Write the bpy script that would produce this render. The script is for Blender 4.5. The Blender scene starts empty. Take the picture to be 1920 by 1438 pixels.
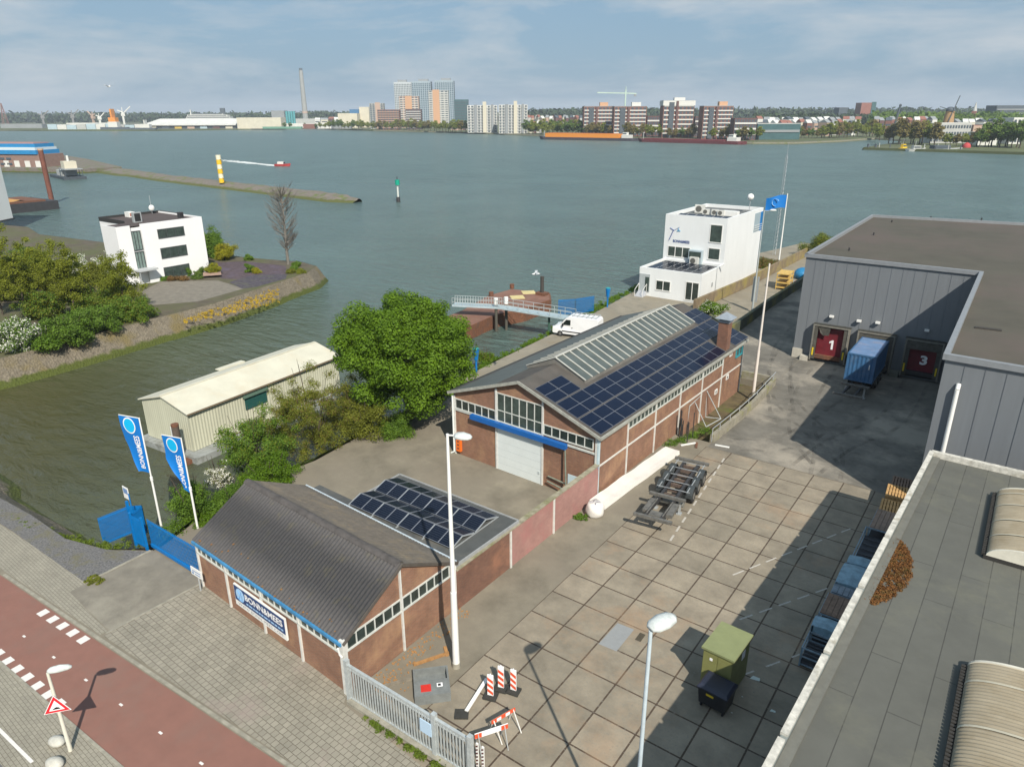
import bpy, math, random
import numpy as np
from mathutils import Vector, Matrix
S = bpy.context.scene
COL = S.collection
PI = math.pi
R_ = math.radians
# ------------------------------------------------------------------ camera
CAMZ = 24.5
FPX, CX, CY = 1335.0, 960.0, 719.0
def _cam(pitch, yaw, roll):
    p, a, r = R_(pitch), R_(yaw), R_(roll)
    F = np.array([-math.sin(a)*math.cos(p), math.cos(a)*math.cos(p), -math.sin(p)])
    R = np.array([math.cos(a), math.sin(a), 0.0]); U = np.cross(R, F)
    return F, R*math.cos(r)+U*math.sin(r), -R*math.sin(r)+U*math.cos(r)
CF, CR, CU = _cam(20.8, 36.0, -0.2)
cd = bpy.data.cameras.new('camera'); cam = bpy.data.objects.new('camera', cd); COL.objects.link(cam)
cd.sensor_width = 36.0; cd.lens = FPX/1920*36.0; cd.clip_start = 0.5; cd.clip_end = 60000
M = Matrix(((CR[0], CU[0], -CF[0], 0), (CR[1], CU[1], -CF[1], 0), (CR[2], CU[2], -CF[2], CAMZ), (0, 0, 0, 1)))
cam.matrix_world = M; S.camera = cam
def G(px, py, z=0.0):                 # point of height z seen at a photo pixel
    d = CF+CR*(px-CX)/FPX-CU*(py-CY)/FPX
    t = (z-CAMZ)/d[2]; return (float(d[0]*t), float(d[1]*t), z)
HF = np.array([-math.sin(R_(36)), math.cos(R_(36)), 0.0])
def FP(px, py, depth):                # point at a horizontal depth
    d = CF+CR*(px-CX)/FPX-CU*(py-CY)/FPX
    t = depth/float(d.dot(HF)); return (float(d[0]*t), float(d[1]*t), float(CAMZ+d[2]*t))
# ------------------------------------------------------------------ world and sun
SUN_EL = 42.5
w = bpy.data.worlds.new('World'); S.world = w; w.use_nodes = True
nt = w.node_tree; nt.nodes.clear()
def N(t, tp, **k):
    n = t.nodes.new(tp)
    for a, b in k.items():
        if a in n.inputs: n.inputs[a].default_value = b
        else: setattr(n, a, b)
    return n
sky = N(nt, 'ShaderNodeTexSky', sky_type='NISHITA', sun_disc=False)
sky.sun_elevation = R_(SUN_EL); sky.sun_rotation = R_(127.5)
sky.air_density = 1.0; sky.dust_density = 2.2; sky.ozone_density = 1.6; sky.altitude = 20
tc = N(nt, 'ShaderNodeTexCoord'); mp = N(nt, 'ShaderNodeMapping'); mp.inputs['Scale'].default_value = (1.0, 1.0, 4.5)
nt.links.new(tc.outputs['Generated'], mp.inputs[0])
nz = N(nt, 'ShaderNodeTexNoise'); nz.inputs['Scale'].default_value = 3.6; nz.inputs['Detail'].default_value = 7; nz.inputs['Roughness'].default_value = 0.62; nz.inputs['Distortion'].default_value = 0.35
nt.links.new(mp.outputs[0], nz.inputs['Vector'])
cr = N(nt, 'ShaderNodeValToRGB'); cr.color_ramp.elements[0].position = 0.45; cr.color_ramp.elements[1].position = 0.66
cr.color_ramp.elements[0].color = (0, 0, 0, 1); cr.color_ramp.elements[1].color = (0.85, 0.85, 0.85, 1)
nt.links.new(nz.outputs['Fac'], cr.inputs[0])
m0 = N(nt, 'ShaderNodeMixRGB'); m0.inputs[0].default_value = 0.72; m0.inputs[2].default_value = (2.35, 4.0, 5.6, 1); nt.links.new(sky.outputs[0], m0.inputs[1])
mx = N(nt, 'ShaderNodeMixRGB'); mx.inputs[2].default_value = (5.5, 6.0, 6.4, 1)
nt.links.new(cr.outputs[0], mx.inputs[0]); nt.links.new(m0.outputs[0], mx.inputs[1])
bg = N(nt, 'ShaderNodeBackground'); bg.inputs[1].default_value = 0.085
nt.links.new(mx.outputs[0], bg.inputs[0])
wo = N(nt, 'ShaderNodeOutputWorld'); nt.links.new(bg.outputs[0], wo.inputs[0])
sd = bpy.data.lights.new('sun', 'SUN'); sun = bpy.data.objects.new('sun', sd); COL.objects.link(sun)
sd.energy = 4.8; sd.angle = R_(0.53); sd.color = (1.0, 0.93, 0.82)
az = R_(142.7); ce = math.cos(R_(SUN_EL))
sun.rotation_euler = Vector((math.cos(az)*ce, math.sin(az)*ce, -math.sin(R_(SUN_EL)))).to_track_quat('-Z', 'Y').to_euler()
S.view_settings.view_transform = 'Standard'; S.view_settings.look = 'None'
S.view_settings.exposure = 0.30; S.view_settings.gamma = 1.0
try:
    S.cycles.max_bounces = 5; S.cycles.diffuse_bounces = 2; S.cycles.glossy_bounces = 2; S.cycles.transmission_bounces = 3; S.cycles.volume_bounces = 0; S.cycles.transparent_max_bounces = 6
except Exception: pass
# ------------------------------------------------------------------ materials
MATS = {}
def srgb(r, g, b):
    f = lambda c: ((c/255)/12.92 if c/255 <= 0.04045 else (((c/255)+0.055)/1.055)**2.4)
    return (f(r), f(g), f(b), 1)
def mat(name, col, rough=0.7, var=0.0, scale=3.0, bump=0.0, bscale=None, metal=0.0, col2=None, detail=4, spec=None, stain=None, stscale=0.3, stpos=(0.5, 0.7), sheen=0, stretch=None):
    """solid colour broken by noise; stain = second colour appearing in large blotches"""
    if name in MATS: return MATS[name]
    m = bpy.data.materials.new(name); m.use_nodes = True; t = m.node_tree
    b = t.nodes['Principled BSDF']; b.inputs['Roughness'].default_value = rough; b.inputs['Metallic'].default_value = metal
    if spec is not None: b.inputs['Specular IOR Level'].default_value = spec
    col = tuple(col[:3])+(1,)
    c2 = tuple(col2[:3])+(1,) if col2 else tuple(max(0, c*(1-var)) for c in col[:3])+(1,)
    geo = N(t, 'ShaderNodeTexCoord'); src = geo.outputs['Object']
    if stretch:
        mp = N(t, 'ShaderNodeMapping'); mp.inputs['Scale'].default_value = stretch; t.links.new(src, mp.inputs[0]); src = mp.outputs[0]
    out = None
    if var > 0 or col2:
        n = N(t, 'ShaderNodeTexNoise'); n.inputs['Scale'].default_value = scale; n.inputs['Detail'].default_value = detail; n.inputs['Roughness'].default_value = 0.65
        t.links.new(src, n.inputs['Vector'])
        r = N(t, 'ShaderNodeValToRGB'); r.color_ramp.elements[0].position = 0.33; r.color_ramp.elements[1].position = 0.67
        r.color_ramp.elements[0].color = c2; r.color_ramp.elements[1].color = col
        t.links.new(n.outputs['Fac'], r.inputs[0]); out = r.outputs[0]
    if stain:
        n2 = N(t, 'ShaderNodeTexNoise'); n2.inputs['Scale'].default_value = stscale; n2.inputs['Detail'].default_value = 6; n2.inputs['Roughness'].default_value = 0.7
        t.links.new(geo.outputs['Object'], n2.inputs['Vector'])
        r2 = N(t, 'ShaderNodeValToRGB'); r2.color_ramp.elements[0].position = stpos[0]; r2.color_ramp.elements[1].position = stpos[1]
        t.links.new(n2.outputs['Fac'], r2.inputs[0])
        mm = N(t, 'ShaderNodeMixRGB'); t.links.new(r2.outputs[0], mm.inputs[0])
        if out: t.links.new(out, mm.inputs[1])
        else: mm.inputs[1].default_value = col
        mm.inputs[2].default_value = tuple(stain[:3])+(1,); out = mm.outputs[0]
    if out: t.links.new(out, b.inputs['Base Color'])
    else: b.inputs['Base Color'].default_value = col
    if bump > 0:
        nb = N(t, 'ShaderNodeTexNoise'); nb.inputs['Scale'].default_value = bscale or scale*4; nb.inputs['Detail'].default_value = 3
        t.links.new(src, nb.inputs['Vector'])
        bp = N(t, 'ShaderNodeBump'); bp.inputs['Strength'].default_value = bump; bp.inputs['Distance'].default_value = 0.05
        t.links.new(nb.outputs['Fac'], bp.inputs['Height']); t.links.new(bp.outputs[0], b.inputs['Normal'])
    MATS[name] = m; return m
def brickmat(name, c1, c2, cm, bw, bh, mort, mode='ground', rough=0.85, offset=0.5, noise=0.25, nscale=0.6, stain=None, stscale=0.25, stpos=(0.52, 0.68), bump=0.3, rot=0.0, shift=(0, 0), bias=0.0, fine=None):
    m = bpy.data.materials.new(name); m.use_nodes = True; t = m.node_tree; b = t.nodes['Principled BSDF']; b.inputs['Roughness'].default_value = rough
    g = N(t, 'ShaderNodeTexCoord'); src = g.outputs['Object']
    if mode == 'wall':
        sx = N(t, 'ShaderNodeSeparateXYZ'); t.links.new(src, sx.inputs[0])
        ad = N(t, 'ShaderNodeMath', operation='ADD'); t.links.new(sx.outputs[0], ad.inputs[0]); t.links.new(sx.outputs[1], ad.inputs[1])
        cb = N(t, 'ShaderNodeCombineXYZ'); t.links.new(ad.outputs[0], cb.inputs[0]); t.links.new(sx.outputs[2], cb.inputs[1]); vec = cb.outputs[0]
    else:
        mp = N(t, 'ShaderNodeMapping'); mp.inputs['Rotation'].default_value = (0, 0, rot); mp.inputs['Location'].default_value = (shift[0], shift[1], 0)
        t.links.new(src, mp.inputs[0]); vec = mp.outputs[0]
    br = N(t, 'ShaderNodeTexBrick'); br.offset = offset; br.squash = 1.0
    br.inputs['Color1'].default_value = tuple(c1[:3])+(1,); br.inputs['Color2'].default_value = tuple(c2[:3])+(1,); br.inputs['Mortar'].default_value = tuple(cm[:3])+(1,)
    br.inputs['Scale'].default_value = 1.0; br.inputs['Mortar Size'].default_value = mort; br.inputs['Mortar Smooth'].default_value = 0.1; br.inputs['Bias'].default_value = bias
    br.inputs['Brick Width'].default_value = bw; br.inputs['Row Height'].default_value = bh
    t.links.new(vec, br.inputs['Vector']); out = br.outputs['Color']
    if noise > 0:
        n = N(t, 'ShaderNodeTexNoise'); n.inputs['Scale'].default_value = nscale; n.inputs['Detail'].default_value = 7; n.inputs['Roughness'].default_value = 0.7
        t.links.new(src, n.inputs['Vector'])
        r = N(t, 'ShaderNodeValToRGB'); r.color_ramp.elements[0].position = 0.3; r.color_ramp.elements[1].position = 0.7
        r.color_ramp.elements[0].color = (1-noise,)*3+(1,); r.color_ramp.elements[1].color = (1, 1, 1, 1)
        t.links.new(n.outputs['Fac'], r.inputs[0])
        mu = N(t, 'ShaderNodeMixRGB', blend_type='MULTIPLY'); mu.inputs[0].default_value = 1; t.links.new(out, mu.inputs[1]); t.links.new(r.outputs[0], mu.inputs[2]); out = mu.outputs[0]
    if fine:
        n = N(t, 'ShaderNodeTexNoise'); n.inputs['Scale'].default_value = fine[0]; n.inputs['Detail'].default_value = 4; t.links.new(src, n.inputs['Vector'])
        r = N(t, 'ShaderNodeValToRGB'); r.color_ramp.elements[0].position = fine[2]; r.color_ramp.elements[1].position = fine[3]; t.links.new(n.outputs['Fac'], r.inputs[0])
        mm = N(t, 'ShaderNodeMixRGB'); t.links.new(r.outputs[0], mm.inputs[0]); t.links.new(out, mm.inputs[1]); mm.inputs[2].default_value = tuple(fine[1][:3])+(1,); out = mm.outputs[0]
    if stain:
        n2 = N(t, 'ShaderNodeTexNoise'); n2.inputs['Scale'].default_value = stscale; n2.inputs['Detail'].default_value = 6; n2.inputs['Roughness'].default_value = 0.72
        t.links.new(src, n2.inputs['Vector'])
        r2 = N(t, 'ShaderNodeValToRGB'); r2.color_ramp.elements[0].position = stpos[0]; r2.color_ramp.elements[1].position = stpos[1]
        t.links.new(n2.outputs['Fac'], r2.inputs[0])
        mm = N(t, 'ShaderNodeMixRGB'); t.links.new(r2.outputs[0], mm.inputs[0]); t.links.new(out, mm.inputs[1]); mm.inputs[2].default_value = tuple(stain[:3])+(1,); out = mm.outputs[0]
    t.links.new(out, b.inputs['Base Color'])
    if bump > 0:
        bp = N(t, 'ShaderNodeBump'); bp.invert = True; bp.inputs['Strength'].default_value = bump; bp.inputs['Distance'].default_value = 0.02
        t.links.new(br.outputs['Fac'], bp.inputs['Height']); t.links.new(bp.outputs[0], b.inputs['Normal'])
    MATS[name] = m; return m
def leafmat(name, c1, c2, scale=0.8, trans=0.25, c3=None):
    m = bpy.data.materials.new(name); m.use_nodes = True; t = m.node_tree; b = t.nodes['Principled BSDF']; b.inputs['Roughness'].default_value = 0.62; b.inputs['Specular IOR Level'].default_value = 0.25
    g = N(t, 'ShaderNodeTexCoord'); n = N(t, 'ShaderNodeTexNoise'); n.inputs['Scale'].default_value = scale; n.inputs['Detail'].default_value = 5; n.inputs['Roughness'].default_value = 0.7
    t.links.new(g.outputs['Object'], n.inputs['Vector'])
    r = N(t, 'ShaderNodeValToRGB'); r.color_ramp.elements[0].position = 0.35; r.color_ramp.elements[1].position = 0.65
    r.color_ramp.elements[0].color = tuple(c1[:3])+(1,); r.color_ramp.elements[1].color = tuple(c2[:3])+(1,)
    if c3:
        e = r.color_ramp.elements.new(0.78); e.color = tuple(c3[:3])+(1,)
    t.links.new(n.outputs['Fac'], r.inputs[0]); t.links.new(r.outputs[0], b.inputs['Base Color'])
    if trans > 0:
        tr = N(t, 'ShaderNodeBsdfTranslucent'); t.links.new(r.outputs[0], tr.inputs[0]); ms = N(t, 'ShaderNodeMixShader'); ms.inputs[0].default_value = trans
        o = t.nodes['Material Output']; t.links.new(b.outputs[0], ms.inputs[1]); t.links.new(tr.outputs[0], ms.inputs[2]); t.links.new(ms.outputs[0], o.inputs[0])
    MATS[name] = m; return m
# ------------------------------------------------------------------ mesh builder
class MB:
    def __init__(s): s.v = []; s.f = []; s.m = []; s.s = []
    def add(s, vs, fs, mi=0, sm=False):
        o = len(s.v); s.v += [tuple(p) for p in vs]
        for f in fs: s.f.append(tuple(i+o for i in f)); s.m.append(mi); s.s.append(sm)
        return s
    def box(s, x0, x1, y0, y1, z0, z1, mi=0, rz=0, c=None):
        vs = [(x0, y0, z0), (x1, y0, z0), (x1, y1, z0), (x0, y1, z0), (x0, y0, z1), (x1, y0, z1), (x1, y1, z1), (x0, y1, z1)]
        if rz:
            c = c or ((x0+x1)/2, (y0+y1)/2); a, b = math.cos(rz), math.sin(rz)
            vs = [(c[0]+(x-c[0])*a-(y-c[1])*b, c[1]+(x-c[0])*b+(y-c[1])*a, z) for x, y, z in vs]
        return s.add(vs, [(0, 3, 2, 1), (4, 5, 6, 7), (0, 1, 5, 4), (1, 2, 6, 5), (2, 3, 7, 6), (3, 0, 4, 7)], mi)
    def quad(s, a, b, c, d, mi=0): return s.add([a, b, c, d], [(0, 1, 2, 3)], mi)
    def slab(s, pts, t, mi=0):           # planar polygon pts thickened downwards by t
        n = len(pts); lo = [(p[0], p[1], p[2]-t) for p in pts]
        return s.add(list(pts)+lo, [tuple(range(n)), tuple(range(2*n-1, n-1, -1))]+[(i, i+n, (i+1) % n+n, (i+1) % n) for i in range(n)], mi)
    def prism(s, poly, z0, z1, mi=0):
        n = len(poly); vs = [(x, y, z0) for x, y in poly]+[(x, y, z1) for x, y in poly]
        return s.add(vs, [tuple(range(n-1, -1, -1)), tuple(range(n, 2*n))]+[(i, (i+1) % n, (i+1) % n+n, i+n) for i in range(n)], mi)
    def cyl(s, p0, p1, r0, r1=None, n=10, mi=0, sm=True, caps=True):
        r1 = r0 if r1 is None else r1; p0 = Vector(p0); p1 = Vector(p1); d = (p1-p0)
        if d.length < 1e-6: return s
        d.normalize(); a = d.orthogonal().normalized(); b = d.cross(a); vs = []
        for p, r in ((p0, r0), (p1, r1)):
            for i in range(n):
                t = 2*PI*i/n; vs.append(p+(a*math.cos(t)+b*math.sin(t))*r)
        s.add(vs, [(i, (i+1) % n, (i+1) % n+n, i+n) for i in range(n)], mi, sm)
        if caps: s.add(vs, [tuple(range(n-1, -1, -1)), tuple(range(n, 2*n))], mi)
        return s
    def bar(s, p0, p1, w, h=None, mi=0):
        h = h or w; p0 = Vector(p0); p1 = Vector(p1); d = p1-p0
        if d.length < 1e-6: return s
        d.normalize(); up = Vector((0, 0, 1)) if abs(d.z) < 0.95 else Vector((0, 1, 0)); a = d.cross(up).normalized()*(w/2); b = a.cross(d).normalized()*(h/2)
        vs = [p+x for p in (p0, p1) for x in (-a-b, a-b, a+b, -a+b)]
        return s.add(vs, [(0, 3, 2, 1), (4, 5, 6, 7), (0, 1, 5, 4), (1, 2, 6, 5), (2, 3, 7, 6), (3, 0, 4, 7)], mi)
    def sphere(s, c, r, n=12, m=8, mi=0, sc=(1, 1, 1), sm=True):
        vs = []; fs = []
        for j in range(m+1):
            ph = PI*j/m
            for i in range(n):
                t = 2*PI*i/n; vs.append((c[0]+r*sc[0]*math.sin(ph)*math.cos(t), c[1]+r*sc[1]*math.sin(ph)*math.sin(t), c[2]+r*sc[2]*math.cos(ph)))
        for j in range(m):
            for i in range(n): fs.append((j*n+i, (j+1)*n+i, (j+1)*n+(i+1) % n, j*n+(i+1) % n))
        return s.add(vs, fs, mi, sm)
    def loft(s, rings, mi=0, sm=False, caps=True, closed=True):
        n = len(rings[0]); vs = [p for r in rings for p in r]; fs = []
        for j in range(len(rings)-1):
            for i in range(n if closed else n-1): fs.append((j*n+i, j*n+(i+1) % n, (j+1)*n+(i+1) % n, (j+1)*n+i))
        if caps: fs += [tuple(range(n-1, -1, -1)), tuple(range((len(rings)-1)*n, len(rings)*n))]
        return s.add(vs, fs, mi, sm)
    def xf(s, fn): s.v = [tuple(fn(*p)) for p in s.v]; return s
    def mesh(s, name, mats, frame=None):
        me = bpy.data.meshes.new(name); vs = s.v
        if frame:
            ex, ey = frame; vs = [(x*ex[0]+y*ey[0], x*ex[1]+y*ey[1], z) for x, y, z in vs]
        me.from_pydata(vs, [], s.f)
        for m in (mats if isinstance(mats, (list, tuple)) else [mats]): me.materials.append(m)
        me.polygons.foreach_set('material_index', s.m); me.polygons.foreach_set('use_smooth', s.s); me.update(); return me
def tag(o, label=None, cat=None, group=None, kind=None):
    if label: o['label'] = label
    if cat: o['category'] = cat
    if group: o['group'] = group
    if kind: o['kind'] = kind
    return o
def thing(name, label, cat, loc=(0, 0, 0), rz=0, group=None, frame=None):
    o = bpy.data.objects.new(name, None); COL.objects.link(o); o.empty_display_size = 0.3
    o.location = loc; o.rotation_euler = (0, 0, rz); tag(o, label, cat, group)
    if frame: FRAMES[o.name] = frame
    return o
FRAMES = {}
def root(o):
    while o.parent: o = o.parent
    return o
def part(T, name, mb, mats, label=None):
    me = mb.mesh(name, mats, FRAMES.get(root(T).name)); o = bpy.data.objects.new(name, me); COL.objects.link(o); o.parent = T
    if label: o['label'] = label
    return o
def solo(name, mb, mats, label, cat, loc=(0, 0, 0), rz=0, group=None, frame=None):
    o = bpy.data.objects.new(name, mb.mesh(name, mats, frame)); COL.objects.link(o); o.location = loc; o.rotation_euler = (0, 0, rz); return tag(o, label, cat, group)
def struct(name, mb, mats, kind='structure', label=None):
    o = bpy.data.objects.new(name, mb.mesh(name, mats)); COL.objects.link(o); o['kind'] = kind
    if label: o['label'] = label
    return o
def dup(o, loc=None, rz=None, label=None, parent=None, scale=None):
    c = o.copy(); COL.objects.link(c); c.parent = parent
    if loc is not None: c.location = loc
    if rz is not None: c.rotation_euler = (0, 0, rz)
    if scale is not None: c.scale = scale
    if label: c['label'] = label
    for ch in o.children: dup(ch, parent=c)
    return c
TXT = {}
def text_mb(s, o, r, u, W, H, off=0.01, bold=0.02, space=1.0):
    """word s fitted in a W x H rectangle whose lower left corner is o, axes r (reading direction) and u (up)"""
    c = bpy.data.curves.new('t', 'FONT'); c.body = s; c.size = 1; c.offset = bold; c.space_character = space; c.resolution_u = 3
    ob = bpy.data.objects.new('t', c); me = bpy.data.meshes.new_from_object(ob)
    v = [tuple(p.co) for p in me.vertices]; f = [tuple(p.vertices) for p in me.polygons]
    bpy.data.objects.remove(ob); bpy.data.curves.remove(c); bpy.data.meshes.remove(me)
    x0 = min(p[0] for p in v); x1 = max(p[0] for p in v); y0 = min(p[1] for p in v); y1 = max(p[1] for p in v)
    o = Vector(o); r = Vector(r).normalized(); u = Vector(u).normalized(); n = r.cross(u)*off
    mb = MB(); mb.add([o+n+r*((x-x0)/(x1-x0)*W)+u*((y-y0)/(y1-y0)*H) for x, y, z in v], f); return mb
def join(*mbs, mi=None):
    r = MB()
    for k, m in enumerate(mbs):
        o = len(r.v); r.v += m.v
        for f, a, s_ in zip(m.f, m.m, m.s): r.f.append(tuple(i+o for i in f)); r.m.append(a if mi is None else mi[k]); r.s.append(s_)
    return r
# ------------------------------------------------------------------ foliage
def leaves_mesh(name, clumps, n, size, seed, mats, w2=0.0, flat=0.5, shell=0.45, drop=0.0):
    """many small leaf faces: clumps = [(x,y,z,r)], n leaves shared by r^2; w2 = share of second material"""
    rg = np.random.default_rng(seed); C = np.array(clumps, float); p = C[:, 3]**2; p = p/p.sum()
    idx = rg.choice(len(C), n, p=p); d = rg.normal(size=(n, 3)); d /= np.linalg.norm(d, axis=1)[:, None]
    rad = rg.random(n)**shell; d2 = d*np.array([1, 1, 0.8]); pos = C[idx, :3]+d2*(C[idx, 3]*rad)[:, None]
    nrm = d*0.9+rg.normal(size=(n, 3))*flat+np.array([0, 0, 0.35]); nrm /= np.linalg.norm(nrm, axis=1)[:, None]
    a = np.cross(nrm, rg.normal(size=(n, 3))); a /= np.linalg.norm(a, axis=1)[:, None]; b = np.cross(nrm, a)
    s = size*(0.6+0.8*rg.random(n))[:, None]; a *= s; b *= s*0.6
    V = np.stack([pos-a, pos-b*0.9+a*0.1, pos+a, pos+b*0.9+a*0.1], axis=1).reshape(-1, 3)
    me = bpy.data.meshes.new(name); me.vertices.add(4*n); me.vertices.foreach_set('co', V.ravel().astype(np.float32))
    me.loops.add(4*n); me.loops.foreach_set('vertex_index', np.arange(4*n, dtype=np.int32))
    me.polygons.add(n); me.polygons.foreach_set('loop_start', np.arange(0, 4*n, 4, dtype=np.int32)); me.polygons.foreach_set('loop_total', np.full(n, 4, dtype=np.int32))
    for m in (mats if isinstance(mats, (list, tuple)) else [mats]): me.materials.append(m)
    mi = (rg.random(n) < w2).astype(np.int32); me.polygons.foreach_set('material_index', mi)
    me.update(calc_edges=True); me.validate(); return me
def blob_clumps(c, rx, ry, rz, n, r, seed, jitter=0.25, fill=0.5, low=-0.75):
    rg = random.Random(seed); out = []
    while len(out) < n:
        z = rg.uniform(low, 1); t = rg.uniform(0, 2*PI); q = math.sqrt(max(0, 1-z*z)); k = rg.uniform(fill, 1.0)
        k *= 1+rg.uniform(-jitter, jitter)*0.5; rr = r*rg.uniform(0.6, 1.3)
        out.append((c[0]+rx*q*math.cos(t)*k, c[1]+ry*q*math.sin(t)*k, c[2]+rz*z*k, rr))
    return out
def branches(mb, base, top, r, n, spread, seed, sub=4, z0=0.3):
    rg = random.Random(seed); base = Vector(base); top = Vector(top)
    k = 5; prev = base; pr = r
    for i in range(1, k+1):
        q = base.lerp(top, i/k)+Vector((rg.uniform(-1, 1), rg.uniform(-1, 1), 0))*r*0.5; nr = r*(1-0.8*i/k); mb.cyl(prev, q, pr, nr, 8); prev = q; pr = nr
    for i in range(n):
        f = rg.uniform(z0, 0.95); p = base.lerp(top, f); t = rg.uniform(0, 2*PI); L = spread*(1.15-f*0.8)*rg.uniform(0.6, 1.0)
        q = p+Vector((math.cos(t)*L, math.sin(t)*L, L*rg.uniform(0.35, 0.9))); rr = r*0.35*(1.1-f); mb.cyl(p, q, rr, rr*0.3, 5, caps=False)
        for j in range(sub):
            g = rg.uniform(0.3, 0.9); a = p.lerp(q, g); t2 = t+rg.uniform(-1, 1); l2 = L*rg.uniform(0.2, 0.45)
            mb.cyl(a, a+Vector((math.cos(t2)*l2, math.sin(t2)*l2, l2*rg.uniform(0.3, 1.1))), rr*0.35, rr*0.1, 4, caps=False)
def mesh_obj(name, me, T=None, loc=None):
    o = bpy.data.objects.new(name, me); COL.objects.link(o); o.parent = T
    if loc: o.location = loc
    return o
# ------------------------------------------------------------------ window helper (local coordinates of the thing)
def window(T, name, o, d, nrm, w_, z0, z1, nc=1, nr=1, fw=0.06, fm=None, gm=None, proud=0.05, rows=None, label=None, inset=0.0):
    o = Vector((o[0], o[1], 0)); d = Vector((d[0], d[1], 0)).normalized(); n = Vector((nrm[0], nrm[1], 0)).normalized()
    P = lambda a, z, q: o+d*a+n*q+Vector((0, 0, z))
    def bx(mb, a0, a1, za, zb, q0, q1):
        v = [P(a0, za, q0), P(a1, za, q0), P(a1, za, q1), P(a0, za, q1), P(a0, zb, q0), P(a1, zb, q0), P(a1, zb, q1), P(a0, zb, q1)]
        mb.add(v, [(0, 3, 2, 1), (4, 5, 6, 7), (0, 1, 5, 4), (1, 2, 6, 5), (2, 3, 7, 6), (3, 0, 4, 7)])
    fr = MB(); p0 = -0.02; zz = rows or [z0+(z1-z0)*i/nr for i in range(nr+1)]
    bx(fr, -fw/2, w_+fw/2, z0-fw/2, z0+fw/2, p0, proud+0.03); bx(fr, -fw/2, w_+fw/2, z1-fw/2, z1+fw/2, p0, proud)
    for i in range(nc+1):
        a = w_*i/nc; k = fw/2 if i in (0, nc) else fw*0.4; bx(fr, a-k, a+k, z0+fw/2, z1-fw/2, p0, proud-0.004)
    for z in zz[1:-1]: bx(fr, fw/2, w_-fw/2, z-fw*0.4, z+fw*0.4, p0, proud-0.008)
    f = part(T, name, fr, fm, label)
    gl = MB(); bx(gl, fw/2, w_-fw/2, z0+fw/2, z1-fw/2, p0-0.01, 0.015); part(f, 'glass', gl, gm)
    return f
# ================================================================== SETTING
WZ = -2.7
concrete = brickmat('yard concrete', (0.345, 0.295, 0.22), (0.275, 0.24, 0.18), (0.085, 0.058, 0.038), 2.025, 2.02, 0.042, offset=0.0, noise=0.45, nscale=0.55, shift=(13.3-0.02, -29.55), stain=(0.36, 0.235, 0.14), stscale=0.13, stpos=(0.54, 0.82), bump=0.25, fine=(9.0, (0.20, 0.185, 0.155), 0.56, 0.76))
asph = mat('asphalt apron', (0.185, 0.172, 0.145), 0.85, 0.45, 0.5, bump=0.25, bscale=20, stain=(0.30, 0.27, 0.22), stscale=0.11, stpos=(0.48, 0.62), detail=9)
oldc = mat('old concrete', (0.245, 0.218, 0.165), 0.9, 0.40, 0.45, bump=0.2, bscale=12, stain=(0.20, 0.175, 0.135), stscale=0.22, stpos=(0.47, 0.66), detail=9)
oldd = mat('driveway asphalt', (0.225, 0.205, 0.165), 0.9, 0.30, 0.9, bump=0.2, bscale=25, stain=(0.27, 0.25, 0.2), stscale=0.3, stpos=(0.5, 0.7), detail=9)
paver = brickmat('grey pavers', (0.33, 0.305, 0.245), (0.27, 0.25, 0.20), (0.15, 0.13, 0.095), 0.30, 0.30, 0.016, offset=0.5, noise=0.25, nscale=0.45, rot=R_(2), stain=(0.27, 0.22, 0.19), stscale=0.35, stpos=(0.55, 0.75), bump=0.3)
paver2 = brickmat('grey kerb pavers', (0.32, 0.30, 0.24), (0.28, 0.26, 0.21), (0.17, 0.15, 0.11), 0.30, 0.15, 0.012, offset=0.5, noise=0.22, nscale=0.6, rot=R_(2), bump=0.2)
redas = mat('red asphalt', (0.235, 0.115, 0.088), 0.85, 0.12, 1.2, bump=0.15, bscale=40, stain=(0.20, 0.12, 0.095), stscale=0.35, stpos=(0.5, 0.75), detail=9)
whitep = mat('white road paint', (0.72, 0.70, 0.66), 0.7, 0.15, 14)
wornp = mat('worn white paint', (0.55, 0.53, 0.48), 0.8, 0.5, 14, col2=(0.33, 0.30, 0.26))
kerbm = mat('kerb concrete', (0.33, 0.31, 0.25), 0.85, 0.35, 2.5)
gravel = mat('grey gravel', (0.19, 0.185, 0.18), 0.9, 0.6, 9, bump=0.9, bscale=14, stain=(0.14, 0.13, 0.08), stscale=0.7, stpos=(0.52, 0.66))
steel = mat('galvanised steel', (0.46, 0.49, 0.50), 0.45, 0.15, 3, metal=0.35)
whitepaint = mat('white paint', (0.78, 0.78, 0.75), 0.5, 0.08, 2)
offwhite = mat('off white window frame', (0.62, 0.64, 0.60), 0.55, 0.25, 4)
dark = mat('dark steel', (0.045, 0.045, 0.048), 0.6, 0.4, 5)
black = mat('black rubber', (0.018, 0.018, 0.02), 0.75, 0.3, 5)
blue = mat('bright blue paint', (0.008, 0.115, 0.40), 0.42, 0.12, 2)
red = mat('red paint', (0.55, 0.03, 0.02), 0.5)
rust = mat('rusty steel', (0.20, 0.085, 0.045), 0.85, 0.5, 4, stain=(0.10, 0.06, 0.045), stscale=1.2)
glassd = mat('dark window glass', (0.035, 0.05, 0.045), 0.12, 0.5, 1.2, spec=0.6)
glassg = mat('green grey glass', (0.06, 0.085, 0.075), 0.2, 0.5, 1.5, spec=0.55)
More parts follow.
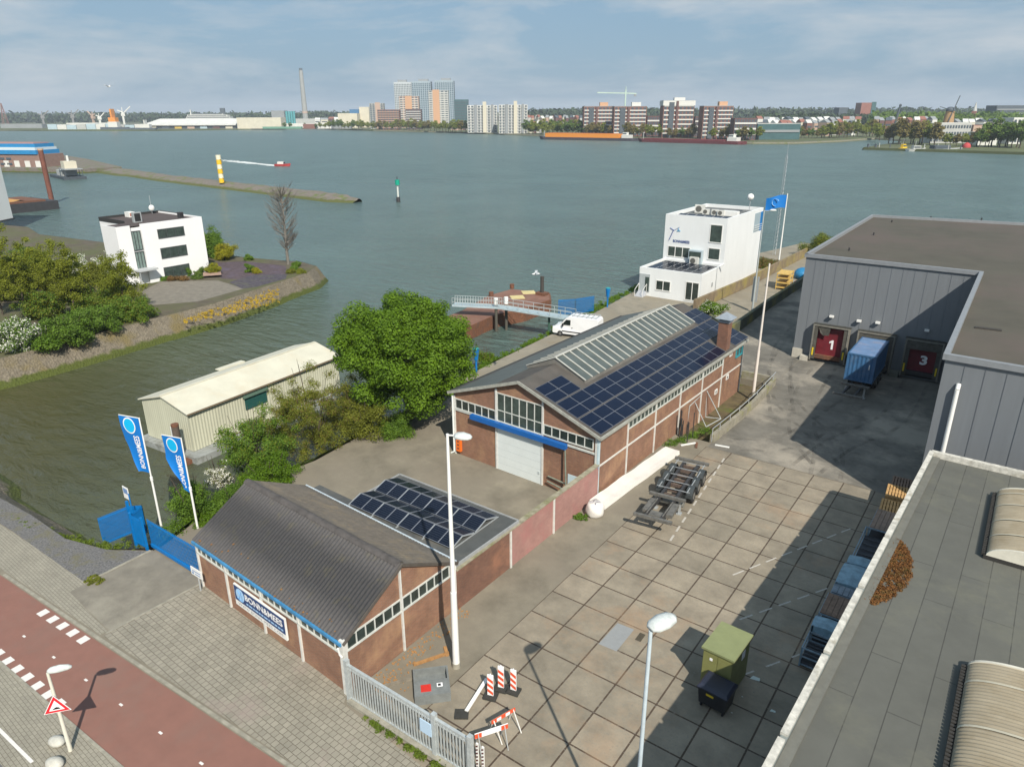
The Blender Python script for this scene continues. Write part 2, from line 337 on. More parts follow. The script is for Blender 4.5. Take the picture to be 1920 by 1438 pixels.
def bankmat(name, top, low, zsplit, grass=None, pebble=True):
    m = bpy.data.materials.new(name); m.use_nodes = True; t = m.node_tree; b = t.nodes['Principled BSDF']; b.inputs['Roughness'].default_value = 0.9
    g = N(t, 'ShaderNodeTexCoord'); sp = N(t, 'ShaderNodeSeparateXYZ'); t.links.new(g.outputs['Object'], sp.inputs[0])
    n = N(t, 'ShaderNodeTexNoise'); n.inputs['Scale'].default_value = 1.1; n.inputs['Detail'].default_value = 6; t.links.new(g.outputs['Object'], n.inputs['Vector'])
    ma = N(t, 'ShaderNodeMath', operation='MULTIPLY_ADD'); ma.inputs[1].default_value = 0.9; t.links.new(n.outputs['Fac'], ma.inputs[0]); t.links.new(sp.outputs[2], ma.inputs[2])
    r = N(t, 'ShaderNodeMapRange'); r.inputs['From Min'].default_value = zsplit+0.3; r.inputs['From Max'].default_value = zsplit+0.6; t.links.new(ma.outputs[0], r.inputs[0])
    v = N(t, 'ShaderNodeTexVoronoi'); v.inputs['Scale'].default_value = 4.2; t.links.new(g.outputs['Object'], v.inputs['Vector'])
    n3 = N(t, 'ShaderNodeTexNoise'); n3.inputs['Scale'].default_value = 0.35; n3.inputs['Detail'].default_value = 6; t.links.new(g.outputs['Object'], n3.inputs['Vector'])
    m1 = N(t, 'ShaderNodeMixRGB'); m1.inputs[1].default_value = tuple(c*0.62 for c in top[:3])+(1,); m1.inputs[2].default_value = tuple(c*1.15 for c in top[:3])+(1,)
    t.links.new(v.outputs['Color'], m1.inputs[0])
    m0 = N(t, 'ShaderNodeMixRGB'); rr = N(t, 'ShaderNodeMapRange'); rr.inputs['From Min'].default_value = 0.52; rr.inputs['From Max'].default_value = 0.66; t.links.new(n3.outputs['Fac'], rr.inputs[0])
    t.links.new(rr.outputs[0], m0.inputs[0]); t.links.new(m1.outputs[0], m0.inputs[1]); m0.inputs[2].default_value = tuple((grass or (0.10, 0.12, 0.03))[:3])+(1,)
    m2 = N(t, 'ShaderNodeMixRGB'); t.links.new(r.outputs[0], m2.inputs[0]); m2.inputs[1].default_value = tuple(low[:3])+(1,); t.links.new(m0.outputs[0], m2.inputs[2])
    t.links.new(m2.outputs[0], b.inputs['Base Color'])
    bp = N(t, 'ShaderNodeBump'); bp.inputs['Strength'].default_value = 0.7; bp.inputs['Distance'].default_value = 0.15; t.links.new(v.outputs['Distance'], bp.inputs['Height']); t.links.new(bp.outputs[0], b.inputs['Normal'])
    MATS[name] = m; return m
bank_m = bankmat('stone revetment', (0.175, 0.15, 0.11), (0.062, 0.078, 0.010), -1.98, grass=(0.15, 0.12, 0.055))
bank_g = bankmat('grassy bank', (0.12, 0.16, 0.03), (0.05, 0.06, 0.015), -2.1, grass=(0.09, 0.15, 0.02))
bank_b = bankmat('breakwater stone', (0.19, 0.165, 0.14), (0.085, 0.095, 0.02), -2.1, grass=(0.11, 0.14, 0.04))
# --- water
wm = bpy.data.materials.new('river water'); wm.use_nodes = True; t = wm.node_tree; b = t.nodes['Principled BSDF']
b.inputs['IOR'].default_value = 1.33
g = N(t, 'ShaderNodeTexCoord')
vr = N(t, 'ShaderNodeVectorMath', operation='DISTANCE'); vr.inputs[1].default_value = (-60, 10, WZ); t.links.new(g.outputs['Object'], vr.inputs[0]); rr_ = N(t, 'ShaderNodeMapRange'); rr_.inputs['From Min'].default_value = 30; rr_.inputs['From Max'].default_value = 300; rr_.inputs['To Min'].default_value = 0.10; rr_.inputs['To Max'].default_value = 0.30; t.links.new(vr.outputs['Value'], rr_.inputs[0]); t.links.new(rr_.outputs[0], b.inputs['Roughness'])
geo = N(t, 'ShaderNodeSeparateXYZ'); t.links.new(g.outputs['Object'], geo.inputs[0])
# the sheltered basin is browner and calmer than the open river: blend along the distance from the basin
vd = N(t, 'ShaderNodeVectorMath', operation='DISTANCE'); vd.inputs[1].default_value = (-75, 10, WZ); t.links.new(g.outputs['Object'], vd.inputs[0])
rf = N(t, 'ShaderNodeMapRange'); rf.inputs['From Min'].default_value = 15; rf.inputs['From Max'].default_value = 75; t.links.new(vd.outputs['Value'], rf.inputs[0])
n1 = N(t, 'ShaderNodeTexNoise'); n1.inputs['Scale'].default_value = 0.035; n1.inputs['Detail'].default_value = 6; t.links.new(g.outputs['Object'], n1.inputs['Vector'])
cm = N(t, 'ShaderNodeMixRGB'); cm.inputs[1].default_value = (0.062, 0.060, 0.022, 1); cm.inputs[2].default_value = (0.092, 0.145, 0.135, 1); t.links.new(rf.outputs[0], cm.inputs[0])
cm2 = N(t, 'ShaderNodeMixRGB', blend_type='MULTIPLY'); r0 = N(t, 'ShaderNodeMapRange'); r0.inputs['To Min'].default_value = 0.7; r0.inputs['To Max'].default_value = 1.3; t.links.new(n1.outputs['Fac'], r0.inputs[0])
cm2.inputs[0].default_value = 1; t.links.new(cm.outputs[0], cm2.inputs[1]); t.links.new(r0.outputs[0], cm2.inputs[2]); t.links.new(cm2.outputs[0], b.inputs['Base Color'])
mpw = N(t, 'ShaderNodeMapping'); mpw.inputs['Rotation'].default_value = (0, 0, R_(-30)); mpw.inputs['Scale'].default_value = (1.0, 2.6, 1); t.links.new(g.outputs['Object'], mpw.inputs[0])
na = N(t, 'ShaderNodeTexNoise'); na.inputs['Scale'].default_value = 0.33; na.inputs['Detail'].default_value = 5; na.inputs['Roughness'].default_value = 0.6; na.inputs['Distortion'].default_value = 0.4; t.links.new(mpw.outputs[0], na.inputs['Vector'])
nb = N(t, 'ShaderNodeTexNoise'); nb.inputs['Scale'].default_value = 0.07; nb.inputs['Detail'].default_value = 3; t.links.new(mpw.outputs[0], nb.inputs['Vector'])
mw = N(t, 'ShaderNodeMath', operation='ADD'); t.links.new(na.outputs['Fac'], mw.inputs[0]); t.links.new(nb.outputs['Fac'], mw.inputs[1])
ms = N(t, 'ShaderNodeMath', operation='MULTIPLY'); rs = N(t, 'ShaderNodeMapRange'); rs.inputs['From Min'].default_value = 15; rs.inputs['From Max'].default_value = 110; rs.inputs['To Min'].default_value = 0.30; rs.inputs['To Max'].default_value = 1.0
t.links.new(vd.outputs['Value'], rs.inputs[0]); t.links.new(mw.outputs[0], ms.inputs[0]); t.links.new(rs.outputs[0], ms.inputs[1])
bp = N(t, 'ShaderNodeBump'); bp.inputs['Strength'].default_value = 1.0; bp.inputs['Distance'].default_value = 1.5; t.links.new(ms.outputs[0], bp.inputs['Height']); t.links.new(bp.outputs[0], b.inputs['Normal'])
WM = wm
wmb = MB(); wmb.quad((-13000, -1500, WZ), (9000, -1500, WZ), (9000, 14000, WZ), (-13000, 14000, WZ)); struct('water', wmb, wm)
# --- land
def sheet(name, pts, z, m, skirt=4.0, kind='structure'):
    mb = MB(); n = len(pts); top = [(x, y, z) for x, y in pts]; lo = [(x, y, z-skirt) for x, y in pts]
    mb.add(top, [tuple(range(n))])
    if skirt: mb.add(top+lo, [(i, i+n, (i+1) % n+n, (i+1) % n) for i in range(n)])
    return struct(name, mb, m, kind)
def bank(name, pts, z, out, m, side=1, zb=-3.6, seg=8):
    """sloping bank below an edge path, outwards on the given side, slightly uneven"""
    rg = random.Random(len(pts)*7+int(abs(pts[0][0]))); P = []
    for i in range(len(pts)-1):
        a, b_ = Vector(pts[i]+(0,)), Vector(pts[i+1]+(0,)); k = max(1, int((b_-a).length/2.0))
        for j in range(k): P.append(a.lerp(b_, j/k))
    P.append(Vector(pts[-1]+(0,))); rings = []
    for i, p in enumerate(P):
        d = (P[min(i+2, len(P)-1)]-P[max(i-2, 0)]).normalized(); n = Vector((d.y, -d.x, 0))*side; o = out if not callable(out) else out(i/len(P))
        rings.append([(p.x+n.x*o*q*(1+rg.uniform(-.05, .05)*(k_ > 0))-n.x*0.02, p.y+n.y*o*q*(1+rg.uniform(-.05, .05)*(k_ > 0)), z+0.02*(k_ == 0)+(zb-z)*q+rg.uniform(-.07, .07)*(0 < k_ < seg)) for k_, q in enumerate([s/seg for s in range(seg+1)])])
    mb = MB(); mb.loft(rings, caps=False, closed=False, sm=False); return struct(name, mb, m)
A = [(-140, -40), (90, -40), (90, 170), (-20.6, 150), (-20.55, 66.5), (-17.3, 66.5), (-17.3, 50.6), (-20.55, 50.6), (-20.7, 16.5), (-38.9, 16.75), (-39.5, 16.4), (-41.3, 15.2), (-44.6, 14.3), (-49.3, 14.3), (-53.8, 14.0), (-140, 12.0)]
sheet('ground', A, 0.0, oldc)
quay_edge = [(-38.9, 16.6), (-39.7, 17.4), (-41.0, 21.1), (-42.1, 25.6), (-41.4, 31), (-42.0, 37), (-42.3, 44), (-42.4, 50), (-42.7, 57), (-43.0, 66), (-43.9, 79)]
Bq = [(-20.5, 16.6), (-20.5, 50)]+[(-43.0, 50)]+[p for p in quay_edge[::-1] if p[1] < 50]
mb = MB(); n0 = [(-38.9, 16.75, 0.0), (-32.9, 16.75, 0.0), (-32.9, 20.5, -0.58), (-39.9, 20.5, -0.58)]
mb.add([(x, y, -0.6) for x, y in Bq], [tuple(range(len(Bq)))]); mb.add(n0, [(0, 1, 2, 3)]); struct('quay', mb, oldc)
mb = MB(); far_edge = [(-43.0, 50), (-43.2, 57), (-43.6, 66), (-44.3, 79), (-45.5, 92), (-46.5, 104), (-46.5, 119), (-42, 128), (-39, 140), (-37, 150)]
pp = [(-20.5, 150), (-37, 150)]+far_edge[::-1][1:]+[(-20.5, 50)]
mb.add([(x, y, -0.15 if y < 56 else 0.004) for x, y in pp], [tuple(range(len(pp)))]); struct('river_quay', mb, mat('quay concrete', (0.29, 0.26, 0.20), 0.9, 0.35, 0.6, stain=(0.20, 0.17, 0.12), stscale=0.3, detail=9))
mb = MB(); mb.quad((-20.5, 50.5, -0.62), (-17.2, 50.5, -0.62), (-17.2, 66.6, -0.62), (-20.5, 66.6, -0.62)); struct('sunken_strip', mb, mat('mossy earth', (0.13, 0.10, 0.05), 0.95, 0.5, 1.2, stain=(0.09, 0.11, 0.02), stscale=0.5))
bank('basin_bank', [(-140, 12.0), (-53.8, 14.0), (-49.3, 14.3), (-44.6, 14.3), (-41.3, 15.2), (-39.6, 16.6), (-39.8, 17.4)], 0.0, lambda f: 4.6 if f < 0.8 else 3.2, bank_m, side=-1)
bank('quay_bank', quay_edge[1:]+[(-44.3, 79), (-45.5, 92), (-46.5, 104), (-46.5, 119), (-42, 128), (-39, 140), (-37, 150)], -0.35, 3.0, bank_g, side=-1)
bank('quay_foot', [(-43.2, 50), (-43.6, 66), (-44.3, 79), (-45.5, 92), (-46.5, 104)], 0.0, 1.2, bank_g, side=-1, zb=-0.9, seg=3)
# yard sheets
sheet('yard_paving', [(-17.33, 13.4), (-2.2, 13.4), (-2.2, 49.75), (-17.33, 49.75)], 0.006, concrete, 0)
sheet('loading_apron', [(-17.25, 49.8), (-2.0, 49.8), (-2.0, 76.2), (-17.25, 76.2)], 0.006, asph, 0)
sheet('alley_road', [(-20.5, 66.6), (-17.3, 66.6), (-17.3, 76.2), (-18.1, 76.3), (-18.6, 145), (-26.4, 145), (-26.4, 78), (-23, 70)], 0.010, asph, 0)
# street
sheet('red_cycle_path', [(-100, 6.95), (-43.5, 10.42-0.0), (-35.0, 10.9), (-20.0, 11.82), (10, 13.6), (10, 9.3), (-20, 8.25), (-35.5, 7.62), (-43.5, 7.3), (-100, 3.5)][0:10], 0.006, redas, 0)
sheet('pavement', [(-33.7, 11.35), (-20.0, 12.1), (-6, 12.9), (-6, 14.4), (-20.5, 15.4), (-20.9, 16.0), (-33.6, 16.75)], 0.010, paver, 0)
sheet('paved_strip', [(-70, 9.3), (-43.5, 10.72), (-33.9, 11.3), (-33.9, 11.65), (-38.7, 12.0), (-38.7, 13.1), (-48, 12.7), (-70, 11.6)], 0.010, paver2, 0)
sheet('driveway', [(-38.8, 12.0), (-33.8, 11.7), (-33.6, 16.8), (-39.0, 16.8)], 0.014, oldd, 0)
sheet('gravel_verge', [(-38.95, 12.9), (-39.0, 16.6), (-41.3, 15.2), (-44.6, 14.3), (-49.3, 14.3), (-53.8, 14.0), (-75, 13.4), (-75, 11.6), (-48, 12.75)], 0.014, gravel, 0)
sheet('kerb_pavement', [(-43, 6.2), (-43.5, 7.2), (-35.5, 7.52), (-20, 8.15), (0, 8.9), (0, 6), (-20, 6), (-28.4, 5.2), (-43, 4.9)], 0.010, paver2, 0)
sheet('asphalt_road', [(-60, -6), (0, -6), (0, 3.5), (-24, 4.2), (-27.5, 5.45), (-33, 5.6), (-60, 5.0)], 0.006, mat('grey asphalt', (0.14, 0.14, 0.14), 0.9, 0.2, 2), 0)
mb = MB()
def strip(mb, pts, w_, z0=0.0, z1=0.09, mi=0):
    for a, b_ in zip(pts[:-1], pts[1:]): mb.bar((a[0], a[1], (z0+z1)/2), (b_[0], b_[1], (z0+z1)/2), w_, z1-z0, mi)
strip(mb, [(-43.5, 10.56), (-35, 11.04), (-20, 11.95), (0, 13.1)], 0.16, -0.05, 0.035); strip(mb, [(-43.5, 7.22), (-35.5, 7.54), (-20, 8.17), (0, 9)], 0.14, -0.05, 0.035)
strip(mb, [(-33.75, 11.5), (-33.6, 16.7)], 0.14, -0.05, 0.03); strip(mb, [(-38.9, 12.9), (-39.0, 16.7)], 0.16, -0.05, 0.05)
struct('kerb', mb, kerbm)
mb = MB()
def mark(mb, cx, cy, l, w_, a, z=0.012, rnd=None):
    ca, sa = math.cos(a), math.sin(a); P = lambda u, v: (cx+u*ca-v*sa, cy+u*sa+v*ca, z); mb.quad(P(-l/2, -w_/2), P(l/2, -w_/2), P(l/2, w_/2), P(-l/2, w_/2))
for i in range(5): mark(mb, -38.08+i*0.965, 10.37+i*0.062, 0.47, 0.48, R_(3.6))
for i in range(7): mark(mb, -36.6+i*0.965, 7.52+i*0.045+0.22, 0.47, 0.46, R_(2.5))
for x, y in [(-39.9, 8.75), (-36.9, 9.0), (-34.1, 9.2), (-31.3, 9.4), (-28.5, 9.6), (-25.6, 9.8), (-22.8, 9.95), (-20, 10.15)]: mark(mb, x, y, 0.22, 0.1, R_(4))
mark(mb, -31.8, 5.85, 6.8, 0.13, R_(2), z=0.02); struct('road_marking', mb, whitep)
mb = MB()
D0, D1 = Vector((-15.4, 48.2)), Vector((-14.1, 35.6))
for i in range(11):
    p = D0.lerp(D1, i/10.5); mark(mb, p.x, p.y, 0.72, 0.13, math.atan2(D1.y-D0.y, D1.x-D0.x))
for a, b_ in (((-9.9, 34.5), (-5.4, 43.9)), ((-8.3, 31.0), (-4.4, 37.9)), ((-7.0, 27), (-4.6, 31.0))):
    a, b_ = Vector(a), Vector(b_); k = int((b_-a).length/1.25)
    for i in range(k):
        p = a.lerp(b_, (i+.5)/k); mark(mb, p.x, p.y, 0.85, 0.09, math.atan2(b_.y-a.y, b_.x-a.x))
struct('yard_marking', mb, wornp)
mb = MB(); mb.quad(G(1158, 1168)[:2]+(.012,), G(1189, 1180)[:2]+(.012,), G(1156, 1221)[:2]+(.012,), G(1122, 1207)[:2]+(.012,)); struct('steel_plate_paving', mb, mat('grey patch', (0.27, 0.28, 0.28), 0.6, 0.1, 3))
mb = MB(); mark(mb, -11.75, 27.0, 0.62, 0.3, R_(92), z=0.016); struct('drain_cover', mb, mat('drain iron', (0.09, 0.075, 0.05), 0.8, 0.5, 20))
def tyre(pts, w_, lab=None):
    P = [Vector(p) for p in pts]; Q = []
    for i in range(len(P)-1):
        a, b_, c_, d_ = P[max(i-1, 0)], P[i], P[i+1], P[min(i+2, len(P)-1)]
        for k in range(8):
            t_ = k/8; Q.append(.5*((2*b_)+(c_-a)*t_+(2*a-5*b_+4*c_-d_)*t_*t_+(3*b_-a-3*c_+d_)*t_**3))
    Q.append(P[-1]); mb = MB()
    for s_ in (-1.0, 1.0):
        L = []; 
        for i, q in enumerate(Q):
            d = (Q[min(i+1, len(Q)-1)]-Q[max(i-1, 0)]).normalized(); n = Vector((-d.y, d.x)); c = q+n*s_; L.append((c-n*w_/2, c+n*w_/2))
        for (a, b_), (c_, d_) in zip(L[:-1], L[1:]): mb.quad((a.x, a.y, .013), (b_.x, b_.y, .013), (d_.x, d_.y, .013), (c_.x, c_.y, .013))
    return mb
tym = bpy.data.materials.new('tyre mark'); tym.use_nodes = True; t = tym.node_tree; b = t.nodes['Principled BSDF']; b.inputs['Base Color'].default_value = (0.05, 0.045, 0.04, 1); b.inputs['Roughness'].default_value = .9
g = N(t, 'ShaderNodeTexCoord'); n_ = N(t, 'ShaderNodeTexNoise'); n_.inputs['Scale'].default_value = .8; n_.inputs['Detail'].default_value = 8; t.links.new(g.outputs['Object'], n_.inputs['Vector']); r_ = N(t, 'ShaderNodeMapRange'); r_.inputs['From Min'].default_value = .42; r_.inputs['From Max'].default_value = .7; r_.inputs['To Max'].default_value = .30; t.links.new(n_.outputs['Fac'], r_.inputs[0])
tr_ = N(t, 'ShaderNodeBsdfTransparent'); ms_ = N(t, 'ShaderNodeMixShader'); t.links.new(r_.outputs[0], ms_.inputs[0]); t.links.new(tr_.outputs[0], ms_.inputs[1]); t.links.new(b.outputs[0], ms_.inputs[2]); t.links.new(ms_.outputs[0], t.nodes['Material Output'].inputs[0])
for pts in ([(-10, 66), (-11, 60), (-12.5, 54), (-15.5, 51.5)], [(-14.5, 75), (-14, 66), (-12, 57), (-9, 52)], [(-19.5, 82), (-18.2, 72), (-15, 63), (-10, 56), (-8.5, 50)], [(-6.2, 75), (-6.5, 64), (-9, 56), (-10, 50)], [(-20.5, 90), (-20, 80), (-17.2, 68), (-14.5, 60)]): struct('tyre_mark', tyre(pts, .32), tym)
# peninsula and the other shores
pen = [(-87.2, 26.4), (-87.7, 34.8), (-88.9, 43.8), (-89.6, 53.3), (-93.4, 66.7), (-95.6, 74.5), (-98.5, 78.6), (-103.5, 79.5), (-114.6, 76.5), (-123, 75.5), (-138, 73), (-150, 70), (-176, 66.5), (-190, 69.8), (-198, 68), (-260, 60), (-260, -40), (-110, -40), (-89, -2)]
penm = mat('garden earth', (0.12, 0.10, 0.07), 0.95, 0.45, 0.5, stain=(0.085, 0.09, 0.035), stscale=0.12, stpos=(0.42, 0.6), detail=9)
sheet('peninsula_ground', pen, 0.0, penm)
bank('peninsula_bank', [(-110, -40), (-89, -2)]+pen[:8], 0.0, lambda f: 3.0 if f < 0.85 else 2.4, bank_m, side=1)
bank('peninsula_far_bank', pen[7:16], 0.0, 1.6, bank_m, side=1, seg=4)
BW = [(-470, 211), (-452, 200), (-384, 186), (-317.5, 176), (-254.1, 170.5), (-201.3, 166.0), (-181, 164)]
mb = MB(); rg = random.Random(4); rings = []
BWp = []
for a, b_ in zip(BW[:-1], BW[1:]):
    for j in range(12): BWp.append((a[0]+(b_[0]-a[0])*j/12, a[1]+(b_[1]-a[1])*j/12))
BWp.append(BW[-1])
for i, (x, y) in enumerate(BWp):
    k = 1.0 if i < len(BWp)-5 else 0.35+0.13*(len(BWp)-1-i); h = (-0.9 if i < len(BWp)-5 else -1.6)+rg.uniform(-.15, .15)
    wd = (7.5 if i < 30 else 5.5)
    rings.append([(x, y-wd*k*1.6, -3.4), (x, y-wd*k*1.1, -2.4+rg.uniform(-.1, .1)), (x, y-wd*0.45*k, h-0.5), (x, y, h), (x, y+2.2*k, h-0.1), (x, y+4*k, -2.3), (x, y+6*k, -3.4)])
mb.loft(rings, closed=False, caps=False); mb.add(rings[-1], [tuple(range(7)), tuple(range(6, -1, -1))]); struct('breakwater', mb, bank_b)
sheet('left_harbour_land', [(-384, 171), (-400, 163), (-432, 150), (-470, 130), (-760, 120), (-900, 300), (-470, 213), (-384, 190)], -0.6, bank_b)
fs = [(-6000, -1000), (-1515.2, 549.4), (-1244.0, 691.7), (-1198.0, 805.4), (-1147.1, 930.9), (-909.0, 867.5), (-654.5, 826.8), (-516.0, 767.6), (-430, 710), (-220.7, 672.9), (-190, 690.1), (-166, 760), (-153.0, 850.9), (-110, 800), (-118, 618.0), (-15.8, 600), (200, 560), (8500, -1000), (8900, 13500), (-12800, 13500), (-12800, -1000)]
farl = mat('far land', (0.11, 0.13, 0.05), 0.95, 0.5, 0.01, stain=(0.16, 0.15, 0.12), stscale=0.004)
sheet("far_shore_land", fs, -1.0, farl)
bank('far_quay_wall', fs[5:15], -0.9, 1.5, bankmat('far quay stone', (0.20, 0.19, 0.14), (0.075, 0.085, 0.035), -2.2, grass=(0.14, 0.15, 0.07)), side=1, seg=3)
# ================================================================== NEAR BUILDINGS
brickA = brickmat('red brown brick', (0.33, 0.15, 0.085), (0.25, 0.11, 0.065), (0.26, 0.19, 0.14), 0.24, 0.075, 0.012, mode='wall', noise=0.35, nscale=0.8, stain=(0.38, 0.23, 0.13), stscale=0.45, stpos=(0.5, 0.75), bump=0.2)
brickB = brickmat('pink painted brick', (0.42, 0.23, 0.20), (0.36, 0.19, 0.165), (0.38, 0.22, 0.19), 0.24, 0.075, 0.012, mode='wall', noise=0.25, nscale=0.9, stain=(0.36, 0.15, 0.14), stscale=0.5, stpos=(0.5, 0.7), bump=0.2)
brickC = brickmat('dark brick', (0.24, 0.105, 0.065), (0.17, 0.075, 0.048), (0.19, 0.13, 0.10), 0.24, 0.075, 0.012, mode='wall', noise=0.35, nscale=0.7, stain=(0.27, 0.13, 0.08), stscale=0.4, bump=0.2)
corr = mat('corrugated roof sheets', (0.098, 0.092, 0.09), 0.9, 0.25, 6, stain=(0.12, 0.108, 0.075), stscale=1.3, stpos=(0.55, 0.75), detail=9)
lich = mat('orange lichen', (0.28, 0.13, 0.035), 0.95, 0.4, 8)
bitumen = mat('bitumen roofing', (0.085, 0.09, 0.088), 0.8, 0.3, 0.8, bump=0.1, bscale=20, stain=(0.12, 0.115, 0.10), stscale=0.6, detail=8)
trimg = mat('weathered trim', (0.40, 0.40, 0.35), 0.7, 0.35, 3)
colm = mat('white concrete column', (0.66, 0.66, 0.62), 0.7, 0.2, 3)
gutterb = mat('blue gutter', (0.06, 0.27, 0.52), 0.5, 0.35, 2)
cell = mat('solar cells', (0.006, 0.011, 0.030), 0.16, 0.3, 1.0, spec=0.25)
cellk = mat('black solar cells', (0.007, 0.011, 0.024), 0.18, 0.3, 1.0, spec=0.25)
alu = mat('aluminium frame', (0.28, 0.30, 0.34), 0.4, 0.1, 3, metal=0.4)
def grid_lines(w_, h_, n, m):        # thin busbar lines modelled as a fine material pattern
    pass
# ---- street workshop
fr = ((0.9985, -0.056), (0.022, 1.0))
T = thing('street_workshop', 'low brick workshop with dark corrugated gable roof beside the cycle path', 'workshop', (-20.8, 15.95, 0), frame=fr)
mb = MB(); W_, D_, E_, Rg = 12.6, 7.25, 2.95, 4.85
g0 = [(0, 0, -0.4), (0, D_, -0.7), (0, D_, E_), (0, D_/2, Rg), (0, 0, E_)]
mb.add([(0.0, y, z) for _, y, z in g0]+[(-W_, y, z) for _, y, z in g0], [(0, 1, 2, 3, 4), (9, 8, 7, 6, 5), (0, 4, 9, 5), (1, 6, 7, 2)])
part(T, 'wall', mb, brickA)
def corrugated(T, name, xa, xb, pa, pb, m, pitch=0.23, amp=0.020, thick=0.05, nseg=3, label=None):
    """roof slope running along x with waves down the slope from pa=(y,z) to pb=(y,z)"""
    n = int((xb-xa)/pitch*8); mb = MB(); top = []; rg = random.Random(3)
    for i in range(n+1):
        x = xa+(xb-xa)*i/n; h = amp*math.sin(2*PI*(x-xa)/pitch); top.append((x, h))
    vs = []; K = nseg*2
    for k in range(nseg):
        for e in (0, 1):
            f = (k+e)/nseg; y = pa[0]+(pb[0]-pa[0])*f; z = pa[1]+(pb[1]-pa[1])*f+(0.0 if e == 0 else 0.018)
            for x, h in top: vs.append((x, y, z+h))
    fs_ = []; W2 = n+1
    for r in range(K-1):
        for i in range(n): fs_.append((r*W2+i, r*W2+i+1, (r+1)*W2+i+1, (r+1)*W2+i))
    mb.add(vs, fs_, 0, True)
    mb.add([(xa, pa[0], pa[1]-thick), (xb, pa[0], pa[1]-thick), (xb, pb[0], pb[1]-thick), (xa, pb[0], pb[1]-thick)], [(3, 2, 1, 0)])
    return part(T, name, mb, m, label)
corrugated(T, 'roof_slope', -W_-0.18, 0.2, (-0.10, E_-0.03), (D_/2, Rg+0.10), corr, label='grey corrugated front slope of the roof')
corrugated(T, 'roof_slope', -W_-0.18, 0.2, (D_+0.2, E_-0.03), (D_/2, Rg+0.10), mat('mossy roof sheets', (0.108, 0.098, 0.085), 0.9, 0.3, 3, stain=(0.13, 0.11, 0.08), stscale=0.9, stpos=(0.5, 0.68), detail=9), label='brown weathered rear slope of the roof')
mb = MB()
for i in range(11):
    x0 = -W_-0.2+i*1.165; mb.loft([[(x0, D_/2+0.22*s, Rg+0.045+0.0*s), (x0, D_/2+0.1*s, Rg+0.145), (x0, D_/2, Rg+0.175)][::-1]+[(x0, D_/2-0.1, Rg+0.145), (x0, D_/2-0.22, Rg+0.045)] if False else [(x0+q, D_/2-0.24, Rg+0.03), (x0+q, D_/2-0.1, Rg+0.15), (x0+q, D_/2+0.1, Rg+0.15), (x0+q, D_/2+0.24, Rg+0.03)] for q, s in ((0.0, 1), (1.18, 1))], caps=False, closed=False, sm=True)
part(T, 'ridge_cap', mb, mat('dark ridge tiles', (0.10, 0.09, 0.085), 0.85, 0.4, 2.5))
mb = MB()
for (ya, za), (yb, zb) in (((-0.12, E_-0.09), (D_/2, Rg+0.05)), ((D_+0.22, E_-0.09), (D_/2, Rg+0.05))): mb.bar((0.16, ya, za), (0.16, yb, zb), 0.05, 0.16)
part(T, 'verge_board', mb, mat('dark verge', (0.10, 0.085, 0.07), 0.85, 0.3, 3))
mb = MB(); mb.box(-W_-0.1, 0.05, -0.19, -0.08, E_-0.20, E_-0.05); part(T, 'front_gutter', mb, gutterb)
mb = MB(); mb.box(-W_-0.15, 0.05, D_+0.16, D_+0.24, E_-0.10, E_+0.03); part(T, 'rear_gutter', mb, mat('pale gutter', (0.52, 0.60, 0.66), 0.6, 0.25, 3))
mb = MB(); rg = random.Random(5)
for i in range(26):
    x = rg.uniform(-W_+0.3, -0.5); y = rg.uniform(-0.08, 0.4) if rg.random() < .85 else rg.uniform(0, 1.1); z = E_-0.03+(y+0.10)*0.53+0.01
    r = rg.uniform(.025, .06); mb.sphere((x, y, z+0.01), r, 6, 4, sc=(1, 1.4, 0.45))
part(T, 'lichen', mb, lich)['kind'] = 'stuff'
# front windows strip and columns
for i in range(4):
    a = -W_+0.05+i*3.15
    window(T, 'window', (a, 0.0), (1, 0), (0, -1), 3.05, 2.22, 2.62, 6, 1, 0.07, offwhite, glassd, proud=0.06)
for a in (-12.5, -9.65, -6.42, -3.3):
    mb = MB(); mb.box(a-0.06, a+0.06, -0.09, 0.0, -0.35, 2.6); part(T, 'column', mb, colm)
# east side: columns, band windows
for i in range(2):
    window(T, 'window', (0.0, 0.18+i*3.42), (0, 1), (1, 0), 3.3, 2.32, 3.0, 6, 1, 0.07, offwhite, glassd, proud=0.06)
mb = MB(); mb.box(0.0, 0.12, -0.12, 0.12, -0.3, 3.0); mb.box(-0.15, 0.0, -0.12, -0.002, -0.3, 3.0); part(T, 'column', mb, colm)
mb = MB(); mb.box(0.0, 0.10, 3.47, 3.57, -0.2, 4.75); part(T, 'column', mb, colm)
mb = MB(); mb.box(0.0, 0.12, 7.02, 7.2, -0.2, 3.0); part(T, 'column', mb, colm)
mb = MB(); mb.box(0.0, 0.09, 7.26, 7.38, -0.1, 2.9); part(T, 'downpipe', mb, whitepaint); mb = MB(); mb.cyl((0.02, -0.3, 2.75), (0.0, -0.22, 2.35), 0.05); mb.cyl((0.0, -0.22, 2.35), (0.05, -0.16, 2.2), 0.05); part(T, 'gutter_outlet', mb, whitepaint)
mb = MB()
mb.box(-0.35, 0.02, 0.14, 0.2, 2.35, 3.0) if False else None
